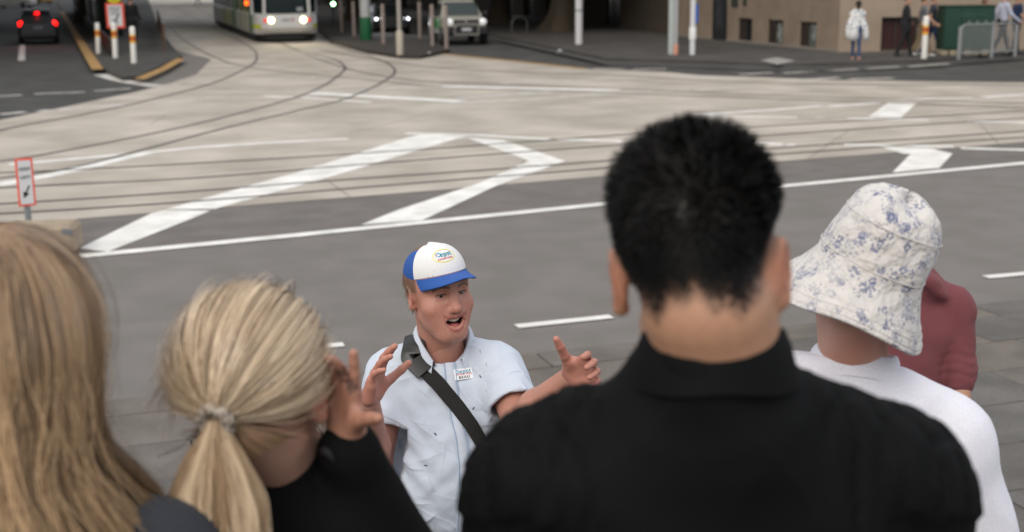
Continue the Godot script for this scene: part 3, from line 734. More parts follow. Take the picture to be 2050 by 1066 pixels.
func build_trees() -> void:
	var bark := ground_mat(Color(0.105, 0.08, 0.055), 91, 0.2, 0.2, 0.9, 0.5, 1.3)
	var leaf := Batch.new()
	rng.seed = 77
	for i in 16:   # a spray of leaves
		var c := Vector3(rng.randfn(), rng.randfn(), rng.randfn()) * 0.28
		var bs := Basis.from_euler(Vector3(rng.randf() * TAU, rng.randf() * TAU, rng.randf() * TAU))
		leaf.quad(c - bs.x * 0.13, c - bs.y * 0.11, c + bs.x * 0.15, c + bs.y * 0.11, bs.z)
	var mm := MultiMesh.new()
	mm.mesh = leaf.done()
	var lm := vmat(0.6)
	lm.backlight_enabled = true
	lm.backlight = Color(0.1, 0.15, 0.03)
	tree("plane_tree", "brown flared plane tree trunk behind the thick white pole", Vector3(2.447, 0, -62.167), 13.0, 0.55, 3, mm, bark, lm)
	tree("plane_tree", "plane tree over the lane behind the parked pickup", Vector3(-0.56, 0, -74.282), 14.0, 0.4, 5, mm, bark, lm)
	tree("plane_tree", "plane tree on the dark island beyond the row of posts", Vector3(-9.853, 0, -82.244), 15.0, 0.32, 8, mm, bark, lm)
	tree("plane_tree", "plane tree beyond the dark sedan on the far side of the lane", Vector3(-6.63, 0, -111.455), 14.0, 0.45, 11, mm, bark, lm)
	tree("plane_tree", "plane tree rising behind the tram shelter on the left island", Vector3(-25.703, 0, -79.97), 15.0, 0.34, 12, mm, bark, lm)
	tree("plane_tree", "plane tree at the far end of the tram tracks behind the tram", Vector3(-30.995, 0, -149.666), 15.0, 0.4, 15, mm, bark, lm)

# ---------------------------------------------------------------- vehicles
func ring(hw: float, y0: float, y1: float, z: float, r: float, tuck := 0.0) -> Array:   # a rounded section across the vehicle; tuck narrows its top
	var out := []
	for q in 4:
		var sx: float = [1.0, -1.0, -1.0, 1.0][q]
		var top := q < 2
		var w: float = hw - (tuck if top else 0.0)
		for i in 4:
			var a := PI * 0.5 * (q + i / 3.0)
			out.append(Vector3(sx * (w - r) + cos(a) * r, (y1 - r if top else y0 + r) + sin(a) * r, z))
	return out

func wheel(parent: Node3D, at: Vector3, r: float, w: float, rim: Color) -> void:
	var b := Batch.new()
	var turn := Transform3D(Basis(Vector3.BACK, PI / 2), at)
	b.lathe([Vector2(r * 0.6, -w * 0.5), Vector2(r * 0.92, -w * 0.5), Vector2(r, -w * 0.3), Vector2(r, w * 0.3), Vector2(r * 0.92, w * 0.5), Vector2(r * 0.6, w * 0.5)], 22, turn)
	var t := put("tyre", b.done(), mat(Color(0.012, 0.012, 0.012), 0.85), parent)
	for s in [-1.0, 1.0]:
		var q := Batch.new()
		q.lathe([Vector2(0, -0.01), Vector2(r * 0.62, -0.01), Vector2(r * 0.62, 0.012), Vector2(r * 0.5, 0.0), Vector2(r * 0.2, 0.02), Vector2(0, 0.025)], 18, Transform3D(Basis(Vector3.BACK, -PI / 2 * s), at + Vector3(s * w * 0.46, 0, 0)))
		put("rim", q.done(), mat(rim, 0.35, 0.7), t)

func lamp(called: String, parent: Node3D, at: Vector3, sz: Vector3, col: Color, glow: Color, energy: float, facing := 1.0) -> void:
	var b := Batch.new()
	var prof := []
	for i in 5:
		var a := PI * 0.5 * i / 4.0
		prof.append(Vector2(cos(a) * sz.x, sin(a) * sz.z))
	prof.push_front(Vector2(0, -0.01))
	prof[1] = Vector2(sz.x, 0)
	b.lathe(prof, 18, Transform3D(Basis(Vector3(1, 0, 0), Vector3(0, 0, facing), Vector3(0, -sz.y / sz.x, 0)), at))
	var m := mat(col, 0.2)
	if energy > 0.0:
		m.emission_enabled = true
		m.emission = glow
		m.emission_energy_multiplier = energy
	put(called, b.done(), m, parent)

func shine(called: String, parent: Node3D, at: Vector3, glow: Color, energy: float, facing: float) -> void:
	var l := SpotLight3D.new()
	l.name = called
	l.light_color = glow
	l.light_energy = energy
	l.light_size = 0.08
	l.spot_range = 30.0
	l.spot_angle = 50.0
	l.spot_attenuation = 2.0
	l.shadow_enabled = true
	parent.add_child(l, true)
	l.position = at
	if facing > 0.0: l.rotation.y = PI
	
# a car whose front points along -z; its rear faces +z
func car(label: String, at: Vector3, turn: float, W: float, L: float, H: float, paint: Color, hatch: bool, group := "") -> Node3D:
	var t := thing("car", label, "car", at, turn, group)
	var hw := W * 0.5
	var belt := H * 0.60
	var m := mat(paint, 0.25)
	m.clearcoat_enabled = true
	m.clearcoat = 0.6
	var b := Batch.new()
	var z0 := -L * 0.5
	var rows := [[0.0, 0.80, 0.34, 0.46, 0.06], [0.03, 0.90, 0.22, 0.56, 0.1], [0.12, 0.97, 0.2, 0.60, 0.12], [0.27, 1.0, 0.2, 0.64, 0.12], [0.5, 1.0, 0.2, 0.655, 0.1], [0.8, 1.0, 0.2, 0.67, 0.1], [0.93, 0.97, 0.21, 0.68, 0.12], [0.985, 0.93, 0.24, 0.66, 0.12], [1.0, 0.86, 0.3, 0.58, 0.1]]
	var rings := []
	for r in rows: rings.append(ring(hw * r[1], H * r[2] * 0.7, H * r[3], z0 + L * r[0], r[4], hw * 0.08))
	b.loft(rings)
	put("body", b.done(), m, t)
	var g := Batch.new()
	var back := 0.97 if hatch else 0.86
	g.loft([ring(hw * 0.86, belt, belt + 0.04, z0 + L * 0.27, 0.015, 0.02), ring(hw * 0.84, belt, H * 0.9, z0 + L * 0.40, 0.06, hw * 0.1), ring(hw * 0.84, belt, H, z0 + L * 0.5, 0.1, hw * 0.16), ring(hw * 0.84, belt, H * 0.995, z0 + L * (back - 0.2), 0.1, hw * 0.16), ring(hw * 0.84, belt, H * 0.93, z0 + L * (back - 0.1), 0.08, hw * 0.12), ring(hw * 0.85, belt, belt + 0.06, z0 + L * back, 0.02, 0.02)])
	put("cabin", g.done(), m, t)
	# glass, set a little proud of the cabin
	var glass := mat(Color(0.012, 0.016, 0.017), 0.08)
	var q := Batch.new()
	var y1 := H * 0.95
	q.quad(Vector3(-hw * 0.72, belt + 0.1, z0 + L * back - 0.055), Vector3(hw * 0.72, belt + 0.1, z0 + L * back - 0.055), Vector3(hw * 0.62, y1, z0 + L * (back - 0.1) - 0.03 + 0.02), Vector3(-hw * 0.62, y1, z0 + L * (back - 0.1) - 0.01))
	var qq := Batch.new()
	qq.quad(Vector3(-hw * 0.74, belt + 0.07, z0 + L * 0.272), Vector3(hw * 0.74, belt + 0.07, z0 + L * 0.272), Vector3(hw * 0.62, H * 0.93, z0 + L * 0.405), Vector3(-hw * 0.62, H * 0.93, z0 + L * 0.405), Vector3(0, 0.6, -0.8))
	put("rear_window", q.done(), glass, t)
	put("windscreen", qq.done(), glass, t)
	for s in [-1.0, 1.0]:
		var w := Batch.new()
		w.quad(Vector3(s * hw * 0.853, belt + 0.06, z0 + L * 0.36), Vector3(s * hw * 0.853, belt + 0.06, z0 + L * (back - 0.08)), Vector3(s * hw * 0.755, H * 0.92, z0 + L * (back - 0.17)), Vector3(s * hw * 0.755, H * 0.92, z0 + L * 0.46), Vector3(s, 0.3, 0))
		put("side_window", w.done(), glass, t)
		var mr := Batch.new()
		mr.bx(Vector3(s * hw * 1.0 - 0.09, belt + 0.02, z0 + L * 0.34), Vector3(s * hw * 1.0 + 0.09, belt + 0.15, z0 + L * 0.34 + 0.08), 0.03)
		put("mirror", mr.done(), m, t)
		for z in [0.19, 0.81]:
			wheel(t, Vector3(s * (hw - 0.1), 0.31, z0 + L * z), 0.31, 0.2, Color(0.35, 0.35, 0.36))
	var bp := Batch.new()
	bp.bx(Vector3(-hw * 0.8, H * 0.2, L * 0.5 - 0.09), Vector3(hw * 0.8, H * 0.3, L * 0.5 + 0.03), 0.03)
	put("rear_bumper", bp.done(), mat(Color(0.01, 0.01, 0.01), 0.6), t)
	var pl := Batch.new()
	pl.bx(Vector3(-0.19, H * 0.45, L * 0.5 - 0.02), Vector3(0.19, H * 0.53, L * 0.5 + 0.012), 0.004)
	put("number_plate", pl.done(), mat(Color(0.16, 0.16, 0.19), 0.5), t)
	return t

func build_vehicles() -> void:
	# black hatchback braking, on the left
	var c := car("black hatchback seen from behind with its brake lights lit", Vector3(-20.699, 0, -57.994), 0.33, 1.66, 3.9, 1.48, Color(0.006, 0.006, 0.007), true)
	for s in [-1.0, 1.0]:
		lamp("tail_light", c, Vector3(s * 0.66, 0.88, 1.84), Vector3(0.125, 0.12, 0.08), Color(0.4, 0.01, 0.01), Color(1.0, 0.06, 0.035), 5.0)
		shine("tail_glow", c, Vector3(s * 0.66, 0.88, 2.06), Color(1, 0.06, 0.04), 0.3, 1.0)
	lamp("brake_light", c, Vector3(0, 1.32, 1.62), Vector3(0.1, 0.055, 0.06), Color(0.4, 0.01, 0.01), Color(1.0, 0.07, 0.07), 3.5)
	# far left: a white car side on and a yellow one beyond
	car("white car side on at the top left corner of the street", Vector3(-52.331, 0, -139.713), 1.5, 1.75, 4.6, 1.5, Color(0.6, 0.58, 0.53), false)
	car("yellow car beyond the white one at the top left", Vector3(-58.467, 0, -164.132), 0.9, 1.75, 4.5, 1.5, Color(0.6, 0.34, 0.03), false)
	var d := car("dark sedan with its headlights on behind the island posts", Vector3(-6.022, 0, -64.861), PI + 0.22, 1.75, 4.5, 1.46, Color(0.012, 0.012, 0.012), false)
	for s in [-1.0, 1.0]:
		for k in 2:
			lamp("headlight", d, Vector3(s * (0.56 + 0.2 * k), 0.72 + 0.02 * k, -2.14 + 0.1 * k), Vector3(0.06, 0.055, 0.05), Color(0.7, 0.7, 0.7), Color(0.95, 0.97, 1.0), 5.0, -1.0)
		shine("headlight_beam", d, Vector3(s * 0.65, 0.72, -2.45), Color(0.95, 0.97, 1), 1.0, -1.0)
	pickup()
	tram()

func pickup() -> void:   # front towards +z
	var t := thing("pickup", "pale grey pickup truck with a green side panel parked facing the crossing", "pickup truck", Vector3(-1.691, 0, -51.557), 0.2)
	var paint := mat(Color(0.36, 0.35, 0.31), 0.35)
	paint.clearcoat_enabled = true
	paint.clearcoat = 0.4
	var black := mat(Color(0.012, 0.012, 0.013), 0.55)
	var glass := mat(Color(0.012, 0.022, 0.018), 0.08)
	var hw := 0.9
	var b := Batch.new()
	b.loft([ring(hw * 0.96, 0.45, 1.06, -4.4, 0.08, 0.05), ring(hw, 0.42, 1.1, -4.2, 0.08, 0.05), ring(hw, 0.42, 1.12, -1.5, 0.08, 0.05), ring(hw, 0.4, 1.14, -1.0, 0.1, 0.08), ring(hw * 0.99, 0.4, 1.13, -0.5, 0.12, 0.1), ring(hw * 0.95, 0.42, 1.08, -0.1, 0.13, 0.12), ring(hw * 0.88, 0.5, 0.98, 0.04, 0.12, 0.1)])
	put("body", b.done(), paint, t)
	var g := Batch.new()
	g.loft([ring(hw * 0.92, 1.05, 1.12, -1.0, 0.02, 0.02), ring(hw * 0.9, 1.05, 1.6, -1.55, 0.1, 0.12), ring(hw * 0.9, 1.05, 1.76, -1.8, 0.12, 0.16), ring(hw * 0.9, 1.05, 1.76, -2.9, 0.12, 0.16), ring(hw * 0.9, 1.05, 1.15, -3.2, 0.03, 0.03)])
	put("cabin", g.done(), paint, t)
	var ws := Batch.new()
	ws.quad(Vector3(-hw * 0.8, 1.14, -1.01), Vector3(hw * 0.8, 1.14, -1.01), Vector3(hw * 0.7, 1.66, -1.57), Vector3(-hw * 0.7, 1.66, -1.57), Vector3(0, 0.7, 0.7))
	put("windscreen", ws.done(), glass, t)
	for s in [-1.0, 1.0]:
		var w := Batch.new()
		w.quad(Vector3(s * hw * 0.925, 1.15, -1.35), Vector3(s * hw * 0.925, 1.15, -2.85), Vector3(s * hw * 0.79, 1.62, -2.75), Vector3(s * hw * 0.79, 1.62, -1.75), Vector3(s, 0.3, 0))
		put("side_window", w.done(), glass, t)
		var p := Batch.new()
		p.bx(Vector3(s * (hw + 0.004) - 0.01, 0.62, -3.2), Vector3(s * (hw + 0.004) + 0.01, 1.02, -1.0), 0.006)
		put("green_panel", p.done(), mat(Color(0.02, 0.2, 0.02), 0.4), t)
		var p2 := Batch.new()
		p2.bx(Vector3(s * (hw + 0.004) - 0.01, 0.44, -3.2), Vector3(s * (hw + 0.004) + 0.01, 0.6, -1.0), 0.006)
		put("sill_panel", p2.done(), mat(Color(0.4, 0.42, 0.42), 0.4), t)
		var mr := Batch.new()
		mr.bx(Vector3(s * (hw + 0.1) - 0.1, 1.12, -1.3), Vector3(s * (hw + 0.1) + 0.1, 1.32, -1.2), 0.04)
		put("mirror", mr.done(), black, t)
		for z in [-0.75, -3.6]: wheel(t, Vector3(s * (hw - 0.1), 0.37, z), 0.37, 0.25, Color(0.2, 0.2, 0.2))
		lamp("headlight", t, Vector3(s * 0.66, 0.93, 0.0), Vector3(0.15, 0.13, 0.08), Color(0.75, 0.77, 0.8), Color(1, 1, 1), 0.25)
	var gr := Batch.new()
	gr.bx(Vector3(-0.5, 0.84, 0.0), Vector3(0.5, 1.02, 0.06), 0.02)
	var grille := put("grille", gr.done(), black, t)
	for k in 3:
		var gb := Batch.new()
		gb.bx(Vector3(-0.47, 0.866 + k * 0.05, 0.061), Vector3(0.47, 0.882 + k * 0.05, 0.07), 0.003)
		put("grille_bar", gb.done(), mat(Color(0.1, 0.1, 0.1), 0.3, 0.6), grille)
	var em := Batch.new()
	em.lathe([Vector2(0, 0.06), Vector2(0.06, 0.06), Vector2(0.05, 0.075), Vector2(0, 0.08)], 16, Transform3D(Basis(Vector3.RIGHT, PI / 2), Vector3(0, 0.93, 0.0)))
	put("badge", em.done(), mat(Color(0.4, 0.4, 0.4), 0.25, 0.8), t)
	var bu := Batch.new()
	bu.bx(Vector3(-0.88, 0.42, -0.2), Vector3(0.88, 0.78, 0.08), 0.06)
	put("bumper", bu.done(), black, t)
	var bar := Batch.new()
	bar.tube([Vector3(-0.48, 0.44, 0.12), Vector3(-0.46, 0.78, 0.13), Vector3(-0.4, 0.84, 0.13), Vector3(0.4, 0.84, 0.13), Vector3(0.46, 0.78, 0.13), Vector3(0.48, 0.44, 0.12), Vector3(-0.48, 0.44, 0.12)], [0.035, 0.035, 0.035, 0.035, 0.035, 0.035, 0.035], 10)
	put("bull_bar", bar.done(), mat(Color(0.25, 0.24, 0.22), 0.4, 0.3), t)
	var np := Batch.new()
	np.bx(Vector3(-0.19, 0.58, 0.082), Vector3(0.19, 0.7, 0.095), 0.004)
	put("number_plate", np.done(), mat(Color(0.45, 0.46, 0.48), 0.5), t)

func tram() -> void:   # front towards +z
	var t := thing("tram", "white green and yellow tram with lit headlights coming round the bend", "tram", Vector3(-9.42, 0, -56.024), 0.29)
	var white := mat(Color(0.6, 0.6, 0.59), 0.35)
	var black := mat(Color(0.006, 0.006, 0.006), 0.6)
	var glass := mat(Color(0.008, 0.016, 0.018), 0.08)
	var hw := 1.36
	var b := Batch.new()
	b.loft([ring(hw * 0.55, 0.42, 1.16, 0.0, 0.1), ring(hw * 0.8, 0.36, 1.2, -0.12, 0.1), ring(hw * 0.96, 0.34, 1.22, -0.55, 0.08), ring(hw, 0.34, 1.22, -1.1, 0.05), ring(hw, 0.34, 1.22, -24.0, 0.05)])
	put("lower_body", b.done(), white, t)
	var u := Batch.new()
	u.loft([ring(hw * 0.54, 1.2, 3.1, -0.12, 0.1), ring(hw * 0.8, 1.2, 3.2, -0.22, 0.12), ring(hw * 0.95, 1.2, 3.3, -0.6, 0.12), ring(hw * 0.985, 1.2, 3.3, -1.1, 0.1), ring(hw * 0.985, 1.2, 3.3, -24.0, 0.1)])
	put("window_band", u.done(), glass, t)
	var rf := Batch.new()
	rf.loft([ring(hw * 0.6, 2.9, 3.4, -0.1, 0.1), ring(hw * 0.9, 2.9, 3.5, -0.4, 0.12), ring(hw * 1.0, 2.9, 3.55, -1.1, 0.12), ring(hw * 1.0, 2.9, 3.55, -24.0, 0.12)])
	put("roof", rf.done(), white, t)
	# front pillars
	for s in [-1.0, 1.0]:
		var p := Batch.new()
		p.tube([Vector3(s * hw * 0.70, 1.15, -0.09), Vector3(s * hw * 0.66, 3.0, -0.1)], [0.07, 0.07], 10)
		put("front_pillar", p.done(), white, t)
		var p2 := Batch.new()
		p2.tube([Vector3(s * hw * 0.985, 1.15, -1.05), Vector3(s * hw * 0.975, 3.0, -1.05)], [0.08, 0.08], 10)
		put("corner_pillar", p2.done(), white, t)
		lamp("headlight", t, Vector3(s * hw * 0.5, 0.94, 0.0), Vector3(0.13, 0.13, 0.06), Color(0.8, 0.8, 0.7), Color(1.0, 0.93, 0.72), 4.0)
		lamp("marker_light", t, Vector3(s * hw * 0.68, 0.93, -0.06), Vector3(0.075, 0.09, 0.05), Color(0.5, 0.03, 0.03), Color(1, 0.1, 0.08), 0.5)
		shine("headlight_beam", t, Vector3(s * hw * 0.5, 0.94, 0.25), Color(1, 0.93, 0.75), 2.5, 1.0)
		# yellow flash on the bevelled corner
		var y := Batch.new()
		var c0 := Vector3(s * (hw * 0.80 + 0.012), 0.6, -0.12 + 0.012)
		var c1 := Vector3(s * (hw * 0.96 + 0.012), 0.6, -0.55 + 0.012)
		var c2 := Vector3(s * (hw + 0.012), 0.6, -1.05)
		y.quad(c0, c1, c1 + Vector3(0, 0.16, 0), c0 + Vector3(0, 0.16, 0), (Vector3(s * 0.6, 0, 0.5)).normalized())
		y.quad(c1, c2, c2 + Vector3(0, 0.16, 0), c1 + Vector3(0, 0.16, 0), Vector3(s, 0, 0.1).normalized())
		put("yellow_flash", y.done(), mat(Color(0.5, 0.52, 0.02), 0.45), t)
		# side panels: doors in yellow, slanted green band
		var cols := [Color(0.05, 0.16, 0.03), Color(0.5, 0.49, 0.46), Color(0.4, 0.4, 0.03), Color(0.5, 0.49, 0.47), Color(0.33, 0.36, 0.03), Color(0.5, 0.49, 0.46), Color(0.16, 0.3, 0.04)]
		var z := -1.2
		var lens_ := [1.1, 1.4, 0.5, 1.7, 0.6, 2.2, 1.2, 1.6, 0.5, 2.0, 0.6, 2.4]
		for i in lens_.size():
			var q := Batch.new()
			q.bx(Vector3(s * (hw + 0.006) - 0.01, 0.4, z - lens_[i] + 0.02), Vector3(s * (hw + 0.006) + 0.01, 1.18 if i % 2 else 2.9, z - 0.02), 0.006)
			put("side_panel" if i % 2 else "door_panel", q.done(), mat(cols[i % 7], 0.4), t)
			z -= lens_[i]
		lamp("indicator", t, Vector3(s * (hw + 0.02), 1.62, -3.1), Vector3(0.07, 0.09, 0.06), Color(0.6, 0.15, 0.02), Color(1.0, 0.3, 0.05), 5.0)
	var sk := Batch.new()
	sk.loft([ring(hw * 0.5, 0.1, 0.35, -0.14, 0.04), ring(hw * 0.76, 0.1, 0.34, -0.24, 0.04), ring(hw * 0.95, 0.1, 0.335, -0.7, 0.03), ring(hw * 0.95, 0.1, 0.335, -24.0, 0.03)])
	put("skirt", sk.done(), black, t)
	var bu := Batch.new()
	bu.loft([ring(hw * 0.5, 0.44, 0.62, 0.05, 0.05), ring(hw * 0.78, 0.44, 0.62, -0.06, 0.05), ring(hw * 0.9, 0.45, 0.61, -0.3, 0.05)])
	put("bumper", bu.done(), mat(Color(0.36, 0.33, 0.28), 0.5), t)
	var ba := Batch.new()
	ba.bx(Vector3(-0.22, 0.9, 0.0), Vector3(0.1, 0.97, 0.012), 0.004)
	put("grey_lettering_plate", ba.done(), mat(Color(0.2, 0.2, 0.2), 0.5), t)
	var bd := Batch.new()
	bd.box(Transform3D(Basis(Vector3.BACK, 0.6), Vector3(0.22, 0.95, 0.006)), Vector3(0.05, 0.05, 0.006), 0.004)
	put("red_badge", bd.done(), mat(Color(0.45, 0.06, 0.08), 0.5), t)
	var sg := Batch.new()
	sg.bx(Vector3(0.42, 1.3, -0.09), Vector3(0.68, 1.46, -0.075), 0.004)
	put("route_plate", sg.done(), mat(Color(0.3, 0.32, 0.33), 0.5), t)

# ---------------------------------------------------------------- bodies
# head frame: origin between the ears at eye height, x to the head's left, y up, z towards the face
func head_field(f: Field, X: Transform3D, o: Dictionary = {}) -> void:
	f.X = X
	var jaw: float = o.get("jaw", 0.0)
	var fat: float = o.get("fat", 0.0)
	f.ell(Vector3(0, 0.035, -0.014), Vector3(0.0765, 0.088, 0.098), 0.01)
	f.ell(Vector3(0, -0.02, 0.034), Vector3(0.064 + fat, 0.085, 0.060), 0.03)
	f.ell(Vector3(0, -0.072 - jaw * 0.5, 0.038), Vector3(0.053 + fat, 0.046, 0.048), 0.03)
	f.cap(Vector3(-0.016, -0.102 - jaw, 0.072), Vector3(0.016, -0.102 - jaw, 0.072), 0.017, 0.017, 0.03)
	f.cap(Vector3(-0.047 - fat, -0.062 - jaw * 0.4, 0.004), Vector3(-0.018, -0.1 - jaw, 0.062), 0.019, 0.015, 0.03)
	f.cap(Vector3(0.047 + fat, -0.062 - jaw * 0.4, 0.004), Vector3(0.018, -0.1 - jaw, 0.062), 0.019, 0.015, 0.03)
	if o.get("face", false):
		for s in [-1.0, 1.0]:
			f.ell(Vector3(s * 0.046, -0.036, 0.059), Vector3(0.027, 0.026, 0.027), 0.018)          # cheeks lifted by the laugh
			f.cap(Vector3(s * 0.012, 0.023, 0.088), Vector3(s * 0.05, 0.022, 0.068), 0.0095, 0.0085, 0.012)   # brow
			f.ell(Vector3(s * 0.032, 0.001, 0.0945), Vector3(0.0175, 0.0125, 0.0125), 0.010, 1)     # eye socket
			f.cap(Vector3(s * 0.019, 0.0102, 0.0835), Vector3(s * 0.045, 0.0085, 0.0755), 0.0068, 0.0062, 0.004)    # upper lid
			f.cap(Vector3(s * 0.019, -0.0115, 0.0835), Vector3(s * 0.045, -0.0115, 0.0755), 0.0085, 0.0075, 0.005)  # lower lid
		f.cap(Vector3(0, 0.012, 0.090), Vector3(0, -0.034, 0.107), 0.0070, 0.0105, 0.012)
		f.ball(Vector3(0, -0.037, 0.111), 0.0118, 0.007)
		f.ball(Vector3(-0.0122, -0.041, 0.101), 0.0080, 0.006)
		f.ball(Vector3(0.0122, -0.041, 0.101), 0.0080, 0.006)
		for s in [-1.0, 1.0]:
			f.ball(Vector3(s * 0.0075, -0.0495, 0.1055), 0.0035, 0.003, 1)
		f.ell(Vector3(0, -0.072, 0.064), Vector3(0.046, 0.032, 0.028), 0.02)
		for s in [-1.0, 1.0]: f.ell(Vector3(s * 0.040, -0.056, 0.043), Vector3(0.019, 0.032, 0.028), 0.02)
		# the open mouth: a broad laugh, its corners drawn up and back
		f.ell(Vector3(0, -0.0800, 0.094), Vector3(0.0270, 0.0175, 0.028), 0.005, 1)
		for s in [-1.0, 1.0]: f.cap(Vector3(s * 0.0310, -0.0585, 0.0795), Vector3(0, -0.0705, 0.096), 0.0050, 0.0062, 0.005, 1)
		for i in 9:   # lower lip
			var a := PI * i / 9.0
			var b := PI * (i + 1) / 9.0
			f.cap(Vector3(cos(a) * 0.0345, -0.0580 - sin(a) * 0.0415, 0.0775 + 0.0165 * sin(a)), Vector3(cos(b) * 0.0345, -0.0580 - sin(b) * 0.0415, 0.0775 + 0.0165 * sin(b)), 0.0034 + 0.0024 * sin(a), 0.0034 + 0.0024 * sin(b), 0.004)
		for s in [-1.0, 1.0]:
			f.cap(Vector3(s * 0.0345, -0.0535, 0.0780), Vector3(s * 0.014, -0.0612, 0.0945), 0.0034, 0.0044, 0.004)
			f.cap(Vector3(s * 0.014, -0.0612, 0.0945), Vector3(0, -0.0632, 0.0975), 0.0044, 0.0044, 0.004)
	else:
		f.cap(Vector3(0, 0.012, 0.088), Vector3(0, -0.036, 0.105), 0.009, 0.015, 0.015)
		f.cap(Vector3(-0.02, -0.066, 0.086), Vector3(0.02, -0.066, 0.086), 0.011, 0.011, 0.012)
		for s in [-1.0, 1.0]:
			f.cap(Vector3(s * 0.012, 0.023, 0.086), Vector3(s * 0.05, 0.021, 0.066), 0.011, 0.010, 0.012)
			f.ball(Vector3(s * 0.032, 0.0, 0.094), 0.012, 0.012, 1)
			f.ball(Vector3(s * 0.032, 0.0, 0.077), 0.0118, 0.003)
	for s in [-1.0, 1.0]:   # ears
		var w: float = o.get("ear", 1.0)
		var er := Vector3(-8, s * 28, s * -8)
		f.ell(Vector3(s * 0.0815, -0.010, -0.012), Vector3(0.0085, 0.031 * w, 0.019 * w), 0.010, 0, er)
		f.ell(Vector3(s * 0.0905, -0.006, -0.008), Vector3(0.0062, 0.0215 * w, 0.0115 * w), 0.004, 1, er)
		f.ball(Vector3(s * 0.080, -0.036 * w, -0.004), 0.0085, 0.006)
	f.X = Transform3D()

# a hand with five fingers; F fingers' direction, S thumb's side, N the way the palm faces
func hand_field(f: Field, wrist: Vector3, F: Vector3, S: Vector3, size: float, curl: Array, thumb_out := 0.8, flip := 1.0, thumb_curl := 0.25) -> void:
	F = F.normalized()
	S = (S - F * S.dot(F)).normalized()
	var N := F.cross(S) * flip
	var X := Transform3D(Basis(S, F, N) * size, wrist)
	f.X = X
	f.s = size
	f.cap(Vector3(0, -0.02, 0), Vector3(0, 0.02, 0), 0.026, 0.025, 0.012)
	var bs := X.basis.orthonormalized()
	f.X = Transform3D(Basis(S, F, N) * size, wrist)
	f.cap(Vector3(0.018, 0.02, 0), Vector3(0.026, 0.088, 0.0), 0.0155, 0.0125, 0.012)
	f.cap(Vector3(0.004, 0.02, 0), Vector3(0.009, 0.092, -0.002), 0.0155, 0.0125, 0.012)
	f.cap(Vector3(-0.008, 0.02, 0), Vector3(-0.010, 0.088, -0.001), 0.0155, 0.012, 0.012)
	f.cap(Vector3(-0.018, 0.02, 0.001), Vector3(-0.028, 0.078, 0.001), 0.0155, 0.0115, 0.012)
	f.cap(Vector3(0.020, 0.022, 0.008), Vector3(0.036, 0.05, 0.012), 0.017, 0.014, 0.014)   # ball of the thumb
	f.cap(Vector3(-0.02, 0.022, 0.006), Vector3(-0.026, 0.06, 0.006), 0.014, 0.012, 0.012)
	var base := [Vector3(0.0275, 0.088, 0), Vector3(0.009, 0.093, -0.002), Vector3(-0.0105, 0.089, -0.001), Vector3(-0.0285, 0.079, 0.001)]
	var len := [0.071, 0.079, 0.073, 0.057]
	var rad := [0.0098, 0.0100, 0.0095, 0.0083]
	var splay := [0.12, 0.02, -0.07, -0.2]
	for i in 4:
		var p: Vector3 = base[i]
		var a := 0.0
		for j in 3:
			a += curl[i] * [0.75, 1.0, 0.7][j]
			var d := Vector3(sin(splay[i]), cos(splay[i]), 0)
			d = d * cos(a) + Vector3(0, 0, 1) * sin(a)
			var q: Vector3 = p + d * (len[i] * [0.46, 0.30, 0.24][j])
			var r: float = rad[i] * [1.0, 0.92, 0.84][j]
			f.cap(p, q, r, r * 0.93, 0.0035)
			p = q
	var t0 := Vector3(0.030, 0.034, 0.010)
	var td := (Vector3(thumb_out, 0.62, 0.35)).normalized()
	var t1 := t0 + td * 0.036
	f.cap(t0, t1, 0.0145, 0.012, 0.008)
	td = (td + Vector3(-0.3 * thumb_curl, 0.5 * thumb_curl, 0.3 * thumb_curl)).normalized()
	var t2 := t1 + td * 0.033
	f.cap(t1, t2, 0.0115, 0.0105, 0.004)
	td = (td + Vector3(-0.5 * thumb_curl, 0.4 * thumb_curl, 0.0)).normalized()
	f.cap(t2, t2 + td * 0.025, 0.0108, 0.0085, 0.004)
	f.X = Transform3D()
	f.s = 1.0

# legs, feet and clothes below the waist, in a person's own frame; returns the joints
func lower(t: Node3D, hip: Vector3, turn: Basis, L: float, stride: float, cloth: Material, shoe: Material, cell: float, wide := 1.0, bare: Material = null) -> void:
	var f := Field.new()
	var sh := []
	var knee := []
	for s in [-1.0, 1.0]:
		var st: float = stride * s
		var h := hip + turn * Vector3(s * 0.085 * wide, -0.02, 0)
		var k := hip + turn * Vector3(s * 0.09 * wide, -L * 0.49, st * 0.32 + 0.02)
		var a := hip + turn * Vector3(s * 0.085 * wide, -L * 0.955 + absf(st) * 0.1 * (1.0 if s < 0 else 0.2), st * 0.62 - (0.06 if st < 0 else 0.0))
		f.cap(h, k, 0.088 * wide, 0.062 * wide, 0.03)
		f.cap(k, a, 0.06 * wide, 0.048 * wide, 0.02)
		sh.append(a)
		knee.append(k)
	f.ell(hip + Vector3(0, 0.02, 0), Vector3(0.165 * wide, 0.13, 0.12 * wide), 0.05)
	f.cap(hip + turn * Vector3(-0.06, 0, -0.05), hip + turn * Vector3(0.06, 0, -0.05), 0.085 * wide, 0.085 * wide, 0.04)
	put("trousers", smooth(f, cell), cloth, t)
	for a in sh:
		var q := Field.new()
		var tilt := 0.0
		q.X = Transform3D(turn, a)
		q.cap(Vector3(0, -0.015, -0.02), Vector3(0, -0.03, 0.06), 0.042, 0.04, 0.02)
		q.cap(Vector3(0, -0.03, 0.05), Vector3(0, -0.045, 0.15), 0.04, 0.028, 0.03)
		q.cap(Vector3(0, -0.04, -0.04), Vector3(0, -0.045, 0.0), 0.034, 0.034, 0.02)
		put("shoe", smooth(q, cell * 0.8), shoe, t)
	if bare:
		pass

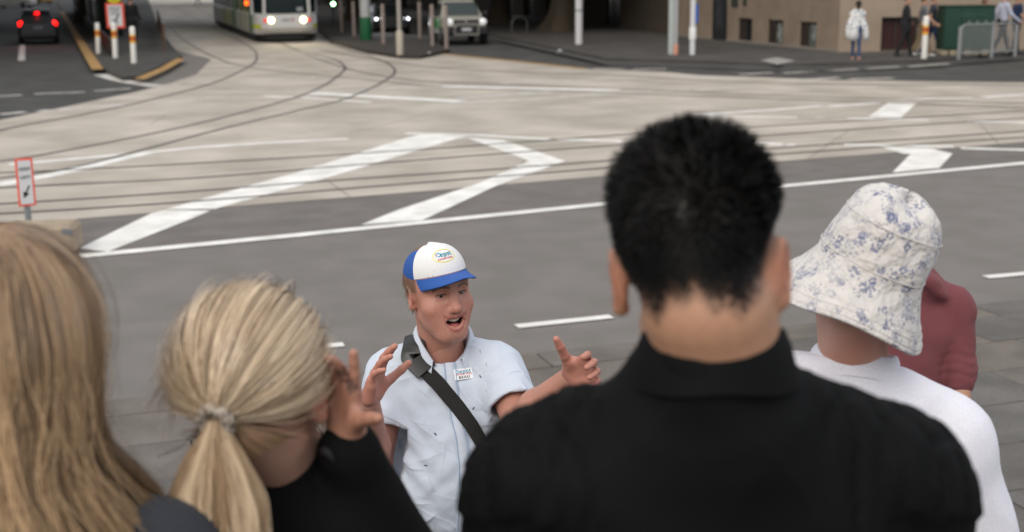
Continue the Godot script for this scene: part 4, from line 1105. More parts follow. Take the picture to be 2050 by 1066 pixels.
# the cloth of the upper body: neck base n, shoulders s0 (left) and s1 (right), then elbows, wrists; turn faces the chest
func torso_field(f: Field, n: Vector3, s0: Vector3, s1: Vector3, hip: Vector3, turn: Basis, chest: Vector3, waist: Vector3, loose := 0.0, k := 0.05) -> void:
	var mid := (s0 + s1) * 0.5
	f.ellb(mid.lerp(hip, 0.30), chest, turn, 0.02)
	f.ellb(mid.lerp(hip, 0.72), waist, turn, 0.08)
	f.ellb(hip + Vector3(0, 0.02, 0), Vector3(waist.x, 0.14, waist.z), turn, 0.06)
	for s in [s0, s1]:
		f.cap(n.lerp(s, 0.12) + Vector3(0, 0.005, 0), s.lerp(n, 0.12) + Vector3(0, 0.012, 0), 0.040 + loose, 0.056 + loose, k)
		f.cap(mid.lerp(s, 0.55) + (hip - mid) * 0.22, s + (hip - mid) * 0.05, 0.085 + loose, 0.065 + loose, k)

func sleeve(f: Field, a: Vector3, b: Vector3, c: Vector3, r0: float, r1: float, r2: float, k := 0.03) -> void:
	f.cap(a, b, r0, r1, k)
	if c != b: f.cap(b, c, r1, r2, 0.025)

# strands of hair on a head: points on the skull for a direction
func skull(d: Vector3, grow := 0.0) -> Vector3:   # head frame, d unit
	var r := Vector3(0.0765 + grow, 0.088 + grow, 0.098 + grow)
	var q := d / r
	return Vector3(0, 0.035, -0.014) + d / q.length()

func skull_normal(p: Vector3) -> Vector3:
	var q := p - Vector3(0, 0.035, -0.014)
	return Vector3(q.x / 0.00585, q.y / 0.00774, q.z / 0.0096).normalized()

func fabric(c: Color, seed_: int, scale := 0.02, relief := 0.06, rough := 0.9, sheen := 0.3) -> StandardMaterial3D:
	var m := mat(c, rough)
	m.albedo_texture = noise_tex(seed_, 0.2, 0.76, 1.0, 256, 2)
	m.uv1_triplanar = true
	m.uv1_scale = Vector3.ONE / (scale * 12.0)
	if sheen > 0.0:
		m.rim_enabled = true
		m.rim = sheen
		m.rim_tint = 0.7
	return m

func fold(p: Vector3, seed_: float, s: float) -> float:   # creases of cloth, -1..1
	var w := sin(p.x * 31.0 * s + seed_ + 2.2 * sin(p.y * 17.0 * s + seed_ * 1.7) + 1.3 * sin(p.z * 23.0 * s))
	var v := sin(p.y * 43.0 * s + p.x * 26.0 * s + 1.9 * sin(p.x * 21.0 * s + seed_) + seed_ * 0.6 + 1.5 * sin(p.z * 19.0 * s))
	return (1.0 - absf(w)) * 0.6 + (1.0 - absf(v)) * 0.55 - 0.6

func skin_mat() -> StandardMaterial3D:
	var m := vmat(0.5)
	m.subsurf_scatter_enabled = true
	m.subsurf_scatter_strength = 0.12
	m.albedo_texture = noise_tex(2, 0.11, 0.74, 1.0, 256, 4)
	m.heightmap_enabled = true
	m.heightmap_texture = noise_tex(3, 0.2, 0.1, 1.0, 256, 3)
	m.heightmap_scale = 0.045
	m.uv1_triplanar = true
	m.uv1_scale = Vector3.ONE / 0.045
	return m

# a standing collar round a neck
func collar_band(t: Node3D, c: Vector3, tilt: Basis, r0: float, r1: float, h: float, m: Material) -> void:
	var b := Batch.new()
	var rings := []
	for q in [[r0 + 0.004, -0.02], [r0, 0.0], [(r0 + r1) * 0.5 + 0.002, h * 0.5], [r1 + 0.001, h * 0.93], [r1 - 0.003, h], [r1 - 0.007, h * 0.96], [r1 - 0.007, h * 0.3]]:
		var r := []
		for k in 40:
			var a := TAU * k / 40.0
			r.append(c + tilt * Vector3(cos(a) * q[0], q[1] + 0.0015 * sin(a * 5.0), sin(a) * q[0] * 0.96))
		rings.append(r)
	b.loft(rings, true, false, false)
	put("collar", b.done(), m, t)

# what joins head, arms and hands under the clothes, so that a body is one figure
func frame_field(nb: Vector3, arms: Array, hip: Vector3) -> Field:
	var f := Field.new()
	f.cap(nb + Vector3(0, 0.04, 0), nb, 0.045, 0.05, 0.02)
	f.cap(nb, hip, 0.045, 0.08, 0.03)
	for a in arms:
		f.cap(nb.lerp(a[0], 0.1) + Vector3(0, -0.02, 0), a[0] + Vector3(0, -0.015, 0), 0.022, 0.028, 0.02)
		f.cap(a[0] + Vector3(0, -0.015, 0), a[1], 0.028, 0.034, 0.02)
		f.cap(a[1], a[2], 0.034, 0.024, 0.02)
	return f

func crease_texture(seed_: int, count: int, size: int) -> ImageTexture:   # a height map of straight, one-sided folds
	rng.seed = seed_
	var h := PackedFloat32Array()
	h.resize(size * size)
	for i in count:
		var c := Vector2(rng.randf(), rng.randf()) * size
		var a := rng.randf_range(-0.75, 0.75) + (1.3 if rng.randf() < 0.25 else 0.0)
		var d := Vector2(cos(a), sin(a))
		var l := rng.randf_range(28.0, 110.0)
		var w := rng.randf_range(6.0, 20.0)
		var amp := rng.randf_range(0.25, 1.0) * w / 12.0
		var lean := rng.randf_range(0.15, 0.85)
		var e := int(l * 0.5 + w) + 1
		for y in range(-e, e + 1):
			for x in range(-e, e + 1):
				var v := -x * d.y + y * d.x
				if absf(v) > w: continue
				var u := (x * d.x + y * d.y) / (l * 0.5)
				if absf(u) > 1.0: continue
				var s := (v / w + 1.0) * 0.5
				var prof := s / lean if s < lean else (1.0 - s) / (1.0 - lean)
				h[posmod(int(c.y) + y, size) * size + posmod(int(c.x) + x, size)] += amp * prof * prof * (1.0 - u * u)
	return ImageTexture.create_from_image(Image.create_from_data(size, size, false, Image.FORMAT_RF, h.to_byte_array()))

# ---------------------------------------------------------------- the speaker
func hit(f: Field, from: Vector3, dir: Vector3) -> Vector3:   # where a ray meets a field
	var act := PackedInt32Array(range(f.T.size()))
	var p := from
	for i in 90:
		var d := f.ev(p, act)
		if absf(d) < 0.0003: break
		p += dir * (d * 0.8)
		if p.distance_to(from) > 0.7: return from + dir * 0.3
	return p

func grad(f: Field, p: Vector3) -> Vector3:
	var act := PackedInt32Array(range(f.T.size()))
	var e := 0.002
	return Vector3(f.ev(p + Vector3(e, 0, 0), act) - f.ev(p - Vector3(e, 0, 0), act), f.ev(p + Vector3(0, e, 0), act) - f.ev(p - Vector3(0, e, 0), act), f.ev(p + Vector3(0, 0, e), act) - f.ev(p - Vector3(0, 0, e), act)).normalized()

func print_texture(seed_: int, marks: int, size: int, floral: bool) -> ImageTexture:
	rng.seed = seed_
	var im := Image.create(size, size, false, Image.FORMAT_RGB8)
	var n := FastNoiseLite.new()
	n.seed = seed_
	n.frequency = 0.15
	for y in size:
		for x in size:
			var v := 0.965 + 0.035 * n.get_noise_2d(x * 3.0, y) 
			im.set_pixel(x, y, Color(v, v, v))
	for i in marks:
		var c := Vector2(rng.randf() * size, rng.randf() * size)
		if not floral:
			var a := rng.randf() * TAU
			var d := Vector2(cos(a), sin(a))
			var ink: Color = [Color(0.05, 0.06, 0.1), Color(0.1, 0.08, 0.08), Color(0.12, 0.17, 0.3)][rng.randi() % 3]
			for y in range(-7, 8):
				for x in range(-7, 8):
					var q := Vector2(x, y)
					var u := q.dot(d) / 4.4
					var w := q.dot(d.orthogonal()) / 1.6
					if u * u + w * w < 1.0: im.set_pixel(posmod(int(c.x) + x, size), posmod(int(c.y) + y, size), ink)
		else:
			# a sprig: petals round a centre, a few stems and buds, printed in uneven blue
			var r := rng.randf_range(6.0, 15.0)
			var tone := rng.randf_range(0.45, 1.0)
			var petals := 4 + rng.randi() % 3
			var spots: Array[Vector3] = []
			for k in petals:
				var a := TAU * k / petals + rng.randf() * 0.6
				spots.append(Vector3(c.x + cos(a) * r, c.y + sin(a) * r, r * rng.randf_range(0.35, 0.62)))
			for k in 5:
				var a := rng.randf() * TAU
				spots.append(Vector3(c.x + cos(a) * r * rng.randf_range(1.5, 3.2), c.y + sin(a) * r * rng.randf_range(1.5, 3.2), r * rng.randf_range(0.15, 0.34)))
			for s in spots:
				var e := int(s.z) + 2
				for y in range(-e, e + 1):
					for x in range(-e, e + 1):
						var dd := Vector2(x, y).length() / s.z
						var wob := n.get_noise_2d((s.x + x) * 2.0, (s.y + y) * 2.0)
						if dd < 1.0 + wob * 0.6 and (dd > 0.5 + wob or rng.randf() < 0.45):
							var px := posmod(int(s.x) + x, size)
							var py := posmod(int(s.y) + y, size)
							var o := im.get_pixel(px, py)
							im.set_pixel(px, py, o.lerp(Color(0.2, 0.27, 0.52), clampf(tone * (0.75 + wob * 0.8), 0.0, 1.0)))
	return ImageTexture.create_from_image(im)

func put_words(parent: Node, text: String, size: float, col: Color, place: Callable, bold := true, called := "lettering") -> void:
	var t := words(text, size, bold, 0.0006)
	put(called, moved(t, place), mat(col, 0.6), parent)

func build_speaker() -> void:
	var t := thing("person", "laughing man in a blue and white cap and pale blue shirt with both hands raised", "person", Vector3(-0.17, 0.12, -3.2))
	var flesh := skin_mat()
	var base := Color(0.54, 0.262, 0.195)
	# ---- head
	var hb := Basis.from_euler(Vector3(deg_to_rad(-3.0), 0, 0))
	hb = Basis(Vector3.BACK, deg_to_rad(2.5)) * Basis(Vector3.UP, deg_to_rad(30.0)) * hb
	var H := Transform3D(hb * 0.895, Vector3(-0.019, 1.707, 0))
	var inv := H.affine_inverse()
	var hf := Field.new()
	head_field(hf, H, {"face": true, "jaw": 0.012, "fat": -0.006})
	var nb: Vector3 = Vector3(-0.01, 1.537, -0.05)
	hf.cap(H * Vector3(0, -0.05, -0.034), nb + Vector3(-0.004, 0, -0.01), 0.051, 0.058, 0.022)
	var tint := func(p: Vector3, _n: Vector3) -> Color:
		var q := inv * p
		var c := base
		var red := 0.0
		for s in [-1.0, 1.0]:
			red += exp(-(q - Vector3(s * 0.047, -0.036, 0.072)).length_squared() / 0.0007)
			red += 0.9 * exp(-(q - Vector3(s * 0.083, -0.008, -0.015)).length_squared() / 0.0012)
		red += 0.7 * exp(-(q - Vector3(0, -0.036, 0.112)).length_squared() / 0.0005)
		c = c.lerp(Color(0.53, 0.205, 0.155), clampf(red, 0.0, 1.0) * 0.7)
		if q.z > 0.05:
			# lips and the inside of the mouth
			var sx := q.x / 0.034
			var yu := -0.0632 + 0.0085 * sx * sx
			var yl := -0.0580 - 0.0420 * sqrt(maxf(1.0 - sx * sx, 0.0))
			if absf(sx) < 1.1 and q.z > 0.06:
				var near := minf(absf(q.y - yu + 0.0012), absf(q.y - yl))
				c = c.lerp(Color(0.40, 0.135, 0.11), smoothstep(0.0062, 0.0035, near))
				if q.y < yu - 0.002 and q.y > yl + 0.003 and q.z < 0.0925 - 0.0145 * sx * sx: c = Color(0.045, 0.012, 0.011)
			# brows, the line of the lashes, painted shade under the eyes and in the nostrils
			for s in [-1.0, 1.0]:
				var u: float = q.x * s
				var by: float = 0.0225 + 0.004 * sin((u - 0.012) / 0.042 * PI) - maxf(u - 0.04, 0.0) * 0.25
				if u > 0.011 and u < 0.056: c = c.lerp(Color(0.15, 0.08, 0.045), smoothstep(0.0060, 0.002, absf(q.y - by)) * 0.9)
				if u > 0.017 and u < 0.048: c = c.lerp(Color(0.05, 0.028, 0.022), smoothstep(0.0030, 0.0010, absf(q.y - 0.0042 + absf(u - 0.032) * 0.12)) * 0.9)
				c = c.lerp(Color(0.32, 0.135, 0.1), exp(-(q - Vector3(s * 0.033, -0.016, 0.08)).length_squared() / 0.00016) * 0.5)  # shade of the eye socket painted into the skin
			c = c.lerp(Color(0.06, 0.02, 0.018), exp(-(Vector3(absf(q.x), q.y, q.z) - Vector3(0.0075, -0.05, 0.106)).length_squared() / 0.000012))
		else:
			# shaved stubble of the hairline at the sides and back
			c = c.lerp(Color(0.12, 0.07, 0.04), smoothstep(-0.03, 0.0, q.y - 0.02 + maxf(-q.z, 0.0) * 0.7) * smoothstep(0.035, 0.02, q.z) * 0.8)
		return c * (1.0 + 0.05 * sin(q.x * 310.0 + 3.0 * sin(q.y * 190.0)) * sin(q.y * 270.0 + 2.0 * sin(q.z * 230.0)))
	# ---- arms and hands
	var plain := func(p: Vector3, _n: Vector3) -> Color:
		return base * (0.96 + 0.05 * sin(p.x * 60.0) * sin(p.y * 50.0))
	var sR: Vector3 = Vector3(-0.148, 1.478, -0.02)
	var sL: Vector3 = Vector3(0.135, 1.488, -0.02)
	var eR: Vector3 = Vector3(-0.188, 1.254, 0.06)
	var wR: Vector3 = Vector3(-0.176, 1.492, 0.24)
	var eL: Vector3 = Vector3(0.185, 1.395, 0.12)
	var wL: Vector3 = Vector3(0.307, 1.551, 0.25)
	var af := Field.new()
	af.cap(sR, eR, 0.050, 0.042, 0.02)
	af.cap(eR, eR.lerp(wR, 0.35), 0.042, 0.043, 0.02)
	af.cap(eR.lerp(wR, 0.35), wR, 0.042, 0.027, 0.02)
	af.cap(sL, eL, 0.050, 0.041, 0.02)
	af.cap(eL, eL.lerp(wL, 0.35), 0.041, 0.043, 0.02)
	af.cap(eL.lerp(wL, 0.35), wL, 0.042, 0.028, 0.02)
	var knuckle := func(p: Vector3, _n: Vector3) -> Color:
		return base.lerp(Color(0.54, 0.21, 0.155), 0.45) * (0.97 + 0.05 * sin(p.x * 160.0) * sin(p.y * 140.0))
	var hr := Field.new()
	hand_field(hr, wR, Vector3(0.27, 0.93, 0.2), Vector3(0.33, 0.05, -0.92), 0.96, [0.16, 0.22, 0.3, 0.38], 0.75, -1.0, 0.15)
	var hl := Field.new()
	hand_field(hl, wL, Vector3(0.42, 0.42, 0.60), Vector3(-0.42, 0.85, -0.1), 0.98, [0.45, 0.55, 0.6, 0.62], 0.7, 1.0, -0.15)
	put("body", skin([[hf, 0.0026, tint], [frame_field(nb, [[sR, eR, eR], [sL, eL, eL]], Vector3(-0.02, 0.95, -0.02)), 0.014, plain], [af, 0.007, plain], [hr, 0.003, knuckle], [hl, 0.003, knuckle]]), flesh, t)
	# ---- eyes and teeth
	for s in [-1.0, 1.0]:
		var e := Batch.new()
		var prof := []
		for i in 9:
			var a := PI * i / 8.0
			prof.append(Vector2(sin(a) * 0.0118, -cos(a) * 0.0118))
		e.lathe(prof, 16, H * Transform3D(Basis(Vector3.RIGHT, PI / 2), Vector3(s * 0.032, -0.002, 0.0735)))
		for i in e.v.size():
			var q := inv * e.v[i] - Vector3(s * 0.032 - 0.001, -0.002, 0.0735)
			var r := Vector2(q.x, q.y).length()
			e.c[i] = Color(0.02, 0.025, 0.03) if r < 0.0072 and q.z > 0.0 else Color(0.42, 0.36, 0.33)
		put("eye", e.done(), vmat(0.15), t)
	var tb := Batch.new()
	var ring0 := []
	var rows := [[], [], [], []]
	for i in 13:
		var a := (i / 12.0 - 0.5) * 2.0
		var x := a * 0.0290
		var z := 0.0905 - a * a * 0.0150
		var gap: float = 0.0006 * (1.0 if i % 2 else 0.0)
		var yt := -0.0655 + 0.0075 * a * a
		var yb := -0.0760 + 0.0115 * a * a
		rows[0].append(H * Vector3(x, yt, z - 0.004))
		rows[1].append(H * Vector3(x, yt, z - gap))
		rows[2].append(H * Vector3(x, yb, z + 0.001 - gap))
		rows[3].append(H * Vector3(x, yb, z - 0.004))
	tb.loft(rows, false)
	put("teeth", tb.done(), mat(Color(0.66, 0.60, 0.5), 0.25), t)
	var tg := Field.new()
	tg.X = H
	tg.ell(Vector3(0, -0.0905, 0.074), Vector3(0.019, 0.008, 0.019), 0.01)
	put("tongue", smooth(tg, 0.003), mat(Color(0.36, 0.1, 0.095), 0.35), t)
	# ---- hair that shows under the cap
	var hair := Batch.new()
	rng.seed = 4
	for i in 2600:
		var az := rng.randf_range(-PI, PI)   # 0 is the face
		var d: Vector3
		var y0: float
		if absf(az) < 0.75:
			y0 = rng.randf_range(0.048, 0.075)
		elif absf(az) < 2.05:
			y0 = rng.randf_range(0.006 if absf(az) > 1.05 and absf(az) < 1.4 else 0.034, 0.07)
		else:
			y0 = rng.randf_range(-0.045, 0.06)
		d = Vector3(sin(az), 0, cos(az))
		var p := skull(Vector3(d.x, (y0 - 0.035) / 0.09, d.z).normalized(), 0.002)
		p.y = y0
		var n := skull_normal(p)
		var l := rng.randf_range(0.012, 0.026)
		var down := Vector3(rng.randf_range(-0.3, 0.3), -1, -0.35 if absf(az) > 0.75 else 0.5)
		var q := p + (down.normalized() + n * rng.randf_range(0.1, 0.4)) * l
		var g := rng.randf_range(0.6, 1.3)
		var c := Color(0.17 * g, 0.095 * g, 0.045 * g)
		hair.ribbon(PackedVector3Array([H * p, H * (p.lerp(q, 0.5) + n * 0.002), H * q]), PackedVector3Array([H.basis * n, H.basis * n, H.basis * n]), 0.0018, 0.0009, c, c * 1.2, 0.5)
	put("hair", hair.done(), vmat(0.55), t)
	# ---- cap
	var cap_in := Transform3D(Basis(Vector3.BACK, deg_to_rad(4.0)) * Basis(Vector3.RIGHT, deg_to_rad(-7.0)), Vector3(0, 0.049, -0.012))
	var C := H * cap_in
	var dome := func(az: float, el: float, grow: float) -> Vector3:
		var front := maxf(cos(az), 0.0)
		var r := Vector3(0.0848, 0.080 + 0.009 * front * front, 0.1065)
		var ce := pow(cos(el), 0.8)
		var se := sin(el)
		return Vector3(sin(az) * ce * (r.x + grow), se * (r.y + grow), cos(az) * ce * (r.z + grow))
	var patch := func(az0: float, az1: float, grow: float, na: int, ne: int, el0: float, el1: float) -> ArrayMesh:
		var b := Batch.new()
		var rings := []
		for j in ne + 1:
			var r := []
			for i in na + 1:
				r.append(C * dome.call(lerpf(az0, az1, float(i) / na), lerpf(el0, el1, float(j) / ne), grow))
			rings.append(r)
		b.loft(rings, false)
		b.turned(C.origin)
		return b.done()
	var blue := fabric(Color(0.012, 0.085, 0.36), 3, 0.02, 0.0, 0.75)
	var white := fabric(Color(0.82, 0.82, 0.82), 3, 0.02, 0.0, 0.8)
	put("cap_front", patch.call(-1.2, 1.2, 0.0012, 36, 16, 0.0, PI / 2 - 0.02), white, t)
	put("cap_back", patch.call(1.2, TAU - 1.2, 0.0, 44, 16, -0.12, PI / 2), blue, t)
	var piping := Batch.new()
	for s in [-1.2, 1.2]:
		var ps := []
		var rs := []
		for i in 11:
			ps.append(C * dome.call(s, i * 0.145, 0.0015))
			rs.append(0.0016)
		piping.tube(ps, rs, 6)
	put("cap_seam", piping.done(), white, t).set_meta("kind", "stuff")
	var bt := Batch.new()
	bt.lathe([Vector2(0, -0.002), Vector2(0.007, -0.002), Vector2(0.006, 0.003), Vector2(0, 0.005)], 14, C * Transform3D(Basis(), Vector3(0, 0.0795, 0)))
	put("cap_button", bt.done(), blue, t)
	var top := []
	for j in 9:
		var r := []
		for i in 25:
			var az := lerpf(-1.16, 1.16, i / 24.0)
			var o: Vector3 = dome.call(az, 0.02, 0.001)
			var v := j / 8.0
			var reach := 0.074 * pow(maxf(cos(az * 1.22), 0.0), 0.55)
			var p := o + Vector3(sin(az) * 0.10, 0, cos(az * 0.5)) * reach * v
			p.y += -v * 0.012 * (1.0 + absf(sin(az))) - 0.30 * p.x * p.x / 0.09 * minf(v * 4.0, 1.0) * 0.28 - 0.004
			r.append(p)
		top.append(r)
	var vis := Batch.new()
	var vr := []
	for j in 18:   # over the top and back along the underside
		var k := []
		for p in top[j if j < 9 else 17 - j]: k.append(C * (p - Vector3(0, 0.0 if j < 9 else 0.0035, 0)))
		vr.append(k)
	vis.loft(vr, false)
	put("visor", vis.done(), blue, t)
	# badge on the cap: a yellow oval with lettering
	var on_cap := func(x: float, y: float, up: float) -> Transform3D:   # metres on the front panel
		var az := x / 0.092 - 0.02
		var el := 0.60 + y / 0.098
		var p: Vector3 = dome.call(az, el, 0.0012 + up)
		var px: Vector3 = dome.call(az + 0.01, el, 0.0012 + up)
		var py: Vector3 = dome.call(az, el + 0.01, 0.0012 + up)
		var bx := (px - p).normalized()
		var bz := bx.cross(py - p).normalized()
		return C * Transform3D(Basis(bx, bz.cross(bx), bz), p)
	var oval := Batch.new()
	var r0 := []
	var r1 := []
	for i in 48:
		var a := TAU * i / 48.0
		r0.append(on_cap.call(cos(a) * 0.041, sin(a) * 0.0235, 0.0008).origin)
		r1.append(on_cap.call(cos(a) * 0.0388, sin(a) * 0.0212, 0.0008).origin)
	oval.loft([r0, r1], true, false, false)
	oval.turned(C.origin)
	var logo := put("cap_badge", oval.done(), mat(Color(0.75, 0.65, 0.02), 0.6), t)
	put_words(logo, "epot", 0.0150, Color(0.01, 0.22, 0.3), func(p: Vector3) -> Transform3D: return on_cap.call(p.x + 0.0075, p.y + 0.0035, 0.001 + p.z * 0.2))
	put_words(logo, "ADVENTURES", 0.0055, Color(0.6, 0.06, 0.12), func(p: Vector3) -> Transform3D: return on_cap.call(p.x * 1.12, p.y - 0.0115, 0.001 + p.z * 0.2), true)
	# its initial, an open ring with dots
	var dm := Batch.new()
	var d0 := []
	var d1 := []
	for i in 21:
		var a := lerpf(-2.2, 2.2, i / 20.0)
		d0.append(on_cap.call(-0.0195 + cos(a) * 0.0078, 0.0052 + sin(a) * 0.0078, 0.001).origin)
		d1.append(on_cap.call(-0.0195 + cos(a) * 0.0048, 0.0052 + sin(a) * 0.0048, 0.001).origin)
	dm.loft([d0, d1], false)
	dm.turned(C.origin)
	put("lettering", dm.done(), mat(Color(0.02, 0.3, 0.62), 0.6), logo)
	for k in [[-0.0285, 0.0105], [-0.029, 0.0052], [-0.0285, 0.0], [-0.025, 0.0075], [-0.025, 0.003]]:
		var dt := Batch.new()
		dt.lathe([Vector2(0, 0), Vector2(0.0012, 0), Vector2(0, 0.0003)], 8, on_cap.call(k[0], k[1], 0.0009) * Transform3D(Basis(Vector3.RIGHT, PI / 2), Vector3.ZERO))
		put("dot", dt.done(), mat(Color(0.1, 0.12, 0.5), 0.6), logo)
	# ---- shirt
	var turn := Basis(Vector3.UP, deg_to_rad(12.0))
	var hip := Vector3(-0.022, 0.96, -0.02)
	var sf := Field.new()
	var neck := nb + Vector3(-0.005, 0.008, -0.012)
	torso_field(sf, neck, sL, sR, hip, turn, Vector3(0.165, 0.215, 0.112), Vector3(0.152, 0.19, 0.122), 0.0, 0.04)
	sf.ellb(Vector3(-0.005, 1.226, 0.07), Vector3(0.125, 0.17, 0.09), turn, 0.06)
	sf.cap(hip + Vector3(0, 0.05, 0), hip + Vector3(0, -0.10, 0), 0.135, 0.15, 0.05)
	var hemR := sR.lerp(eR, 0.53)
	var hemL := sL.lerp(eL, 0.72)
	for q in [[sR, hemR, eR], [sL, hemL, eL]]:
		var dir: Vector3 = (q[2] - q[0]).normalized()
		sf.cap(q[0], q[1] + dir * 0.06, 0.064, 0.071, 0.025)
	for q in [[sR, hemR, eR], [sL, hemL, eL]]:
		var dir: Vector3 = (q[2] - q[0]).normalized()
		var sd := dir.cross(Vector3.BACK).normalized()
		var bs := Basis(sd, dir, sd.cross(dir))
		sf.boxb(q[1] + dir * 0.09, Vector3(0.072, 0.09, 0.085), 0.004, bs, 0.004, 1)
		sf.cap(q[1] - dir * 0.05, q[1] + dir * 0.1, 0.052, 0.066, 0.004, 1)
	var nk := H.basis.y.normalized()
	sf.cap(nb + Vector3(0, -0.012, 0.012), nb + Vector3(0.004, 0.12, 0.03), 0.060, 0.066, 0.006, 1)
	var cloth := fabric(Color(0.57, 0.63, 0.73), 6, 0.02, 0.0, 0.85, 0.2)
	cloth.albedo_texture = print_texture(12, 13, 512, false)
	cloth.uv1_scale = Vector3.ONE / 0.5
	cloth.uv1_triplanar_sharpness = 6.0
	cloth.heightmap_enabled = true
	cloth.heightmap_texture = crease_texture(9, 110, 384)
	cloth.heightmap_scale = 0.30
	var creases := func(p: Vector3, n: Vector3) -> float:
		var w := fold(p, 1.3, 1.0) * 0.0030 + fold(p * 1.9, 4.1, 1.0) * 0.0014
		# pulls running from the armpits across the belly
		var q := p - Vector3(-0.1, 1.28, 0.08)
		w += 0.0032 * sin((q.y * 0.86 + q.x * 0.5) * 105.0 + 2.0 * sin(q.x * 19.0)) * exp(-q.length_squared() / 0.03)
		q = p - Vector3(0.1, 1.3, 0.1)
		w += 0.0030 * sin((q.y * 0.9 - q.x * 0.45) * 95.0 + 2.0 * sin(q.x * 23.0)) * exp(-q.length_squared() / 0.014)
		q = p - Vector3(-0.02, 1.06, 0.1)
		w += 0.0034 * sin((q.y * 0.95 + q.x * 0.35) * 88.0 + 2.6 * sin(q.x * 15.0 + 1.0)) * exp(-q.length_squared() / 0.03)
		return w
	put("shirt", smooth(sf, 0.0055, null, creases), cloth, t)
	# collar
	var plaincloth := fabric(Color(0.58, 0.64, 0.74), 6, 0.02, 0.0, 0.85, 0.2)
	var col := Batch.new()
	var rings := []
	for i in 33:
		var a := lerpf(-2.62, 2.62, i / 32.0)   # 0 is the nape
		var open := pow(absf(a) / 2.62, 3.0)
		var rx := 0.066 + 0.006 * open
		var dirv := turn * Vector3(sin(a), 0, -cos(a))
		var c0 := nb + Vector3(0.0, 0.024 - 0.064 * open, 0.004 + 0.012 * open)
		var r := []
		var up := Vector3(0, 1, 0)
		r.append(c0 + dirv * rx)
		r.append(c0 + dirv * (rx - 0.004) + up * 0.022)
		r.append(c0 + dirv * (rx - 0.003) + up * 0.046 * (1.0 - 0.3 * open))
		r.append(c0 + dirv * (rx + 0.003) + up * (0.049 - 0.014 * open))
		r.append(c0 + dirv * (rx + 0.010) + up * (0.038 - 0.016 * open))
		r.append(c0 + dirv * (rx + 0.019 + 0.004 * open) + up * (0.006 - 0.034 * open) + turn * Vector3(sin(a) * 0.006, 0, 0.004) * open)
		r.append(c0 + dirv * (rx + 0.022 + 0.004 * open) + up * (-0.008 - 0.046 * open) + turn * Vector3(sin(a) * 0.012, 0, 0.002) * open)
		rings.append(r)
	col.loft(rings, false)
	put("collar", col.done(), plaincloth, t)
	# placket with buttons, pocket
	var face := turn * Vector3(0, 0, 1)
	var on_shirt := func(p: Vector3, lift: float) -> Transform3D:
		var look := (p - Vector3(0.17, 2.48, 3.2)).normalized()   # from where the listeners stand
		var h := hit(sf, p - look * 0.3, look)
		var n := grad(sf, h)
		h += n * (lift + maxf(creases.call(h, n), -0.001))
		var x := (turn * Vector3.RIGHT)
		x = (x - n * n.dot(x)).normalized()
		return Transform3D(Basis(x, n.cross(x), n), h)
	var line := [Vector3(0.011, 1.544, 0.1), Vector3(0.016, 1.503, 0.12), Vector3(0.026, 1.425, 0.14), Vector3(0.04, 1.367, 0.16), Vector3(0.046, 1.305, 0.17), Vector3(0.045, 1.213, 0.17), Vector3(0.036, 1.106, 0.17), Vector3(0.03, 1.011, 0.17)]
	var lc := Curve3D.new()
	for p in line: lc.add_point(p)
	var pk := Batch.new()
	var pr := []
	for i in 41:
		var p := lc.sample_baked(lc.get_baked_length() * i / 40.0)
		var r := []
		for k in 5:
			var o := (k / 4.0 - 0.5) * 0.03
			var f: Transform3D = on_shirt.call(p + turn * Vector3(o, 0, 0), 0.0048 if k > 0 and k < 4 else -0.0005)
			r.append(f.origin)
		pr.append(r)
	pk.loft(pr, false)
	pk.turned(Vector3.ZERO, face)
	put("placket", pk.done(), plaincloth, t)
	for o in [-0.0135, 0.0135]:
		var ps := []
		var rs := []
		for i in 41:
			var f: Transform3D = on_shirt.call(lc.sample_baked(lc.get_baked_length() * i / 40.0) + turn * Vector3(o, 0, 0), 0.0046)
			ps.append(f.origin)
			rs.append(0.0011)
		var sb := Batch.new()
		sb.tube(ps, rs, 5)
		put("stitching", sb.done(), mat(Color(0.30, 0.42, 0.58), 0.8), t)
	for i in 6:
		var f: Transform3D = on_shirt.call(lc.sample_baked(0.05 + 0.072 * i), 0.0035)
		var b := Batch.new()
		b.lathe([Vector2(0, -0.001), Vector2(0.0052, -0.001), Vector2(0.0052, 0.0008), Vector2(0.004, 0.0014), Vector2(0.0034, 0.0008), Vector2(0, 0.0008)], 14, f * Transform3D(Basis(Vector3.RIGHT, PI / 2), Vector3.ZERO))
		put("button", b.done(), mat(Color(0.62, 0.66, 0.7), 0.3), t)
	var pkt := Batch.new()
	var g0 := []
	for j in 9:
		var r := []
		for i in 9:
			var p: Vector3 = Vector3(0.067, 1.474, 0.14) + turn * Vector3((i / 8.0 - 0.5) * 0.075, (j / 8.0 - 0.5) * 0.09, 0)
			var rim := i == 0 or j == 0 or i == 8 or j == 8
			r.append(on_shirt.call(p, -0.001 if rim else 0.0024).origin)
		g0.append(r)
	pkt.loft(g0, false)
	pkt.turned(Vector3.ZERO, face)
	put("pocket", pkt.done(), cloth, t)
	# name badge
	var F: Transform3D = on_shirt.call(Vector3(0.047, 1.528, 0.14), 0.004)
	F.basis = F.basis * Basis(Vector3.BACK, deg_to_rad(5.0))
	var nbm := Batch.new()
	nbm.box(F, Vector3(0.0245, 0.0145, 0.0012), 0.0006)
	var tagm := put("name_badge", nbm.done(), mat(Color(0.8, 0.8, 0.82), 0.4), t)
	put_words(tagm, "Depot", 0.0105, Color(0.01, 0.24, 0.36), func(p: Vector3) -> Transform3D: return F * Transform3D(Basis(), Vector3(p.x, p.y + 0.0065, 0.0014 + p.z * 0.2)))
	put_words(tagm, "ADVENTURES", 0.0035, Color(0.6, 0.08, 0.12), func(p: Vector3) -> Transform3D: return F * Transform3D(Basis(), Vector3(p.x * 1.1, p.y - 0.0005, 0.0014 + p.z * 0.2)))
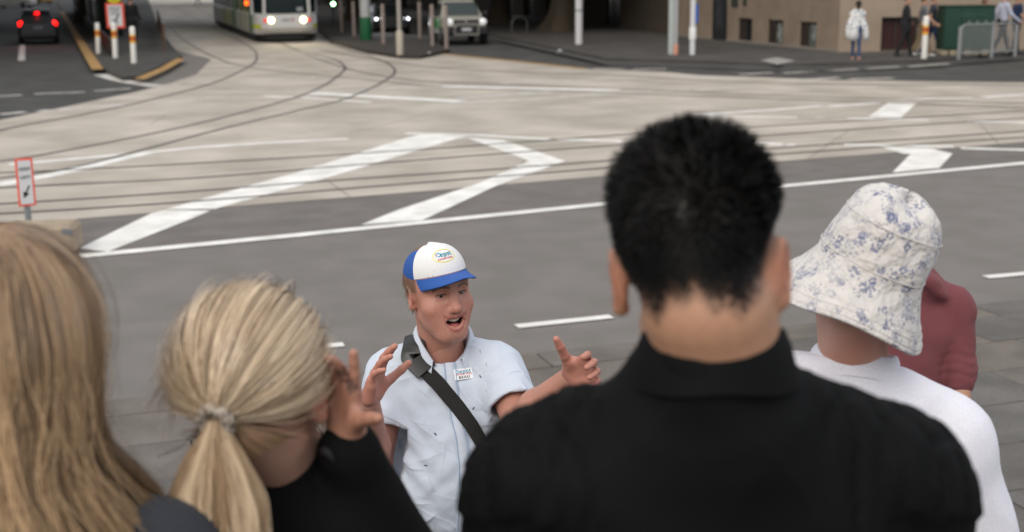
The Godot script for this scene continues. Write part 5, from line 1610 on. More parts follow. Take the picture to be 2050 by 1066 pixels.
	put_words(tagm, "BEAU", 0.0068, Color(0.02, 0.02, 0.025), func(p: Vector3) -> Transform3D: return F * Transform3D(Basis(), Vector3(p.x * 1.25, p.y - 0.0085, 0.0014 + p.z * 0.2)))
	# ---- shoulder strap: over his right shoulder to the bag at his left hip
	var path: Array[Vector3] = []
	var over := nb.lerp(sR, 0.52)
	var up_pts := []
	for i in 7:
		var a := deg_to_rad(lerpf(-120.0, 62.0, i / 6.0))
		up_pts.append([over + Vector3(-0.012 * sin(a), 0, 0), Vector3(0.1, cos(a), sin(a)).normalized()])
	up_pts += [[Vector3(-0.016, 1.488, 0.1), face], [Vector3(0.031, 1.434, 0.12), face], [Vector3(0.065, 1.383, 0.12), face], [Vector3(0.089, 1.336, 0.12), face], [Vector3(0.105, 1.292, 0.12), (face + turn * Vector3(0.5, 0, 0)).normalized()], [Vector3(0.113, 1.217, 0.1), (face + turn * Vector3(1.0, 0, 0)).normalized()], [Vector3(0.118, 1.12, 0.08), (face * 0.6 + turn * Vector3(1.0, 0, 0)).normalized()]]
	var pts: Array[Vector3] = []
	var nrm: Array[Vector3] = []
	for u in up_pts:
		var look: Vector3 = (u[0] - Vector3(0.17, 2.48, 3.2)).normalized() if u[1].is_equal_approx(face) else -u[1]
		var h := hit(sf, u[0] - look * 0.25, look)
		pts.append(h)
		nrm.append(grad(sf, h))
	var back := -face
	for u in [0.45, 0.85]:
		var p0: Vector3 = over.lerp(hip + Vector3(0.12, 0, 0), u)
		var h := hit(sf, p0 + back * 0.4, face)
		pts.push_front(h)
		nrm.push_front(grad(sf, h))
	for k in 3:   # even out the turn over the shoulder
		for i in range(1, nrm.size() - 1): nrm[i] = (nrm[i - 1] + nrm[i] * 2.0 + nrm[i + 1]).normalized()
		for i in range(1, mini(8, pts.size() - 1)): pts[i] = pts[i - 1] * 0.2 + pts[i] * 0.6 + pts[i + 1] * 0.2
	for i in range(1, 9): pts[i] = hit(sf, pts[i] + nrm[i] * 0.15, -nrm[i])
	var cv := Curve3D.new()
	for i in pts.size():
		var d := (pts[mini(i + 1, pts.size() - 1)] - pts[maxi(i - 1, 0)]).normalized()
		var l0 := pts[i].distance_to(pts[maxi(i - 1, 0)])
		var l1 := pts[i].distance_to(pts[mini(i + 1, pts.size() - 1)])
		d *= 0.33 * (minf(l0, l1) if l0 > 0.0 and l1 > 0.0 else maxf(l0, l1))
		cv.add_point(pts[i] + nrm[i] * 0.005, -d, d)
	var total := cv.get_baked_length()
	var offs: Array[float] = []
	for p in cv.point_count: offs.append(cv.get_closest_offset(cv.get_point_position(p)))
	var strap_mesh := func(from: float, to: float, w: float, lift: float, thick: float) -> ArrayMesh:
		var b := Batch.new()
		var rr := []
		for i in 61:
			var s := lerpf(from, to, i / 60.0)
			var p := cv.sample_baked(s)
			var tg2 := (cv.sample_baked(minf(s + 0.01, total)) - cv.sample_baked(maxf(s - 0.01, 0.0))).normalized()
			var n := nrm[0]
			for q in pts.size() - 1:
				if s >= offs[q] and s <= offs[q + 1]: n = nrm[q].lerp(nrm[q + 1], smoothstep(offs[q], offs[q + 1], s))
			n = (n - tg2 * n.dot(tg2)).normalized()
			var sd := tg2.cross(n)
			p += n * lift
			var e := w * 0.5
			rr.append([p - sd * e, p - sd * e * 0.94 + n * thick, p + sd * e * 0.94 + n * thick, p + sd * e, p + sd * e * 0.9 - n * thick * 0.5, p - sd * e * 0.9 - n * thick * 0.5])
		b.loft(rr)
		return b.done()
	var web := fabric(Color(0.009, 0.0088, 0.008), 5, 0.01, 0.0, 0.85, 0.1)
	put("strap", strap_mesh.call(0.02, total - 0.01, 0.040, 0.001, 0.002), web, t)
	var mid := cv.get_closest_offset(pts[7])
	put("strap_pad", strap_mesh.call(mid - 0.10, mid + 0.085, 0.060, 0.004, 0.006), mat(Color(0.013, 0.014, 0.015), 0.4), t)
	var bag := Field.new()
	bag.boxb(pts[pts.size() - 1] + turn * Vector3(0.05, -0.16, -0.03), Vector3(0.06, 0.13, 0.17), 0.03, turn, 0.02)
	put("bag", smooth(bag, 0.012), web, t)
	lower(t, Vector3(0.01, 0.90, -0.03), turn, 0.90, 0.15, fabric(Color(0.03, 0.035, 0.05), 5), mat(Color(0.03, 0.025, 0.02), 0.6), 0.014, 1.05)

# ---------------------------------------------------------------- the listeners, seen from behind
func arm_down(sf: Field, bf: Array, s: Vector3, e: Vector3, w: Vector3, r: float, side: float, fwd: Vector3, skin_col: Callable) -> void:
	sf.cap(s, e, r, r * 0.82, 0.03)
	sf.cap(e, w, r * 0.8, r * 0.62, 0.02)
	var h := Field.new()
	hand_field(h, w + (w - e).normalized() * 0.02, (w - e) + fwd * 0.05, fwd, 0.95, [0.5, 0.55, 0.6, 0.65], 0.5, side, 0.2)
	bf.append([h, 0.005, skin_col])

func build_man_in_black() -> void:
	var o := Vector3(0.19, 0.72, -1.27)
	var t := thing("person", "man with short black hair faded at the neck, in a black quilted jacket", "person", o)
	var hb := Basis(Vector3.BACK, deg_to_rad(6.5)) * Basis(Vector3.UP, deg_to_rad(180.0 - 13.0)) * Basis(Vector3.RIGHT, deg_to_rad(16.0))
	var H := Transform3D(hb * 1.0, Vector3(-0.003, 1.596, 0))
	var inv := H.affine_inverse()
	var f := Field.new()
	head_field(f, H, {"ear": 1.06, "fat": -0.006})
	var nb: Vector3 = Vector3(0.011, 1.502, 0.018)
	f.cap(H * Vector3(0, -0.045, -0.035), nb, 0.053, 0.058, 0.018)
	f.cap(H * Vector3(-0.022, -0.05, -0.035), nb + Vector3(0.014, 0, 0.002), 0.046, 0.056, 0.03)
	var base := Color(0.47, 0.255, 0.16)
	var hairline := func(q: Vector3) -> float:   # 1 in thick hair, 0 on bare skin, head frame
		var az := absf(atan2(q.x, -q.z))   # 0 at the back of the head
		var low := -0.046 + 0.010 * cos(az * 6.0) * smoothstep(0.9, 0.2, az)
		if az > 0.75: low = lerpf(-0.042, 0.004, smoothstep(0.75, 1.2, az))
		if az > 1.45: low = lerpf(0.0, 0.075, smoothstep(1.75, 2.3, az))
		return smoothstep(low - 0.006, low + 0.075, q.y + 0.004 * sin(q.x * 240.0))
	var tint := func(p: Vector3, _n: Vector3) -> Color:
		var q := inv * p
		var c := base
		for s in [-1.0, 1.0]:
			c = c.lerp(Color(0.44, 0.165, 0.10), exp(-(q - Vector3(s * 0.088, -0.008, -0.018)).length_squared() / 0.0011) * 0.85)
		var h: float = hairline.call(q) * smoothstep(0.083, 0.079, absf(q.x) - maxf(q.y - 0.03, 0.0))
		c = c.lerp(Color(0.014, 0.009, 0.0065), clampf(pow(h, 0.40) * 1.25, 0.0, 1.0))
		return c * (1.0 + 0.05 * sin(q.x * 310.0 + 3.0 * sin(q.y * 190.0)) * sin(q.y * 270.0))
	# hair: short strands, longest on top, shaved to nothing at the nape
	var hair := Batch.new()
	rng.seed = 14
	for i in 30000:
		var d := Vector3(rng.randfn(), rng.randfn(), rng.randfn()).normalized()
		if d.y < -0.75: continue
		var p := skull(d, 0.0)
		var h: float = hairline.call(p)
		if h < 0.02 or (d.z > 0.55 and p.y < 0.07): continue
		var n := skull_normal(p)
		var l := lerpf(0.0016, 0.029, smoothstep(0.40, 1.0, h)) * rng.randf_range(0.75, 1.2)
		l *= lerpf(0.36, 1.0, smoothstep(-0.1, 0.8, n.y))
		var whirl := Vector3(-n.z, 0, n.x) * 0.35
		var lean := (n * 1.0 + Vector3(rng.randfn(), rng.randfn(), rng.randfn()) * 0.27 + whirl + Vector3(0, -0.3, 0.25) * (1.0 - n.y)).normalized()
		# clumps lean together
		var cl := Vector3(sin(p.x * 190.0 + p.z * 60.0), 0.0, sin(p.z * 170.0 + p.y * 110.0)) * 0.38
		lean = (lean + cl).normalized()
		if lean.dot(n) < 0.25: lean = (lean + n * 0.5).normalized()
		var q := p + lean * l
		var g := rng.randf_range(0.5, 1.7)
		var c := Color(0.0045 * g, 0.0038 * g, 0.0034 * g)
		var face := (n + Vector3(rng.randfn(), rng.randfn(), rng.randfn()) * 0.35).normalized()
		var wn := H.basis * face
		hair.ribbon(PackedVector3Array([H * p, H * (p + lean * l * 0.55 + n * l * 0.06), H * (q - n * l * 0.08)]), PackedVector3Array([wn, wn, wn]), 0.0017, 0.0006, c, c, 0.5)
	for i in 7000:   # stubble down the nape, on the skin itself
		var x := rng.randf_range(-0.068, 0.068)
		var y := rng.randf_range(-0.085, 0.03)
		var p := inv * hit(f, H * Vector3(x, y, -0.2), H.basis * Vector3(0, 0, 1))
		var h: float = hairline.call(p)
		if p.z > -0.03 or rng.randf() > h * 3.0: continue
		var n := Vector3(x, 0.0, -0.06).normalized()
		var q := p + (n * 0.5 + Vector3(rng.randfn() * 0.3, -1, 0)).normalized() * rng.randf_range(0.002, 0.0045) * (0.6 + h * 2.0)
		var c := Color(0.007, 0.005, 0.004)
		var wn := H.basis * n
		hair.ribbon(PackedVector3Array([H * (p - n * 0.0003), H * (p.lerp(q, 0.5) + n * 0.0008), H * (q + n * 0.0010)]), PackedVector3Array([wn, wn, wn]), 0.0012, 0.0006, c, c, 0.5)
	var hm := vmat(0.5)
	hm.metallic_specular = 0.3
	put("hair", hair.done(), hm, t)
	# jacket
	var sL: Vector3 = Vector3(-0.167, 1.361, 0.01)
	var sR: Vector3 = Vector3(0.21, 1.359, 0.01)
	var hip := Vector3(0.0, 0.93, -0.03)
	var turn := Basis(Vector3.UP, deg_to_rad(180.0))
	var jf := Field.new()
	torso_field(jf, nb + Vector3(0, -0.03, 0), sL, sR, hip, turn, Vector3(0.195, 0.23, 0.125), Vector3(0.165, 0.2, 0.115), 0.008, 0.05)
	jf.cap(hip + Vector3(0, 0.06, 0), hip + Vector3(0, -0.06, 0), 0.15, 0.155, 0.05)
	for s in [-1.0, 1.0]:   # shoulder blades
		jf.ell(Vector3(0.06 * s, 1.33, 0.06), Vector3(0.08, 0.11, 0.05), 0.04)
	jf.cap(nb + Vector3(0, -0.085, -0.005), nb + Vector3(-0.005, -0.005, 0.002), 0.096, 0.078, 0.04)
	jf.box(nb + Vector3(0, 0.124, 0), Vector3(0.2, 0.1, 0.2), 0.004, 0.012, 1, Vector3(-12, 0, 0))
	var parts := [[f, 0.0036, tint]]
	var plain := func(_p: Vector3, _n: Vector3) -> Color: return base
	parts.append([frame_field(nb, [[sL, sL + Vector3(-0.06, -0.29, -0.02), sL + Vector3(-0.05, -0.52, -0.14)], [sR, sR + Vector3(0.06, -0.29, -0.02), sR + Vector3(0.05, -0.52, -0.14)]], hip), 0.012, plain])
	arm_down(jf, parts, sL, sL + Vector3(-0.06, -0.29, -0.02), sL + Vector3(-0.05, -0.50, -0.14), 0.068, 1.0, Vector3(0, 0, -1), plain)
	arm_down(jf, parts, sR, sR + Vector3(0.06, -0.29, -0.02), sR + Vector3(0.05, -0.50, -0.14), 0.068, -1.0, Vector3(0, 0, -1), plain)
	put("body", skin(parts), skin_mat(), t)
	var jm := mat(Color(0.0036, 0.0039, 0.0043), 0.7)
	jm.metallic_specular = 0.22
	jm.albedo_texture = noise_tex(5, 0.2, 0.6, 1.0, 256, 3)
	jm.uv1_triplanar = true
	jm.uv1_scale = Vector3.ONE / 0.1
	var quilt := func(p: Vector3, n: Vector3) -> float:
		var w := fold(p, 2.6, 0.7) * 0.005 + fold(p, 5.2, 0.4) * 0.007
		# stitched lozenges over the shoulders, above a straight yoke seam
		var side := absf(p.x)
		if side > 0.10 and n.y > 0.05 and p.y > 1.28:
			var a := absf(sin((p.x + p.z + p.y * 0.4) * 70.0))
			var b := absf(sin((p.x - p.z - p.y * 0.4) * 70.0))
			w += 0.006 * minf(minf(a, b) * 2.0, 1.0) * smoothstep(0.10, 0.115, side)
		w -= 0.005 * exp(-pow((p.y - 1.245 - 0.15 * (side - 0.1)) / 0.007, 2.0)) * float(n.z > 0.2)
		return w
	put("jacket", smooth(jf, 0.0075, null, quilt), jm, t)
	collar_band(t, nb + Vector3(0.0, -0.006, 0.004), Basis(Vector3.RIGHT, deg_to_rad(-12.0)), 0.082, 0.070, 0.040, jm)
	lower(t, hip + Vector3(0, -0.05, 0), turn, 0.88, 0.05, fabric(Color(0.015, 0.016, 0.02), 5), mat(Color(0.02, 0.02, 0.02), 0.6), 0.018, 1.05)

func hair_strand(b: Batch, H: Transform3D, pts: Array, spread: float, w: float, c0: Color, c1: Color, mid: float, centre: Vector3) -> void:
	# pts in world-aligned coordinates of the person; smoothed by a Catmull-Rom spline
	var p := PackedVector3Array()
	var n := PackedVector3Array()
	var m := pts.size()
	for i in m - 1:
		var a: Vector3 = pts[maxi(i - 1, 0)]
		var q: Vector3 = pts[i]
		var r: Vector3 = pts[i + 1]
		var d: Vector3 = pts[mini(i + 2, m - 1)]
		for k in 3:
			p.append(q.cubic_interpolate(r, a, d, k / 3.0))
	p.append(pts[m - 1])
	for i in p.size():
		var ax := centre
		ax.y = minf(p[i].y, centre.y)
		n.append((p[i] - ax).normalized())
	b.ribbon(p, n, w, w * 0.6, c0, c1, mid)

func blonde(g: float, warm: float) -> Color:
	return Color(0.64, 0.44, 0.26).lerp(Color(0.46, 0.26, 0.125), warm) * g

func build_long_haired_woman() -> void:
	var o := Vector3(-0.53, 0.72, -1.38)
	var t := thing("person", "woman with long loose blonde hair seen from behind in a dark navy top", "person", o)
	var hb := Basis(Vector3.UP, deg_to_rad(180.0 + 4.0)) * Basis(Vector3.RIGHT, deg_to_rad(6.0))
	var H := Transform3D(hb * 0.98, Vector3(-0.023, 1.491, 0))
	var f := Field.new()
	head_field(f, H, {"fat": -0.01})
	var nb: Vector3 = H.origin + Vector3(0, -0.185, 0.01)
	f.cap(H * Vector3(0, -0.05, -0.03), nb, 0.052, 0.056, 0.03)
	var base := Color(0.50, 0.27, 0.19)
	var plain := func(_p: Vector3, _n: Vector3) -> Color: return base
	var sL := nb + Vector3(-0.16, -0.07, 0.01)
	var sR := nb + Vector3(0.16, -0.07, 0.01)
	var hip := Vector3(0.0, 0.90, 0.0)
	var turn := Basis(Vector3.UP, deg_to_rad(180.0))
	var jf := Field.new()
	torso_field(jf, nb, sL, sR, hip, turn, Vector3(0.155, 0.2, 0.105), Vector3(0.135, 0.19, 0.10), 0.0, 0.05)
	jf.cap(nb + Vector3(0, 0.01, 0), nb + Vector3(0, 0.12, 0), 0.058, 0.062, 0.004, 1)
	var parts := [[f, 0.006, plain]]
	parts.append([frame_field(nb, [[sL, sL + Vector3(-0.05, -0.28, -0.02), sL + Vector3(-0.03, -0.5, -0.14)], [sR, sR + Vector3(0.05, -0.28, -0.02), sR + Vector3(0.03, -0.5, -0.14)]], hip), 0.012, plain])
	arm_down(jf, parts, sL, sL + Vector3(-0.05, -0.28, -0.02), sL + Vector3(-0.03, -0.48, -0.14), 0.058, 1.0, Vector3(0, 0, -1), plain)
	arm_down(jf, parts, sR, sR + Vector3(0.05, -0.28, -0.02), sR + Vector3(0.03, -0.48, -0.14), 0.058, -1.0, Vector3(0, 0, -1), plain)
	put("body", skin(parts), skin_mat(), t)
	put("top", smooth(jf, 0.011, null, func(p: Vector3, _n: Vector3) -> float: return fold(p, 0.6, 0.8) * 0.0025), fabric(Color(0.022, 0.026, 0.036), 7), t)
	# hair falling from a centre parting
	var hc := H.origin
	var env := func(az: float, y: float) -> Vector3:   # surface of the hair; az 0 to the right, PI/2 towards the camera
		var k := hc.y - y   # distance below the ears
		var rx: float
		var rz: float
		if k < 0.0:
			var u := clampf((-k - 0.028) / 0.112, -1.0, 1.0)
			var s := sqrt(maxf(1.0 - u * u, 0.0)) if u > 0.0 else 1.0
			rx = 0.097 * pow(s, 0.8)
			rz = 0.119 * pow(s, 0.8)
		else:
			rx = 0.098 - 0.010 * smoothstep(0.0, 0.13, k) + 0.066 * smoothstep(0.115, 0.20, k)
			rz = 0.119 - 0.020 * smoothstep(0.03, 0.14, k) + 0.045 * smoothstep(0.105, 0.19, k)
		return Vector3(hc.x + cos(az) * rx, y, hc.z + sin(az) * rz + 0.014)
	var hair := Batch.new()
	rng.seed = 33
	var lock := FastNoiseLite.new()
	lock.seed = 3
	lock.frequency = 1.0
	for i in 15000:
		var az := rng.randf_range(-0.75, PI + 0.75)
		var layer := rng.randf() * rng.randf()
		var pts := []
		var part := H * Vector3(rng.randfn() * 0.002, 0, 0)
		var side := 1.0 if cos(az) > 0.0 else -1.0
		var back := clampf(sin(az), -0.5, 1.0)
		var cell := lock.get_noise_2d(az * 5.5, 0.0)
		var fine := lock.get_noise_2d(az * 17.0, 40.0)
		var y_end := hc.y - rng.randf_range(0.36, 0.52)
		var w1 := lock.get_noise_2d(az * 2.2, 7.0) * 0.7
		var ph := lock.get_noise_2d(az * 3.0, 19.0) * 9.0
		# start on the parting, from the crown forwards
		var fly := 0.022 * rng.randf() if rng.randf() < 0.05 else 0.0
		var s0 := rng.randf()
		var z0 := lerpf(0.055, -0.05, s0)
		var top := hc + Vector3(side * 0.004, 0.0, 0.0) + Vector3(0, 0.136 - 2.2 * z0 * z0, 0.014 - z0)
		pts.append(top)
		var n := 11
		for j in range(1, n + 1):
			var y: float
			if j <= 4: y = lerpf(top.y, hc.y, pow(j / 4.0, 1.6))
			else: y = lerpf(hc.y, y_end, (j - 4) / float(n - 4))
			var fall := clampf(hc.y - y, 0.0, 1.0)
			var a := az + sin(fall * 15.0 + ph) * 0.07 * smoothstep(0.0, 0.15, fall) + w1 * fall * 0.5 + rng.randfn() * 0.012
			var e: Vector3 = env.call(a, y)
			var c := Vector3(hc.x, y, hc.z + 0.014)
			var depth := 1.0 - layer * 0.20 + (cell * 0.06 + fine * 0.02) * smoothstep(-0.08, 0.12, fall) + sin(fall * 21.0 + ph * 2.0) * 0.018 * smoothstep(0.1, 0.3, fall)
			var p := c.lerp(e, depth)
			p += (e - c).normalized() * fly * (0.4 + fall * 2.0) + Vector3(sin(fall * 26.0 + ph * 3.0), 0, cos(fall * 23.0 + ph)) * fly * 0.6
			if j < 3: p = p.lerp(top, 0.35 if j == 1 else 0.1)
			pts.append(p)
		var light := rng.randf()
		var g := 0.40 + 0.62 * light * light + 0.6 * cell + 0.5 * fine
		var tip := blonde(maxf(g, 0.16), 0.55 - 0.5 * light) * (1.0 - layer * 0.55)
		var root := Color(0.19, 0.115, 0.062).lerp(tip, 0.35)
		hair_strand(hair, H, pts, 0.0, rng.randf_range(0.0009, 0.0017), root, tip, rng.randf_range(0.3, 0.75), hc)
	put("hair", hair.done(), vmat(0.4), t)
	# what lies under the strands
	var uf := Field.new()
	uf.X = Transform3D(Basis(), hc)
	uf.ell(Vector3(0, 0.028, 0.014), Vector3(0.084, 0.101, 0.104), 0.01)
	uf.box(Vector3(0, -0.12, 0.062), Vector3(0.074, 0.19, 0.024), 0.02, 0.04)
	put("under_hair", smooth(uf, 0.008), mat(Color(0.12, 0.075, 0.04), 0.7), t)
	lower(t, hip, turn, 0.86, 0.04, fabric(Color(0.03, 0.04, 0.07), 5), mat(Color(0.3, 0.3, 0.3), 0.6), 0.018, 0.95)

func build_ponytail_woman() -> void:
	var o := Vector3(-0.32, 0.57, -1.56)
	var t := thing("person", "blonde woman with a ponytail and a raised tattooed hand, in a black top", "person", o)
	var hb := Basis(Vector3.BACK, deg_to_rad(5.0)) * Basis(Vector3.UP, deg_to_rad(180.0 - 13.0)) * Basis(Vector3.RIGHT, deg_to_rad(10.0))
	var H := Transform3D(hb * 0.98, Vector3(0.003, 1.525, 0))
	var inv := H.affine_inverse()
	var f := Field.new()
	head_field(f, H, {"ear": 0.95, "fat": -0.012})
	var nb: Vector3 = Vector3(0.022, 1.407, -0.04)
	f.cap(H * Vector3(0, -0.045, -0.03), nb, 0.045, 0.052, 0.014)
	var base := Color(0.58, 0.335, 0.25)
	var tint := func(p: Vector3, _n: Vector3) -> Color:
		var q := inv * p
		var c := base
		for s in [-1.0, 1.0]:
			c = c.lerp(Color(0.5, 0.18, 0.12), exp(-(q - Vector3(s * 0.088, -0.008, -0.018)).length_squared() / 0.0012) * 0.8)
		var low := -0.046 + 0.02 * absf(q.x) / 0.06
		if q.z < 0.02 and absf(q.x) < 0.079: c = c.lerp(Color(0.17, 0.1, 0.055), smoothstep(low - 0.014, low + 0.014, q.y) * 0.75)
		return c
	# clothes
	var sL: Vector3 = Vector3(-0.069, 1.344, 0)
	var sR: Vector3 = Vector3(0.102, 1.326, -0.04)
	var eR: Vector3 = Vector3(0.181, 1.255, -0.04)
	var wR: Vector3 = Vector3(0.111, 1.444, 0)
	var hip := Vector3(0.02, 0.90, 0.0)
	var turn := Basis(Vector3.UP, deg_to_rad(172.0))
	var jf := Field.new()
	torso_field(jf, nb + Vector3(0, -0.01, 0), sL, sR, hip, turn, Vector3(0.15, 0.2, 0.10), Vector3(0.13, 0.19, 0.10), 0.004, 0.05)
	jf.cap(nb, nb + Vector3(-0.01, 0.12, 0), 0.050, 0.056, 0.004, 1)
	jf.cap(sR, eR, 0.058, 0.052, 0.03)
	jf.cap(eR, wR.lerp(eR, 0.06), 0.052, 0.038, 0.02)
	jf.cap(wR.lerp(eR, 0.08), wR.lerp(eR, 0.0), 0.040, 0.042, 0.008)
	var parts := [[f, 0.0042, tint]]
	var plain := func(p: Vector3, _n: Vector3) -> Color:
		var c := Color(0.50, 0.25, 0.175)
		return c * (0.97 + 0.05 * sin(p.x * 150.0) * sin(p.y * 130.0))
	parts.append([frame_field(nb, [[sL, sL + Vector3(-0.05, -0.28, -0.02), sL + Vector3(0.0, -0.48, -0.16)], [sR, eR, wR]], hip), 0.012, plain])
	arm_down(jf, parts, sL, sL + Vector3(-0.05, -0.28, -0.02), sL + Vector3(0.0, -0.46, -0.16), 0.056, 1.0, Vector3(0, 0, -1), plain)
	var hf := Field.new()
	var fdir: Vector3 = Vector3(0.106, 1.559, 0.01) - wR
	hand_field(hf, wR + fdir.normalized() * 0.02, fdir, Vector3(0.75, -0.1, 0.6), 0.76, [0.03, 0.4, 0.55, 0.65], 1.0, -1.0, -0.2)
	hf.cap(wR - fdir.normalized() * 0.05, wR + fdir.normalized() * 0.02, 0.026, 0.024, 0.012)
	var ink: Vector3 = Vector3(0.115, 1.547, 0.06)
	var hand_tint := func(p: Vector3, n: Vector3) -> Color:
		var c: Color = plain.call(p, n)
		var q := p - ink
		var m := Vector2(q.x * 0.8 + q.y * 0.5, q.y * 0.8 - q.x * 0.5)
		var v := sin(m.x * 900.0) * sin(m.y * 700.0 + 1.0)
		if n.z > -0.2 and absf(m.x) < 0.007 and absf(m.y) < 0.016 and v > -0.25: c = c.lerp(Color(0.03, 0.035, 0.04), 0.85)
		return c
	parts.append([hf, 0.003, hand_tint])
	put("body", skin(parts), skin_mat(), t)
	var black := fabric(Color(0.0058, 0.0058, 0.0062), 8, 0.02, 0.0, 0.85, 0.0)
	black.metallic_specular = 0.25
	put("top", smooth(jf, 0.008, null, func(p: Vector3, _n: Vector3) -> float: return fold(p, 3.3, 0.9) * 0.0028), black, t)
	collar_band(t, nb + Vector3(-0.002, -0.008, 0.0), Basis(Vector3.BACK, deg_to_rad(4.0)) * Basis(Vector3.RIGHT, deg_to_rad(-8.0)), 0.070, 0.060, 0.045, black)
	var tabm := Batch.new()
	var tp: Vector3 = Vector3(0.091, 1.451, 0.03)
	tabm.box(Transform3D(Basis(Vector3.BACK, -0.7), tp), Vector3(0.014, 0.006, 0.008), 0.004)
	put("cuff_tab", tabm.done(), mat(Color(0.006, 0.006, 0.007), 0.5), t)
	# hair combed back into the tie
	var tie := Vector3(0.004, -0.016, -0.120)
	var T := H * tie
	var hair := Batch.new()
	rng.seed = 51
	var lock := FastNoiseLite.new()
	lock.seed = 8
	lock.frequency = 1.0
	for i in 10500:
		# a start on the hairline or on the crown
		var a := rng.randf_range(-PI, PI)
		var d: Vector3
		var pick := rng.randf()
		if pick < 0.62: d = Vector3(sin(a), 0.35 + 0.5 * cos(a) * float(absf(a) < 1.2) + rng.randf_range(-0.3, 0.5), cos(a) * 0.9)
		else: d = Vector3(rng.randfn(), absf(rng.randfn()) + 0.2, rng.randfn() * 0.9)
		d = d.normalized()
		var p0 := skull(d, 0.004)
		if p0.y < -0.052 or (p0.z > 0.072 and p0.y < 0.07) or (p0.z > 0.0 and p0.y < 0.0): continue
		if p0.y < 0.012 and absf(p0.x) > 0.064 and p0.z > -0.03: continue
		var te := (tie - Vector3(0, 0.035, -0.014)).normalized()
		var pts := []
		var cell := lock.get_noise_2d(atan2(d.x, d.y) * 4.0, d.z * 2.5)
		var lift := 0.011 + rng.randf() * rng.randf() * 0.016 + cell * 0.007
		var fly := 0.02 * rng.randf() if rng.randf() < 0.06 else 0.0
		for j in 8:
			var u := j / 7.0
			var dd := d.slerp(te, u)
			var loose := sin(u * PI) * (lift + fly) + 0.004
			var p := skull(dd, loose)
			if u > 0.75: p = p.lerp(tie + Vector3(rng.randfn(), rng.randfn(), 0) * 0.007, (u - 0.75) * 4.0)
			pts.append(H * p)
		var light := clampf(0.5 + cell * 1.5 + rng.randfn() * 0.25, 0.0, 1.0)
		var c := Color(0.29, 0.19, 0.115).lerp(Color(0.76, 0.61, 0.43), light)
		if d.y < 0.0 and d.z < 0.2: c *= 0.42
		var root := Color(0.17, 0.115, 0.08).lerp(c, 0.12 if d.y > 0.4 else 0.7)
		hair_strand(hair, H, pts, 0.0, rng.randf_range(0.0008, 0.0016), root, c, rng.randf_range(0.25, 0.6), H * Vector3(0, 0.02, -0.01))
	# short hair of the nape, drawn up under the tie
	for i in 1500:
		var x := rng.randfn() * 0.022
		var y := -0.052 - 0.030 * rng.randf() * maxf(1.0 - absf(x) / 0.06, 0.0)
		var a0 := Vector3(x, y, -0.030 - sqrt(maxf(0.0024 - x * x * 0.8, 0.0002)) * 1.02)
		var mid0 := a0.lerp(tie, 0.45) + Vector3(x * 0.25, 0, -0.010)
		var c := Color(0.17, 0.105, 0.06) * rng.randf_range(0.5, 2.2)
		hair_strand(hair, H, [H * a0, H * (a0.lerp(mid0, 0.5) + Vector3(0, 0, -0.004)), H * mid0, H * mid0.lerp(tie, 0.6), H * (tie + Vector3(rng.randfn() * 0.006, -0.004, 0))], 0.0, 0.0013, c, c, 0.5, H * Vector3(0, -0.03, 0.0))
	# the tail
	var end: Vector3 = Vector3(-0.018, 1.316, 0.12)
	for i in 4400:
		var r := sqrt(rng.randf())
		var a := rng.randf() * TAU
		var off := Vector3(cos(a), 0, sin(a)) * r
		var cell := lock.get_noise_2d(a * 1.6, r * 3.0)
		var pts := []
		var l := rng.randf_range(0.75, 1.05)
		for j in 9:
			var u := j / 8.0 * l
			var c := T.lerp(end, u) + Vector3(0, 0, 0.035 * sin(minf(u * 3.2, 1.6)))
			c.y += 0.020 * sin(minf(u * 9.0, PI)) * 0.6
			var w := 0.011 + 0.054 * smoothstep(0.0, 0.45, u) - 0.014 * u
			var p := c + Vector3(off.x * w, off.y * w, off.z * w * 0.55)
			p += Vector3(sin(u * 9.0 + cell * 12.0), 0, cos(u * 8.0 + cell * 9.0)) * 0.004 * u + Vector3(rng.randfn(), 0, rng.randfn()) * 0.0007
			pts.append(p)
		var light := clampf(0.5 + cell * 1.4 + rng.randfn() * 0.28, 0.0, 1.0)
		var c2 := Color(0.31, 0.20, 0.115).lerp(Color(0.77, 0.60, 0.41), light)
		hair_strand(hair, H, pts, 0.0, rng.randf_range(0.001, 0.0019), c2 * 0.95, c2, 0.5, T.lerp(end, 0.5) + Vector3(0, 0.2, -0.08))
	# wisps blowing to the left and strands beside the face
	for k in 260:
		var s := rng.randf()
		var a0: Vector3
		var b0: Vector3
		var m0: Vector3
		if k < 180:
			a0 = H * skull(Vector3(0.95, 0.12 + 0.3 * s, -0.1).normalized(), 0.01)
			b0 = Vector3(-0.116, 1.509, 0.01) + Vector3(rng.randfn() * 0.016, rng.randfn() * 0.020, rng.randfn() * 0.01)
			m0 = a0.lerp(b0, 0.5) + Vector3(0, 0.010 + rng.randfn() * 0.006, 0)
		elif k < 215:
			a0 = Vector3(-0.075, 1.473, 0.01) + Vector3(rng.randfn() * 0.006, 0, 0)
			b0 = Vector3(-0.097, 1.407, 0.06) + Vector3(rng.randfn() * 0.014, rng.randfn() * 0.025, 0)
			m0 = a0.lerp(b0, 0.55) + Vector3(0.006, 0.0, 0)
		else:
			a0 = H * skull(Vector3(-0.98, 0.1 + 0.25 * s, 0.35).normalized(), 0.012)
			b0 = Vector3(0.068, 1.461, -0.04) + Vector3(rng.randfn() * 0.010, rng.randfn() * 0.03, rng.randfn() * 0.01)
			m0 = a0.lerp(b0, 0.5) + Vector3(0.016 + rng.randfn() * 0.004, 0, 0)
		var c := Color(0.62, 0.49, 0.32) * rng.randf_range(0.7, 1.2)
		hair_strand(hair, H, [a0, a0.lerp(m0, 0.55) + Vector3(0, 0.004, 0), m0, m0.lerp(b0, 0.6), b0], 0.0, 0.0026, c, c, 0.5, H.origin)
	put("hair", hair.done(), vmat(0.4), t)
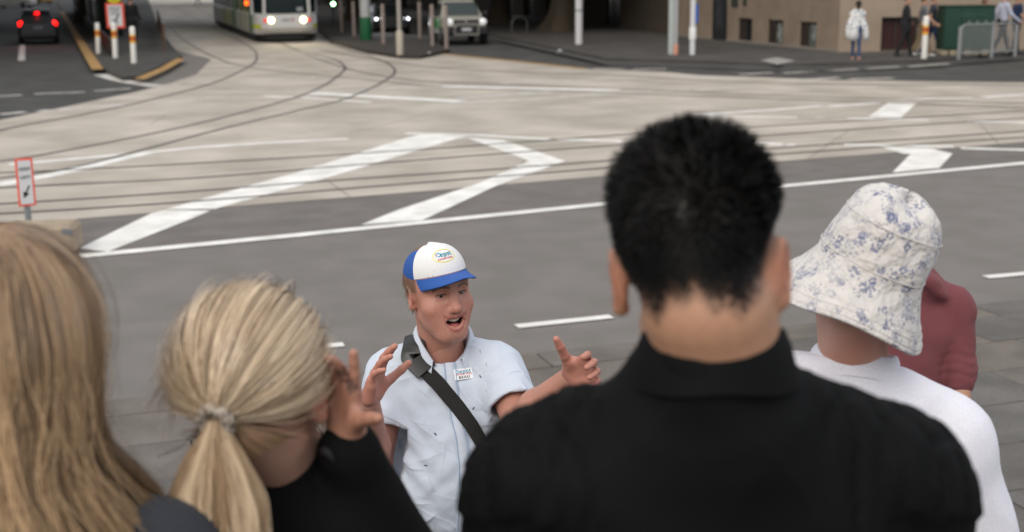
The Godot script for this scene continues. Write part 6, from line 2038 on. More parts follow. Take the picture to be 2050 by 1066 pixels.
	# scrunchie
	var sc := Batch.new()
	var axis := (H.basis * Vector3(0.05, -0.35, -1.0)).normalized()
	var sx := axis.cross(Vector3.UP).normalized()
	var sy := sx.cross(axis)
	var ring_pts := []
	var ring_rad := []
	for i in 41:
		var a := TAU * i / 40.0
		ring_pts.append(T + axis * 0.004 + (sx * cos(a) + sy * sin(a)) * (0.0165 + 0.0016 * sin(a * 9.0)))
		ring_rad.append(0.0072 + 0.0018 * sin(a * 9.0 + 1.0) + 0.0012 * sin(a * 14.0))
	sc.tube(ring_pts, ring_rad, 12, Color.WHITE, false)
	for i in sc.v.size():
		var v := sin(sc.v[i].x * 900.0) + sin(sc.v[i].y * 1100.0 + 1.0) + sin(sc.v[i].z * 800.0)
		sc.c[i] = Color(0.46, 0.41, 0.36) if v > -0.3 else Color(0.16, 0.11, 0.08)
	put("hair_tie", sc.done(), vmat(0.8), t)
	lower(t, hip, turn, 0.86, 0.06, fabric(Color(0.02, 0.025, 0.04), 5), mat(Color(0.3, 0.3, 0.3), 0.6), 0.018, 0.95)

func build_hat_person() -> void:
	var o := Vector3(0.60, 0.42, -2.2)
	var t := thing("person", "person in a white bucket hat with blue flowers and a white T-shirt", "person", o)
	var hb := Basis(Vector3.BACK, deg_to_rad(-17.0)) * Basis(Vector3.UP, deg_to_rad(180.0 - 24.0)) * Basis(Vector3.RIGHT, deg_to_rad(8.0))
	var H := Transform3D(hb * 1.0, Vector3(0.011, 1.653, 0))
	var inv := H.affine_inverse()
	var f := Field.new()
	head_field(f, H, {"fat": -0.008})
	var nb: Vector3 = Vector3(0.008, 1.514, -0.03)
	f.cap(H * Vector3(0, -0.05, -0.03), nb, 0.054, 0.062, 0.016)
	var base := Color(0.62, 0.36, 0.28)
	var tint := func(p: Vector3, _n: Vector3) -> Color:
		var q := inv * p
		return base.lerp(Color(0.55, 0.22, 0.15), 0.4 + 0.3 * sin(q.x * 40.0 + q.y * 30.0))
	var sL := nb + Vector3(-0.185, -0.075, 0.0)
	var sR: Vector3 = Vector3(0.186, 1.368, 0)
	var hip := Vector3(0.02, 0.92, 0.0)
	var turn := Basis(Vector3.UP, deg_to_rad(170.0))
	var jf := Field.new()
	torso_field(jf, nb + Vector3(0, -0.015, 0), sL, sR, hip, turn, Vector3(0.18, 0.22, 0.115), Vector3(0.16, 0.2, 0.11), 0.004, 0.05)
	jf.cap(nb + Vector3(0, -0.085, -0.004), nb + Vector3(0, -0.02, 0.0), 0.098, 0.076, 0.04)
	jf.box(nb + Vector3(0, 0.098, 0), Vector3(0.2, 0.1, 0.2), 0.004, 0.012, 1, Vector3(-10, 0, -10))
	var parts := [[f, 0.005, tint]]
	var eL := sL + Vector3(-0.05, -0.29, -0.02)
	var eR := sR + Vector3(0.09, -0.28, -0.02)
	var af := Field.new()
	for q in [[sL, eL, 1.0, -0.02], [sR, eR, -1.0, 0.02]]:
		var w: Vector3 = q[1] + Vector3(q[3], -0.21, -0.13)
		jf.cap(q[0], q[0].lerp(q[1], 0.8), 0.066, 0.074, 0.03)
		jf.boxb(q[0].lerp(q[1], 0.98), Vector3(0.09, 0.05, 0.09), 0.004, Basis(), 0.004, 1)
		af.cap(q[0].lerp(q[1], 0.5), q[1], 0.046, 0.04, 0.02)
		af.cap(q[1], w, 0.04, 0.028, 0.02)
		var h := Field.new()
		hand_field(h, w, Vector3(0, -1, -0.4), Vector3(0, 0.2, -1), 0.95, [0.5, 0.5, 0.6, 0.6], 0.5, q[2], 0.2)
		parts.append([h, 0.006, tint])
	parts.append([af, 0.01, tint])
	parts.append([frame_field(nb, [[sL, eL, eL], [sR, eR, eR]], hip), 0.014, tint])
	put("body", skin(parts), skin_mat(), t)
	put("t_shirt", smooth(jf, 0.009, null, func(p: Vector3, _n: Vector3) -> float: return fold(p, 1.9, 0.75) * 0.0032 + fold(p, 7.0, 0.4) * 0.003), fabric(Color(0.78, 0.78, 0.86), 9, 0.02, 0.0, 0.9, 0.2), t)
	collar_band(t, nb + Vector3(0.004, -0.012, -0.002), Basis(Vector3.BACK, deg_to_rad(-10.0)) * Basis(Vector3.RIGHT, deg_to_rad(-10.0)), 0.080, 0.071, 0.022, fabric(Color(0.76, 0.76, 0.84), 9))
	# the hat
	var K := H * Transform3D(Basis(Vector3.BACK, deg_to_rad(8.0)) * Basis(Vector3.RIGHT, deg_to_rad(-10.0)), Vector3(0, 0.006, -0.014))
	var rings := []
	var prof := [[0.146, -0.058], [0.1455, -0.0545], [0.135, -0.036], [0.120, -0.014], [0.1085, 0.006], [0.1015, 0.018], [0.100, 0.030], [0.0985, 0.046], [0.0955, 0.066], [0.0905, 0.085], [0.083, 0.102], [0.072, 0.114], [0.053, 0.123], [0.028, 0.128], [0.004, 0.130]]
	var seg := 72
	for j in range(4, prof.size()): prof[j][1] *= 1.30
	for j in prof.size():
		var r := []
		for k in seg:
			var a := TAU * k / seg
			var v: float = clampf((0.03 - prof[j][1]) / 0.08, 0.0, 1.0)
			var rr: float = prof[j][0] * (1.0 + 0.035 * v * sin(a * 2.0 + 0.6) + 0.02 * v * sin(a * 5.0))
			if prof[j][1] > 0.03: rr *= 1.0 + 0.022 * sin(a * 3.0 + prof[j][1] * 50.0) + 0.012 * sin(a * 7.0 + 1.0)
			var y: float = prof[j][1] + v * (0.008 * sin(a * 2.0 - 0.8) + 0.006 * sin(a * 3.0 + 1.0))
			if prof[j][1] > 0.09: y += -0.010 * exp(-pow((wrapf(a - 4.4, -PI, PI)) / 0.5, 2.0)) + 0.004 * sin(a * 4.0)
			r.append(K * Vector3(cos(a) * rr * 0.95, y, sin(a) * rr * 1.1))
		rings.append(r)
	var inner := []
	for j in 6:   # underside of the brim
		var r := []
		for k in seg: r.append(rings[j][k] - K.basis.y * 0.003 + (K.origin - rings[j][k]).normalized() * 0.002)
		inner.append(r)
	inner.reverse()
	var hat := Batch.new()
	hat.loft(inner + rings, true, false, true)
	# winding of the cloth: unroll for the print
	for i in hat.v.size():
		var q := K.affine_inverse() * hat.v[i]
		hat.u[i] = Vector2(atan2(q.x, q.z) * 0.1, q.y)
	var hm := mat(Color(0.64, 0.61, 0.585), 0.9)
	hm.albedo_texture = print_texture(23, 92, 512, true)
	hm.uv1_triplanar = true
	hm.uv1_triplanar_sharpness = 5.0
	hm.uv1_scale = Vector3.ONE / 0.21
	hm.heightmap_enabled = true
	hm.heightmap_texture = noise_tex(4, 0.02, 0.0, 1.0, 256, 3)
	hm.heightmap_scale = 0.8
	hm.rim_enabled = true
	hm.rim = 0.2
	var hat_o := put("bucket_hat", hat.done(), hm, t)
	for yy in [[0.100, 0.0395, 0.0010], [0.0905, 0.1112, 0.0010], [0.1425, -0.0490, 0.0006], [0.1355, -0.0368, 0.0006], [0.128, -0.0262, 0.0006]]:
		var sp := []
		var sr := []
		for k in seg + 1:
			var a := TAU * k / seg
			var v: float = clampf((0.03 - yy[1]) / 0.08, 0.0, 1.0)
			var rr: float = (yy[0] + 0.0005) * (1.0 + 0.035 * v * sin(a * 2.0 + 0.6) + 0.02 * v * sin(a * 5.0))
			if yy[1] > 0.03: rr *= 1.0 + 0.022 * sin(a * 3.0 + yy[1] * 50.0) + 0.012 * sin(a * 7.0 + 1.0)
			sp.append(K * Vector3(cos(a) * rr * 0.95, yy[1] + v * (0.008 * sin(a * 2.0 - 0.8) + 0.006 * sin(a * 3.0 + 1.0)), sin(a) * rr * 1.1))
			sr.append(yy[2])
		var sb := Batch.new()
		sb.tube(sp, sr, 6, Color.WHITE, false)
		put("seam", sb.done(), mat(Color(0.62, 0.585, 0.55), 0.9), hat_o)
	lower(t, hip, turn, 0.88, 0.04, fabric(Color(0.05, 0.06, 0.09), 5), mat(Color(0.4, 0.4, 0.4), 0.6), 0.018, 1.0)

func build_hoodie_man() -> void:
	var o := Vector3(1.36, 0.12, -4.4)
	var t := thing("person", "person in a faded maroon hooded sweatshirt with pushed up sleeves, beyond the bucket hat", "person", o)
	var turn := Basis(Vector3.UP, deg_to_rad(-70.0))
	var nb: Vector3 = Vector3(0.05, 1.428, 0)
	var H := Transform3D(Basis(Vector3.BACK, deg_to_rad(24.0)) * turn, Vector3(-0.065, 1.599, 0))
	var f := Field.new()
	head_field(f, H)
	f.cap(H * Vector3(0, -0.05, -0.03), nb, 0.058, 0.062, 0.03)
	var base := Color(0.48, 0.26, 0.18)
	var plain := func(_p: Vector3, _n: Vector3) -> Color: return base
	var sR: Vector3 = Vector3(0.19, 1.345, 0.02)
	var sL := nb + Vector3(-0.15, -0.06, -0.05)
	var eR: Vector3 = Vector3(0.199, 1.133, 0.06)
	var wR: Vector3 = Vector3(0.183, 0.923, 0.16)
	var hip: Vector3 = Vector3(0.044, 0.889, 0)
	var jf := Field.new()
	torso_field(jf, nb, sL, sR, hip, Basis(Vector3.UP, deg_to_rad(-20.0)), Vector3(0.125, 0.2, 0.115), Vector3(0.115, 0.2, 0.11), 0.0, 0.04)
	jf.cap(sR, eR, 0.060, 0.056, 0.012)
	jf.cap(eR, eR.lerp(wR, 0.18), 0.058, 0.052, 0.02)
	jf.cap(eR.lerp(wR, 0.17), eR.lerp(wR, 0.21), 0.050, 0.048, 0.006)
	jf.cap(sL, sL + Vector3(-0.02, -0.28, 0.02), 0.062, 0.055, 0.03)
	# the hood lying on the shoulders
	jf.cap(nb + Vector3(0.01, -0.015, 0), nb + Vector3(-0.055, 0.055, 0.0), 0.078, 0.076, 0.02)
	jf.ell(nb + Vector3(0.045, -0.012, 0.0), Vector3(0.075, 0.036, 0.105), 0.02, 0, Vector3(0, 0, -38))
	jf.ell(nb + Vector3(0.015, 0.02, 0.07), Vector3(0.06, 0.03, 0.04), 0.015, 0, Vector3(0, 20, -30))
	var af := Field.new()
	af.cap(eR, wR, 0.042, 0.027, 0.02)
	var sl := sL + Vector3(-0.02, -0.28, 0.02)
	af.cap(sl, sl + Vector3(-0.02, -0.2, 0.14), 0.042, 0.027, 0.02)
	var h := Field.new()
	hand_field(h, wR, Vector3(0, -1, 0.3), Vector3(-0.3, 0.2, 1), 0.95, [0.5, 0.5, 0.6, 0.6], 0.5, 1.0, 0.2)
	var h2 := Field.new()
	hand_field(h2, sl + Vector3(-0.02, -0.2, 0.14), Vector3(-0.2, -0.9, 0.4), Vector3(0.6, 0.2, 0.6), 0.95, [0.5, 0.5, 0.6, 0.6], 0.5, -1.0, 0.2)
	var fr := frame_field(nb, [[sR, eR, eR], [sL, sl, sl]], hip)
	put("body", skin([[f, 0.007, plain], [fr, 0.014, plain], [af, 0.009, plain], [h, 0.006, plain], [h2, 0.006, plain]]), skin_mat(), t)
	var m := fabric(Color(0.175, 0.05, 0.059), 4, 0.004, 0.0, 0.95, 0.4)
	put("hoodie", smooth(jf, 0.009, null, func(p: Vector3, _n: Vector3) -> float:
		var w := fold(p, 2.2, 0.8) * 0.0032
		var q := p - eR
		w += 0.0030 * sin(q.y * 190.0 + sin(q.x * 60.0) * 1.5) * exp(-q.length_squared() / 0.007)
		return w), m, t)
	var hair := Batch.new()
	rng.seed = 61
	for i in 2500:
		var d := Vector3(rng.randfn(), rng.randfn(), rng.randfn()).normalized()
		var p := skull(d, 0.0)
		if p.y < 0.0 and p.z > -0.04 or p.y < -0.05 or (p.z > 0.055 and p.y < 0.075): continue
		var n := skull_normal(p)
		var q := p + (n + Vector3(0, -0.5, -0.3)).normalized() * 0.03
		hair.ribbon(PackedVector3Array([H * p, H * p.lerp(q, 0.5), H * q]), PackedVector3Array([H.basis * n, H.basis * n, H.basis * n]), 0.004, 0.002, Color(0.06, 0.035, 0.02), Color(0.09, 0.05, 0.03))
	put("hair", hair.done(), vmat(0.5), t)
	lower(t, hip + Vector3(0, -0.02, 0), turn, hip.y - 0.02, 0.08, fabric(Color(0.03, 0.04, 0.07), 5), mat(Color(0.3, 0.3, 0.3), 0.6), 0.016, 0.95)

# ---------------------------------------------------------------- people across the street
func walker(label: String, at: Vector3, yaw: float, h: float, stride: float, o: Dictionary) -> void:
	var t := thing("person", label, "person", at, 0.0, o.get("group", ""))
	var turn := Basis(Vector3.UP, yaw)
	var k := h / 1.75
	var base: Color = o.get("skin", Color(0.42, 0.24, 0.17))
	var nb := Vector3(0, 1.48 * k, 0)
	var H := Transform3D(turn * k, Vector3(0, 1.635 * k, 0) + turn * Vector3(0, 0, 0.02))
	var f := Field.new()
	head_field(f, H)
	f.cap(H * Vector3(0, -0.05, -0.03), nb, 0.055 * k, 0.06 * k, 0.03)
	var s0 := nb + turn * Vector3(0.18, -0.06, 0) * k
	var s1 := nb + turn * Vector3(-0.18, -0.06, 0) * k
	var hip := Vector3(0, 0.93 * k, 0)
	var jf := Field.new()
	torso_field(jf, nb, s0, s1, hip, turn, Vector3(0.18, 0.21, 0.12) * k, Vector3(0.16, 0.2, 0.115) * k, 0.004, 0.04)
	var parts := [[f, 0.012, func(_p: Vector3, _n: Vector3) -> Color: return base]]
	var af := Field.new()
	var long: bool = o.get("long", true)
	var bend: float = o.get("bend", 0.1)
	for q in [[s0, 1.0], [s1, -1.0]]:
		var sw: float = q[1] * stride * 0.7
		var e: Vector3 = q[0] + turn * Vector3(q[1] * 0.05, -0.28, -sw * 0.35) * k
		var w: Vector3 = e + turn * Vector3(q[1] * 0.0, -0.24 + bend * 0.5, 0.06 - sw * 0.3 + bend) * k
		jf.cap(q[0], q[0].lerp(e, 1.0 if long else 0.62), 0.062 * k, 0.056 * k, 0.03)
		if long: jf.cap(e, w, 0.055 * k, 0.042 * k, 0.02)
		af.cap(q[0].lerp(e, 0.5), e, 0.046 * k, 0.042 * k, 0.02)
		af.cap(e, w, 0.042 * k, 0.03 * k, 0.02)
		var hd := Field.new()
		hand_field(hd, w, (w - e), turn * Vector3(0, 0, 1), 0.95 * k, [0.5, 0.5, 0.6, 0.6], 0.5, q[1], 0.2)
		parts.append([hd, 0.009, func(_p: Vector3, _n: Vector3) -> Color: return base])
	af.cap(nb, hip, 0.05, 0.07, 0.03)
	for q in [s0, s1]: af.cap(nb, q, 0.04, 0.04, 0.02)
	for q in [[s0, 1.0], [s1, -1.0]]: af.cap(q[0], q[0].lerp(q[0] + turn * Vector3(q[1] * 0.05, -0.28, -q[1] * stride * 0.245) * k, 0.6), 0.04, 0.04, 0.02)
	parts.append([af, 0.014, func(_p: Vector3, _n: Vector3) -> Color: return base])
	put("body", skin(parts), vmat(0.55), t)
	if o.has("coat"):   # the skirts of a coat or jacket
		jf.cap(hip + Vector3(0, 0.05, 0), hip + Vector3(0, -float(o.coat), 0), 0.145 * k, 0.17 * k, 0.05)
	var up: Color = o.up
	put(o.get("garment", "top"), smooth(jf, 0.016, o.get("paint"), func(p: Vector3, _n: Vector3) -> float: return fold(p, h * 9.0, 0.5) * 0.006), vmat(0.85) if o.get("paint") != null else fabric(up, 6), t)
	lower(t, hip, turn, 0.925 * k, stride, fabric(o.legs, 5), mat(o.get("shoes", Color(0.02, 0.02, 0.02)), 0.6), 0.02, k * o.get("wide", 1.08))
	var hf := Field.new()
	hf.X = H
	hf.ell(Vector3(0, 0.045, -0.022), Vector3(0.084, 0.092, 0.100), 0.01)
	hf.box(Vector3(0, 0.0, 0.11), Vector3(0.1, 0.075, 0.06), 0.02, 0.02, 1)
	if o.get("bun", false): hf.ball(Vector3(0, 0.12, -0.07), 0.045, 0.02)
	if o.get("tail", 0.0) > 0.0: hf.cap(Vector3(0, 0.0, -0.09), Vector3(0, -float(o.tail), -0.1), 0.05, 0.03, 0.03)
	put("hair", smooth(hf, 0.012), mat(o.get("hair", Color(0.02, 0.014, 0.01)), 0.55), t)

func build_walkers() -> void:
	var wrap := func(p: Vector3, _n: Vector3) -> Color:
		var v := sin(p.x * 31.0 + 2.0 * sin(p.y * 17.0)) * sin(p.y * 27.0 + 1.5 * sin(p.x * 23.0 + p.z * 19.0))
		return Color(0.70, 0.70, 0.70) if v > -0.42 else Color(0.16, 0.19, 0.25)
	shawl_walker(Vector3(10.272, 0.12, -38.967), wrap)
	walker("person in a dark suit walking to the right past the basement opening", Vector3(12.077, 0.12, -40.149), deg_to_rad(75.0), 1.82, 0.30, {"up": Color(0.014, 0.015, 0.018), "legs": Color(0.011, 0.011, 0.013), "coat": 0.1, "garment": "jacket", "bend": 0.18})
	walker("person in a grey T-shirt and khaki trousers beside the orange banded bollard", Vector3(12.646, 0.12, -40.308), deg_to_rad(80.0), 1.78, 0.42, {"up": Color(0.13, 0.14, 0.155), "legs": Color(0.22, 0.16, 0.09), "long": false, "garment": "t_shirt", "shoes": Color(0.6, 0.6, 0.6)})
	walker("person in a dark top and blue jeans half hidden behind the grey T-shirt", Vector3(13.161, 0.12, -41.011), deg_to_rad(80.0), 1.8, -0.42, {"up": Color(0.03, 0.04, 0.06), "legs": Color(0.02, 0.045, 0.13), "long": false, "shoes": Color(0.75, 0.75, 0.75)})
	walker("person in a white shirt and black trousers behind the crowd barrier", Vector3(15.302, 0.12, -40.892), deg_to_rad(100.0), 1.85, 0.5, {"up": Color(0.5, 0.53, 0.66), "legs": Color(0.010, 0.010, 0.012), "garment": "shirt", "shoes": Color(0.3, 0.3, 0.3)})
	walker("person in a navy shirt at the far right behind the crowd barrier", Vector3(15.806, 0.12, -41.072), deg_to_rad(95.0), 1.78, 0.2, {"up": Color(0.012, 0.03, 0.085), "legs": Color(0.012, 0.013, 0.016), "long": false, "garment": "shirt"})
	walker("person whose brown hair shows over the top of the green cabinet", Vector3(14.93, 0.12, -41.51), deg_to_rad(90.0), 1.66, 0.2, {"up": Color(0.1, 0.03, 0.03), "legs": Color(0.02, 0.02, 0.03), "hair": Color(0.1, 0.045, 0.025)})
	walker("person in a long black coat standing beside the yellow disc sign", Vector3(-14.533, 0, -50.796) + Vector3(0, 0.13, 0), deg_to_rad(170.0), 1.9, 0.12, {"up": Color(0.008, 0.008, 0.009), "legs": Color(0.01, 0.011, 0.014), "coat": 0.32, "garment": "coat", "wide": 1.25})
	walker("far pedestrian in black crossing the tracks left of the tram, its legs in view", Vector3(-35.003, 0, -148.954), deg_to_rad(90.0), 1.75, 0.4, {"up": Color(0.012, 0.012, 0.014), "legs": Color(0.01, 0.01, 0.012)})

func shawl_walker(at: Vector3, paint) -> void:
	var t := thing("person", "woman in a loose white patterned wrap and jeans walking away by the wall", "person", at)
	var turn := Basis(Vector3.UP, PI - 0.1)
	var base := Color(0.42, 0.24, 0.17)
	var k := 0.99
	var H := Transform3D(turn * k, Vector3(0.02, 1.60 * k, 0))
	var nb := Vector3(0, 1.45 * k, 0)
	var f := Field.new()
	head_field(f, H)
	f.cap(H * Vector3(0, -0.05, -0.03), nb, 0.05, 0.055, 0.03)
	var bodyc := func(_p: Vector3, _n: Vector3) -> Color: return base
	var wf := Field.new()   # the wrap: wide sleeves hanging like wings
	wf.cap(nb + Vector3(-0.05, -0.03, 0), nb + Vector3(-0.17, -0.1, 0), 0.06, 0.075, 0.03)
	wf.cap(nb + Vector3(0.05, -0.03, 0), nb + Vector3(0.17, -0.1, 0), 0.06, 0.075, 0.03)
	wf.ell(Vector3(0, 1.22, 0), Vector3(0.19, 0.28, 0.12), 0.04)
	wf.ell(Vector3(-0.20, 0.94, 0.02), Vector3(0.11, 0.36, 0.11), 0.06, 0, Vector3(0, 0, -10))
	wf.ell(Vector3(0.22, 0.90, 0.0), Vector3(0.10, 0.38, 0.11), 0.06, 0, Vector3(0, 0, 12))
	wf.ell(Vector3(-0.08, 0.82, 0.04), Vector3(0.17, 0.28, 0.12), 0.06)
	wf.ell(Vector3(0.09, 0.78, 0.1), Vector3(0.06, 0.2, 0.09), 0.03, 1)
	var parts := [[f, 0.011, bodyc]]
	for s in [-1.0, 1.0]:
		var h := Field.new()
		hand_field(h, Vector3(0.27 * s, 0.72, -0.02), Vector3(0.05 * s, -1, -0.1), Vector3(0, 0, -1), 0.9, [0.4, 0.4, 0.4, 0.4], 0.5, s, 0.2)
		h.cap(Vector3(0.24 * s, 0.95, 0), Vector3(0.27 * s, 0.72, -0.02), 0.04, 0.027, 0.02)
		parts.append([h, 0.009, bodyc])
	parts.append([frame_field(nb, [[nb + Vector3(-0.17, -0.1, 0), Vector3(-0.24, 0.95, 0), Vector3(-0.27, 0.74, -0.02)], [nb + Vector3(0.17, -0.1, 0), Vector3(0.24, 0.95, 0), Vector3(0.27, 0.74, -0.02)]], Vector3(0, 0.95, 0)), 0.014, bodyc])
	put("body", skin(parts), vmat(0.55), t)
	put("wrap", smooth(wf, 0.016, paint, func(p: Vector3, _n: Vector3) -> float: return sin(p.x * 60.0 + 1.5 * sin(p.y * 9.0)) * 0.008), vmat(0.85), t)
	lower(t, Vector3(0, 0.9, 0), turn, 0.89, 0.16, fabric(Color(0.03, 0.06, 0.15), 5), mat(Color(0.42, 0.2, 0.15), 0.6), 0.018, 0.88)
	var hf := Field.new()
	hf.X = H
	hf.ell(Vector3(0, 0.045, -0.022), Vector3(0.086, 0.092, 0.102), 0.01)
	hf.box(Vector3(0, 0.0, 0.11), Vector3(0.1, 0.075, 0.06), 0.02, 0.02, 1)
	hf.ball(Vector3(0, 0.10, -0.08), 0.05, 0.02)
	hf.cap(Vector3(0, -0.03, -0.07), Vector3(0, -0.09, -0.06), 0.05, 0.04, 0.03)
	put("hair", smooth(hf, 0.011), mat(Color(0.016, 0.012, 0.01), 0.5), t)

# ---------------------------------------------------------------- distance fields, meshed as surface nets
class Field:
	var T := PackedInt32Array()
	var O := PackedInt32Array()
	var A := PackedVector3Array()
	var B := PackedVector3Array()
	var I := PackedFloat32Array()
	var R := PackedFloat32Array()
	var D := PackedFloat32Array()
	var K := PackedFloat32Array()
	var M: Array[Basis] = []
	var L := PackedFloat32Array()   # size bound
	var X := Transform3D()          # frame in which shapes are given
	var s := 1.0
	func _put(t: int, o: int, a: Vector3, b: Vector3, inv: float, r: float, d: float, k: float, m: Basis) -> void:
		T.append(t); O.append(o); A.append(a); B.append(b); I.append(inv); R.append(r); D.append(d); K.append(maxf(k, 0.0005)); M.append(m)
	func cap(a: Vector3, b: Vector3, ra: float, rb := -1.0, k := 0.01, o := 0) -> void:
		a = X * a
		b = X * b
		if rb < 0.0: rb = ra
		var ba := b - a
		_put(0, o, a, ba, 1.0 / maxf(ba.length_squared(), 1e-9), ra * s, (rb - ra) * s, k * s, Basis())
	func ball(a: Vector3, r: float, k := 0.01, o := 0) -> void:
		cap(a, a + Vector3(0, 1e-5, 0), r, r, k, o)
	func ell(c: Vector3, r: Vector3, k := 0.01, o := 0, rot := Vector3.ZERO) -> void:
		var b := Basis.from_euler(rot * (PI / 180.0))
		_put(1, o, X * c, r * s, 0.0, minf(r.x, minf(r.y, r.z)) * s, 0.0, k * s, (X.basis * b).orthonormalized())
	func ellb(c: Vector3, r: Vector3, b: Basis, k := 0.01, o := 0) -> void:
		_put(1, o, X * c, r * s, 0.0, minf(r.x, minf(r.y, r.z)) * s, 0.0, k * s, (X.basis * b).orthonormalized())
	func box(c: Vector3, h: Vector3, r: float, k := 0.01, o := 0, rot := Vector3.ZERO) -> void:
		var b := Basis.from_euler(rot * (PI / 180.0))
		_put(2, o, X * c, (h - Vector3(r, r, r)) * s, 0.0, r * s, 0.0, k * s, (X.basis * b).orthonormalized())
	func boxb(c: Vector3, h: Vector3, r: float, b: Basis, k := 0.01, o := 0) -> void:
		_put(2, o, X * c, (h - Vector3(r, r, r)) * s, 0.0, r * s, 0.0, k * s, (X.basis * b).orthonormalized())
	func one(i: int, p: Vector3) -> float:
		var q := p - A[i]
		var t := T[i]
		if t == 0:
			var b := B[i]
			var h := clampf(q.dot(b) * I[i], 0.0, 1.0)
			return (q - b * h).length() - (R[i] + D[i] * h)
		elif t == 1:
			q = q * M[i]
			var r := B[i]
			var k0 := (q / r).length()
			if k0 < 0.02: return -R[i]
			return k0 * (k0 - 1.0) / (q / (r * r)).length()
		q = (q * M[i]).abs() - B[i]
		return q.max(Vector3.ZERO).length() + minf(maxf(q.x, maxf(q.y, q.z)), 0.0) - R[i]
	func ev(p: Vector3, act: PackedInt32Array) -> float:
		var d := 10.0
		for i in act:
			var q := p - A[i]
			var e: float
			var t := T[i]
			if t == 0:
				var b := B[i]
				var h := clampf(q.dot(b) * I[i], 0.0, 1.0)
				e = (q - b * h).length() - (R[i] + D[i] * h)
			elif t == 1:
				q = q * M[i]
				var r := B[i]
				var k0 := (q / r).length()
				e = -R[i] if k0 < 0.02 else k0 * (k0 - 1.0) / (q / (r * r)).length()
			else:
				q = (q * M[i]).abs() - B[i]
				e = q.max(Vector3.ZERO).length() + minf(maxf(q.x, maxf(q.y, q.z)), 0.0) - R[i]
			var k := K[i]
			var o := O[i]
			if o == 0:
				var g := maxf(k - absf(d - e), 0.0)
				d = minf(d, e) - g * g * 0.25 / k
			else:
				if o == 1: e = -e
				var g2 := maxf(k - absf(d - e), 0.0)
				d = maxf(d, e) + g2 * g2 * 0.25 / k
		return d
	func bounds() -> AABB:
		var box_ := AABB()
		var first := true
		for i in T.size():
			if O[i] != 0: continue
			var ab: AABB
			if T[i] == 0:
				ab = AABB(A[i], Vector3.ZERO).expand(A[i] + B[i]).grow(maxf(R[i], R[i] + D[i]))
			else:
				var m := M[i]
				var b := B[i]
				var e := (m.x * b.x).abs() + (m.y * b.y).abs() + (m.z * b.z).abs()
				ab = AABB(A[i] - e, e * 2.0)
				if T[i] == 2: ab = ab.grow(R[i])
			box_ = ab if first else box_.merge(ab)
			first = false
		return box_
	# vertices, normals, indices
	func mesh(cell: float) -> Array:
		var bb := bounds().grow(cell * 2.5)
		var lo := bb.position
		var W := 6
		var bx := int(bb.size.x / cell / W) + 1
		var by := int(bb.size.y / cell / W) + 1
		var bz := int(bb.size.z / cell / W) + 1
		var nx := bx * W + 1
		var ny := by * W + 1
		var nz := bz * W + 1
		var val := PackedFloat32Array()
		val.resize(nx * ny * nz)
		val.fill(1.0)
		var sx := ny * nz
		var half := W * cell * 0.8661
		var n := T.size()
		var es := PackedFloat32Array()
		es.resize(n)
		var todo: Array[Vector3i] = []
		var acts: Array[PackedInt32Array] = []
		for i in bx:
			for j in by:
				for k in bz:
					var c := lo + Vector3(i + 0.5, j + 0.5, k + 0.5) * (W * cell)
					var d := 10.0
					for q in n:
						var e := one(q, c)
						es[q] = e
						var kk := K[q]
						if O[q] == 0:
							var g := maxf(kk - absf(d - e), 0.0)
							d = minf(d, e) - g * g * 0.25 / kk
						else:
							if O[q] == 1: e = -e
							d = maxf(d, e)
					if d > half * 1.5 + 0.004:
						continue
					if d < -half * 1.6 - 0.004:
						for a in W + 1:
							for b in W + 1:
								var at := (i * W + a) * sx + (j * W + b) * nz + k * W
								for c2 in W + 1:
									val[at + c2] = -1.0
						continue
					var act := PackedInt32Array()
					for q in n:
						if O[q] == 0:
							if es[q] < maxf(d, 0.0) + half * 2.4 + K[q]: act.append(q)
						elif O[q] == 1:
							if es[q] < half * 1.5 + K[q]: act.append(q)
						else:
							if es[q] > -half * 1.5 - K[q]: act.append(q)
					todo.append(Vector3i(i * W, j * W, k * W))
					acts.append(act)
		for t in todo.size():
			var o3 := todo[t]
			var act := acts[t]
			for a in W + 1:
				for b in W + 1:
					var at := (o3.x + a) * sx + (o3.y + b) * nz + o3.z
					var p := lo + Vector3(o3.x + a, o3.y + b, o3.z) * cell
					for c in W + 1:
						val[at + c] = ev(p, act)
						p.z += cell
		var id := PackedInt32Array()
		id.resize(nx * ny * nz)
		id.fill(-1)
		var vs := PackedVector3Array()
		var ns := PackedVector3Array()
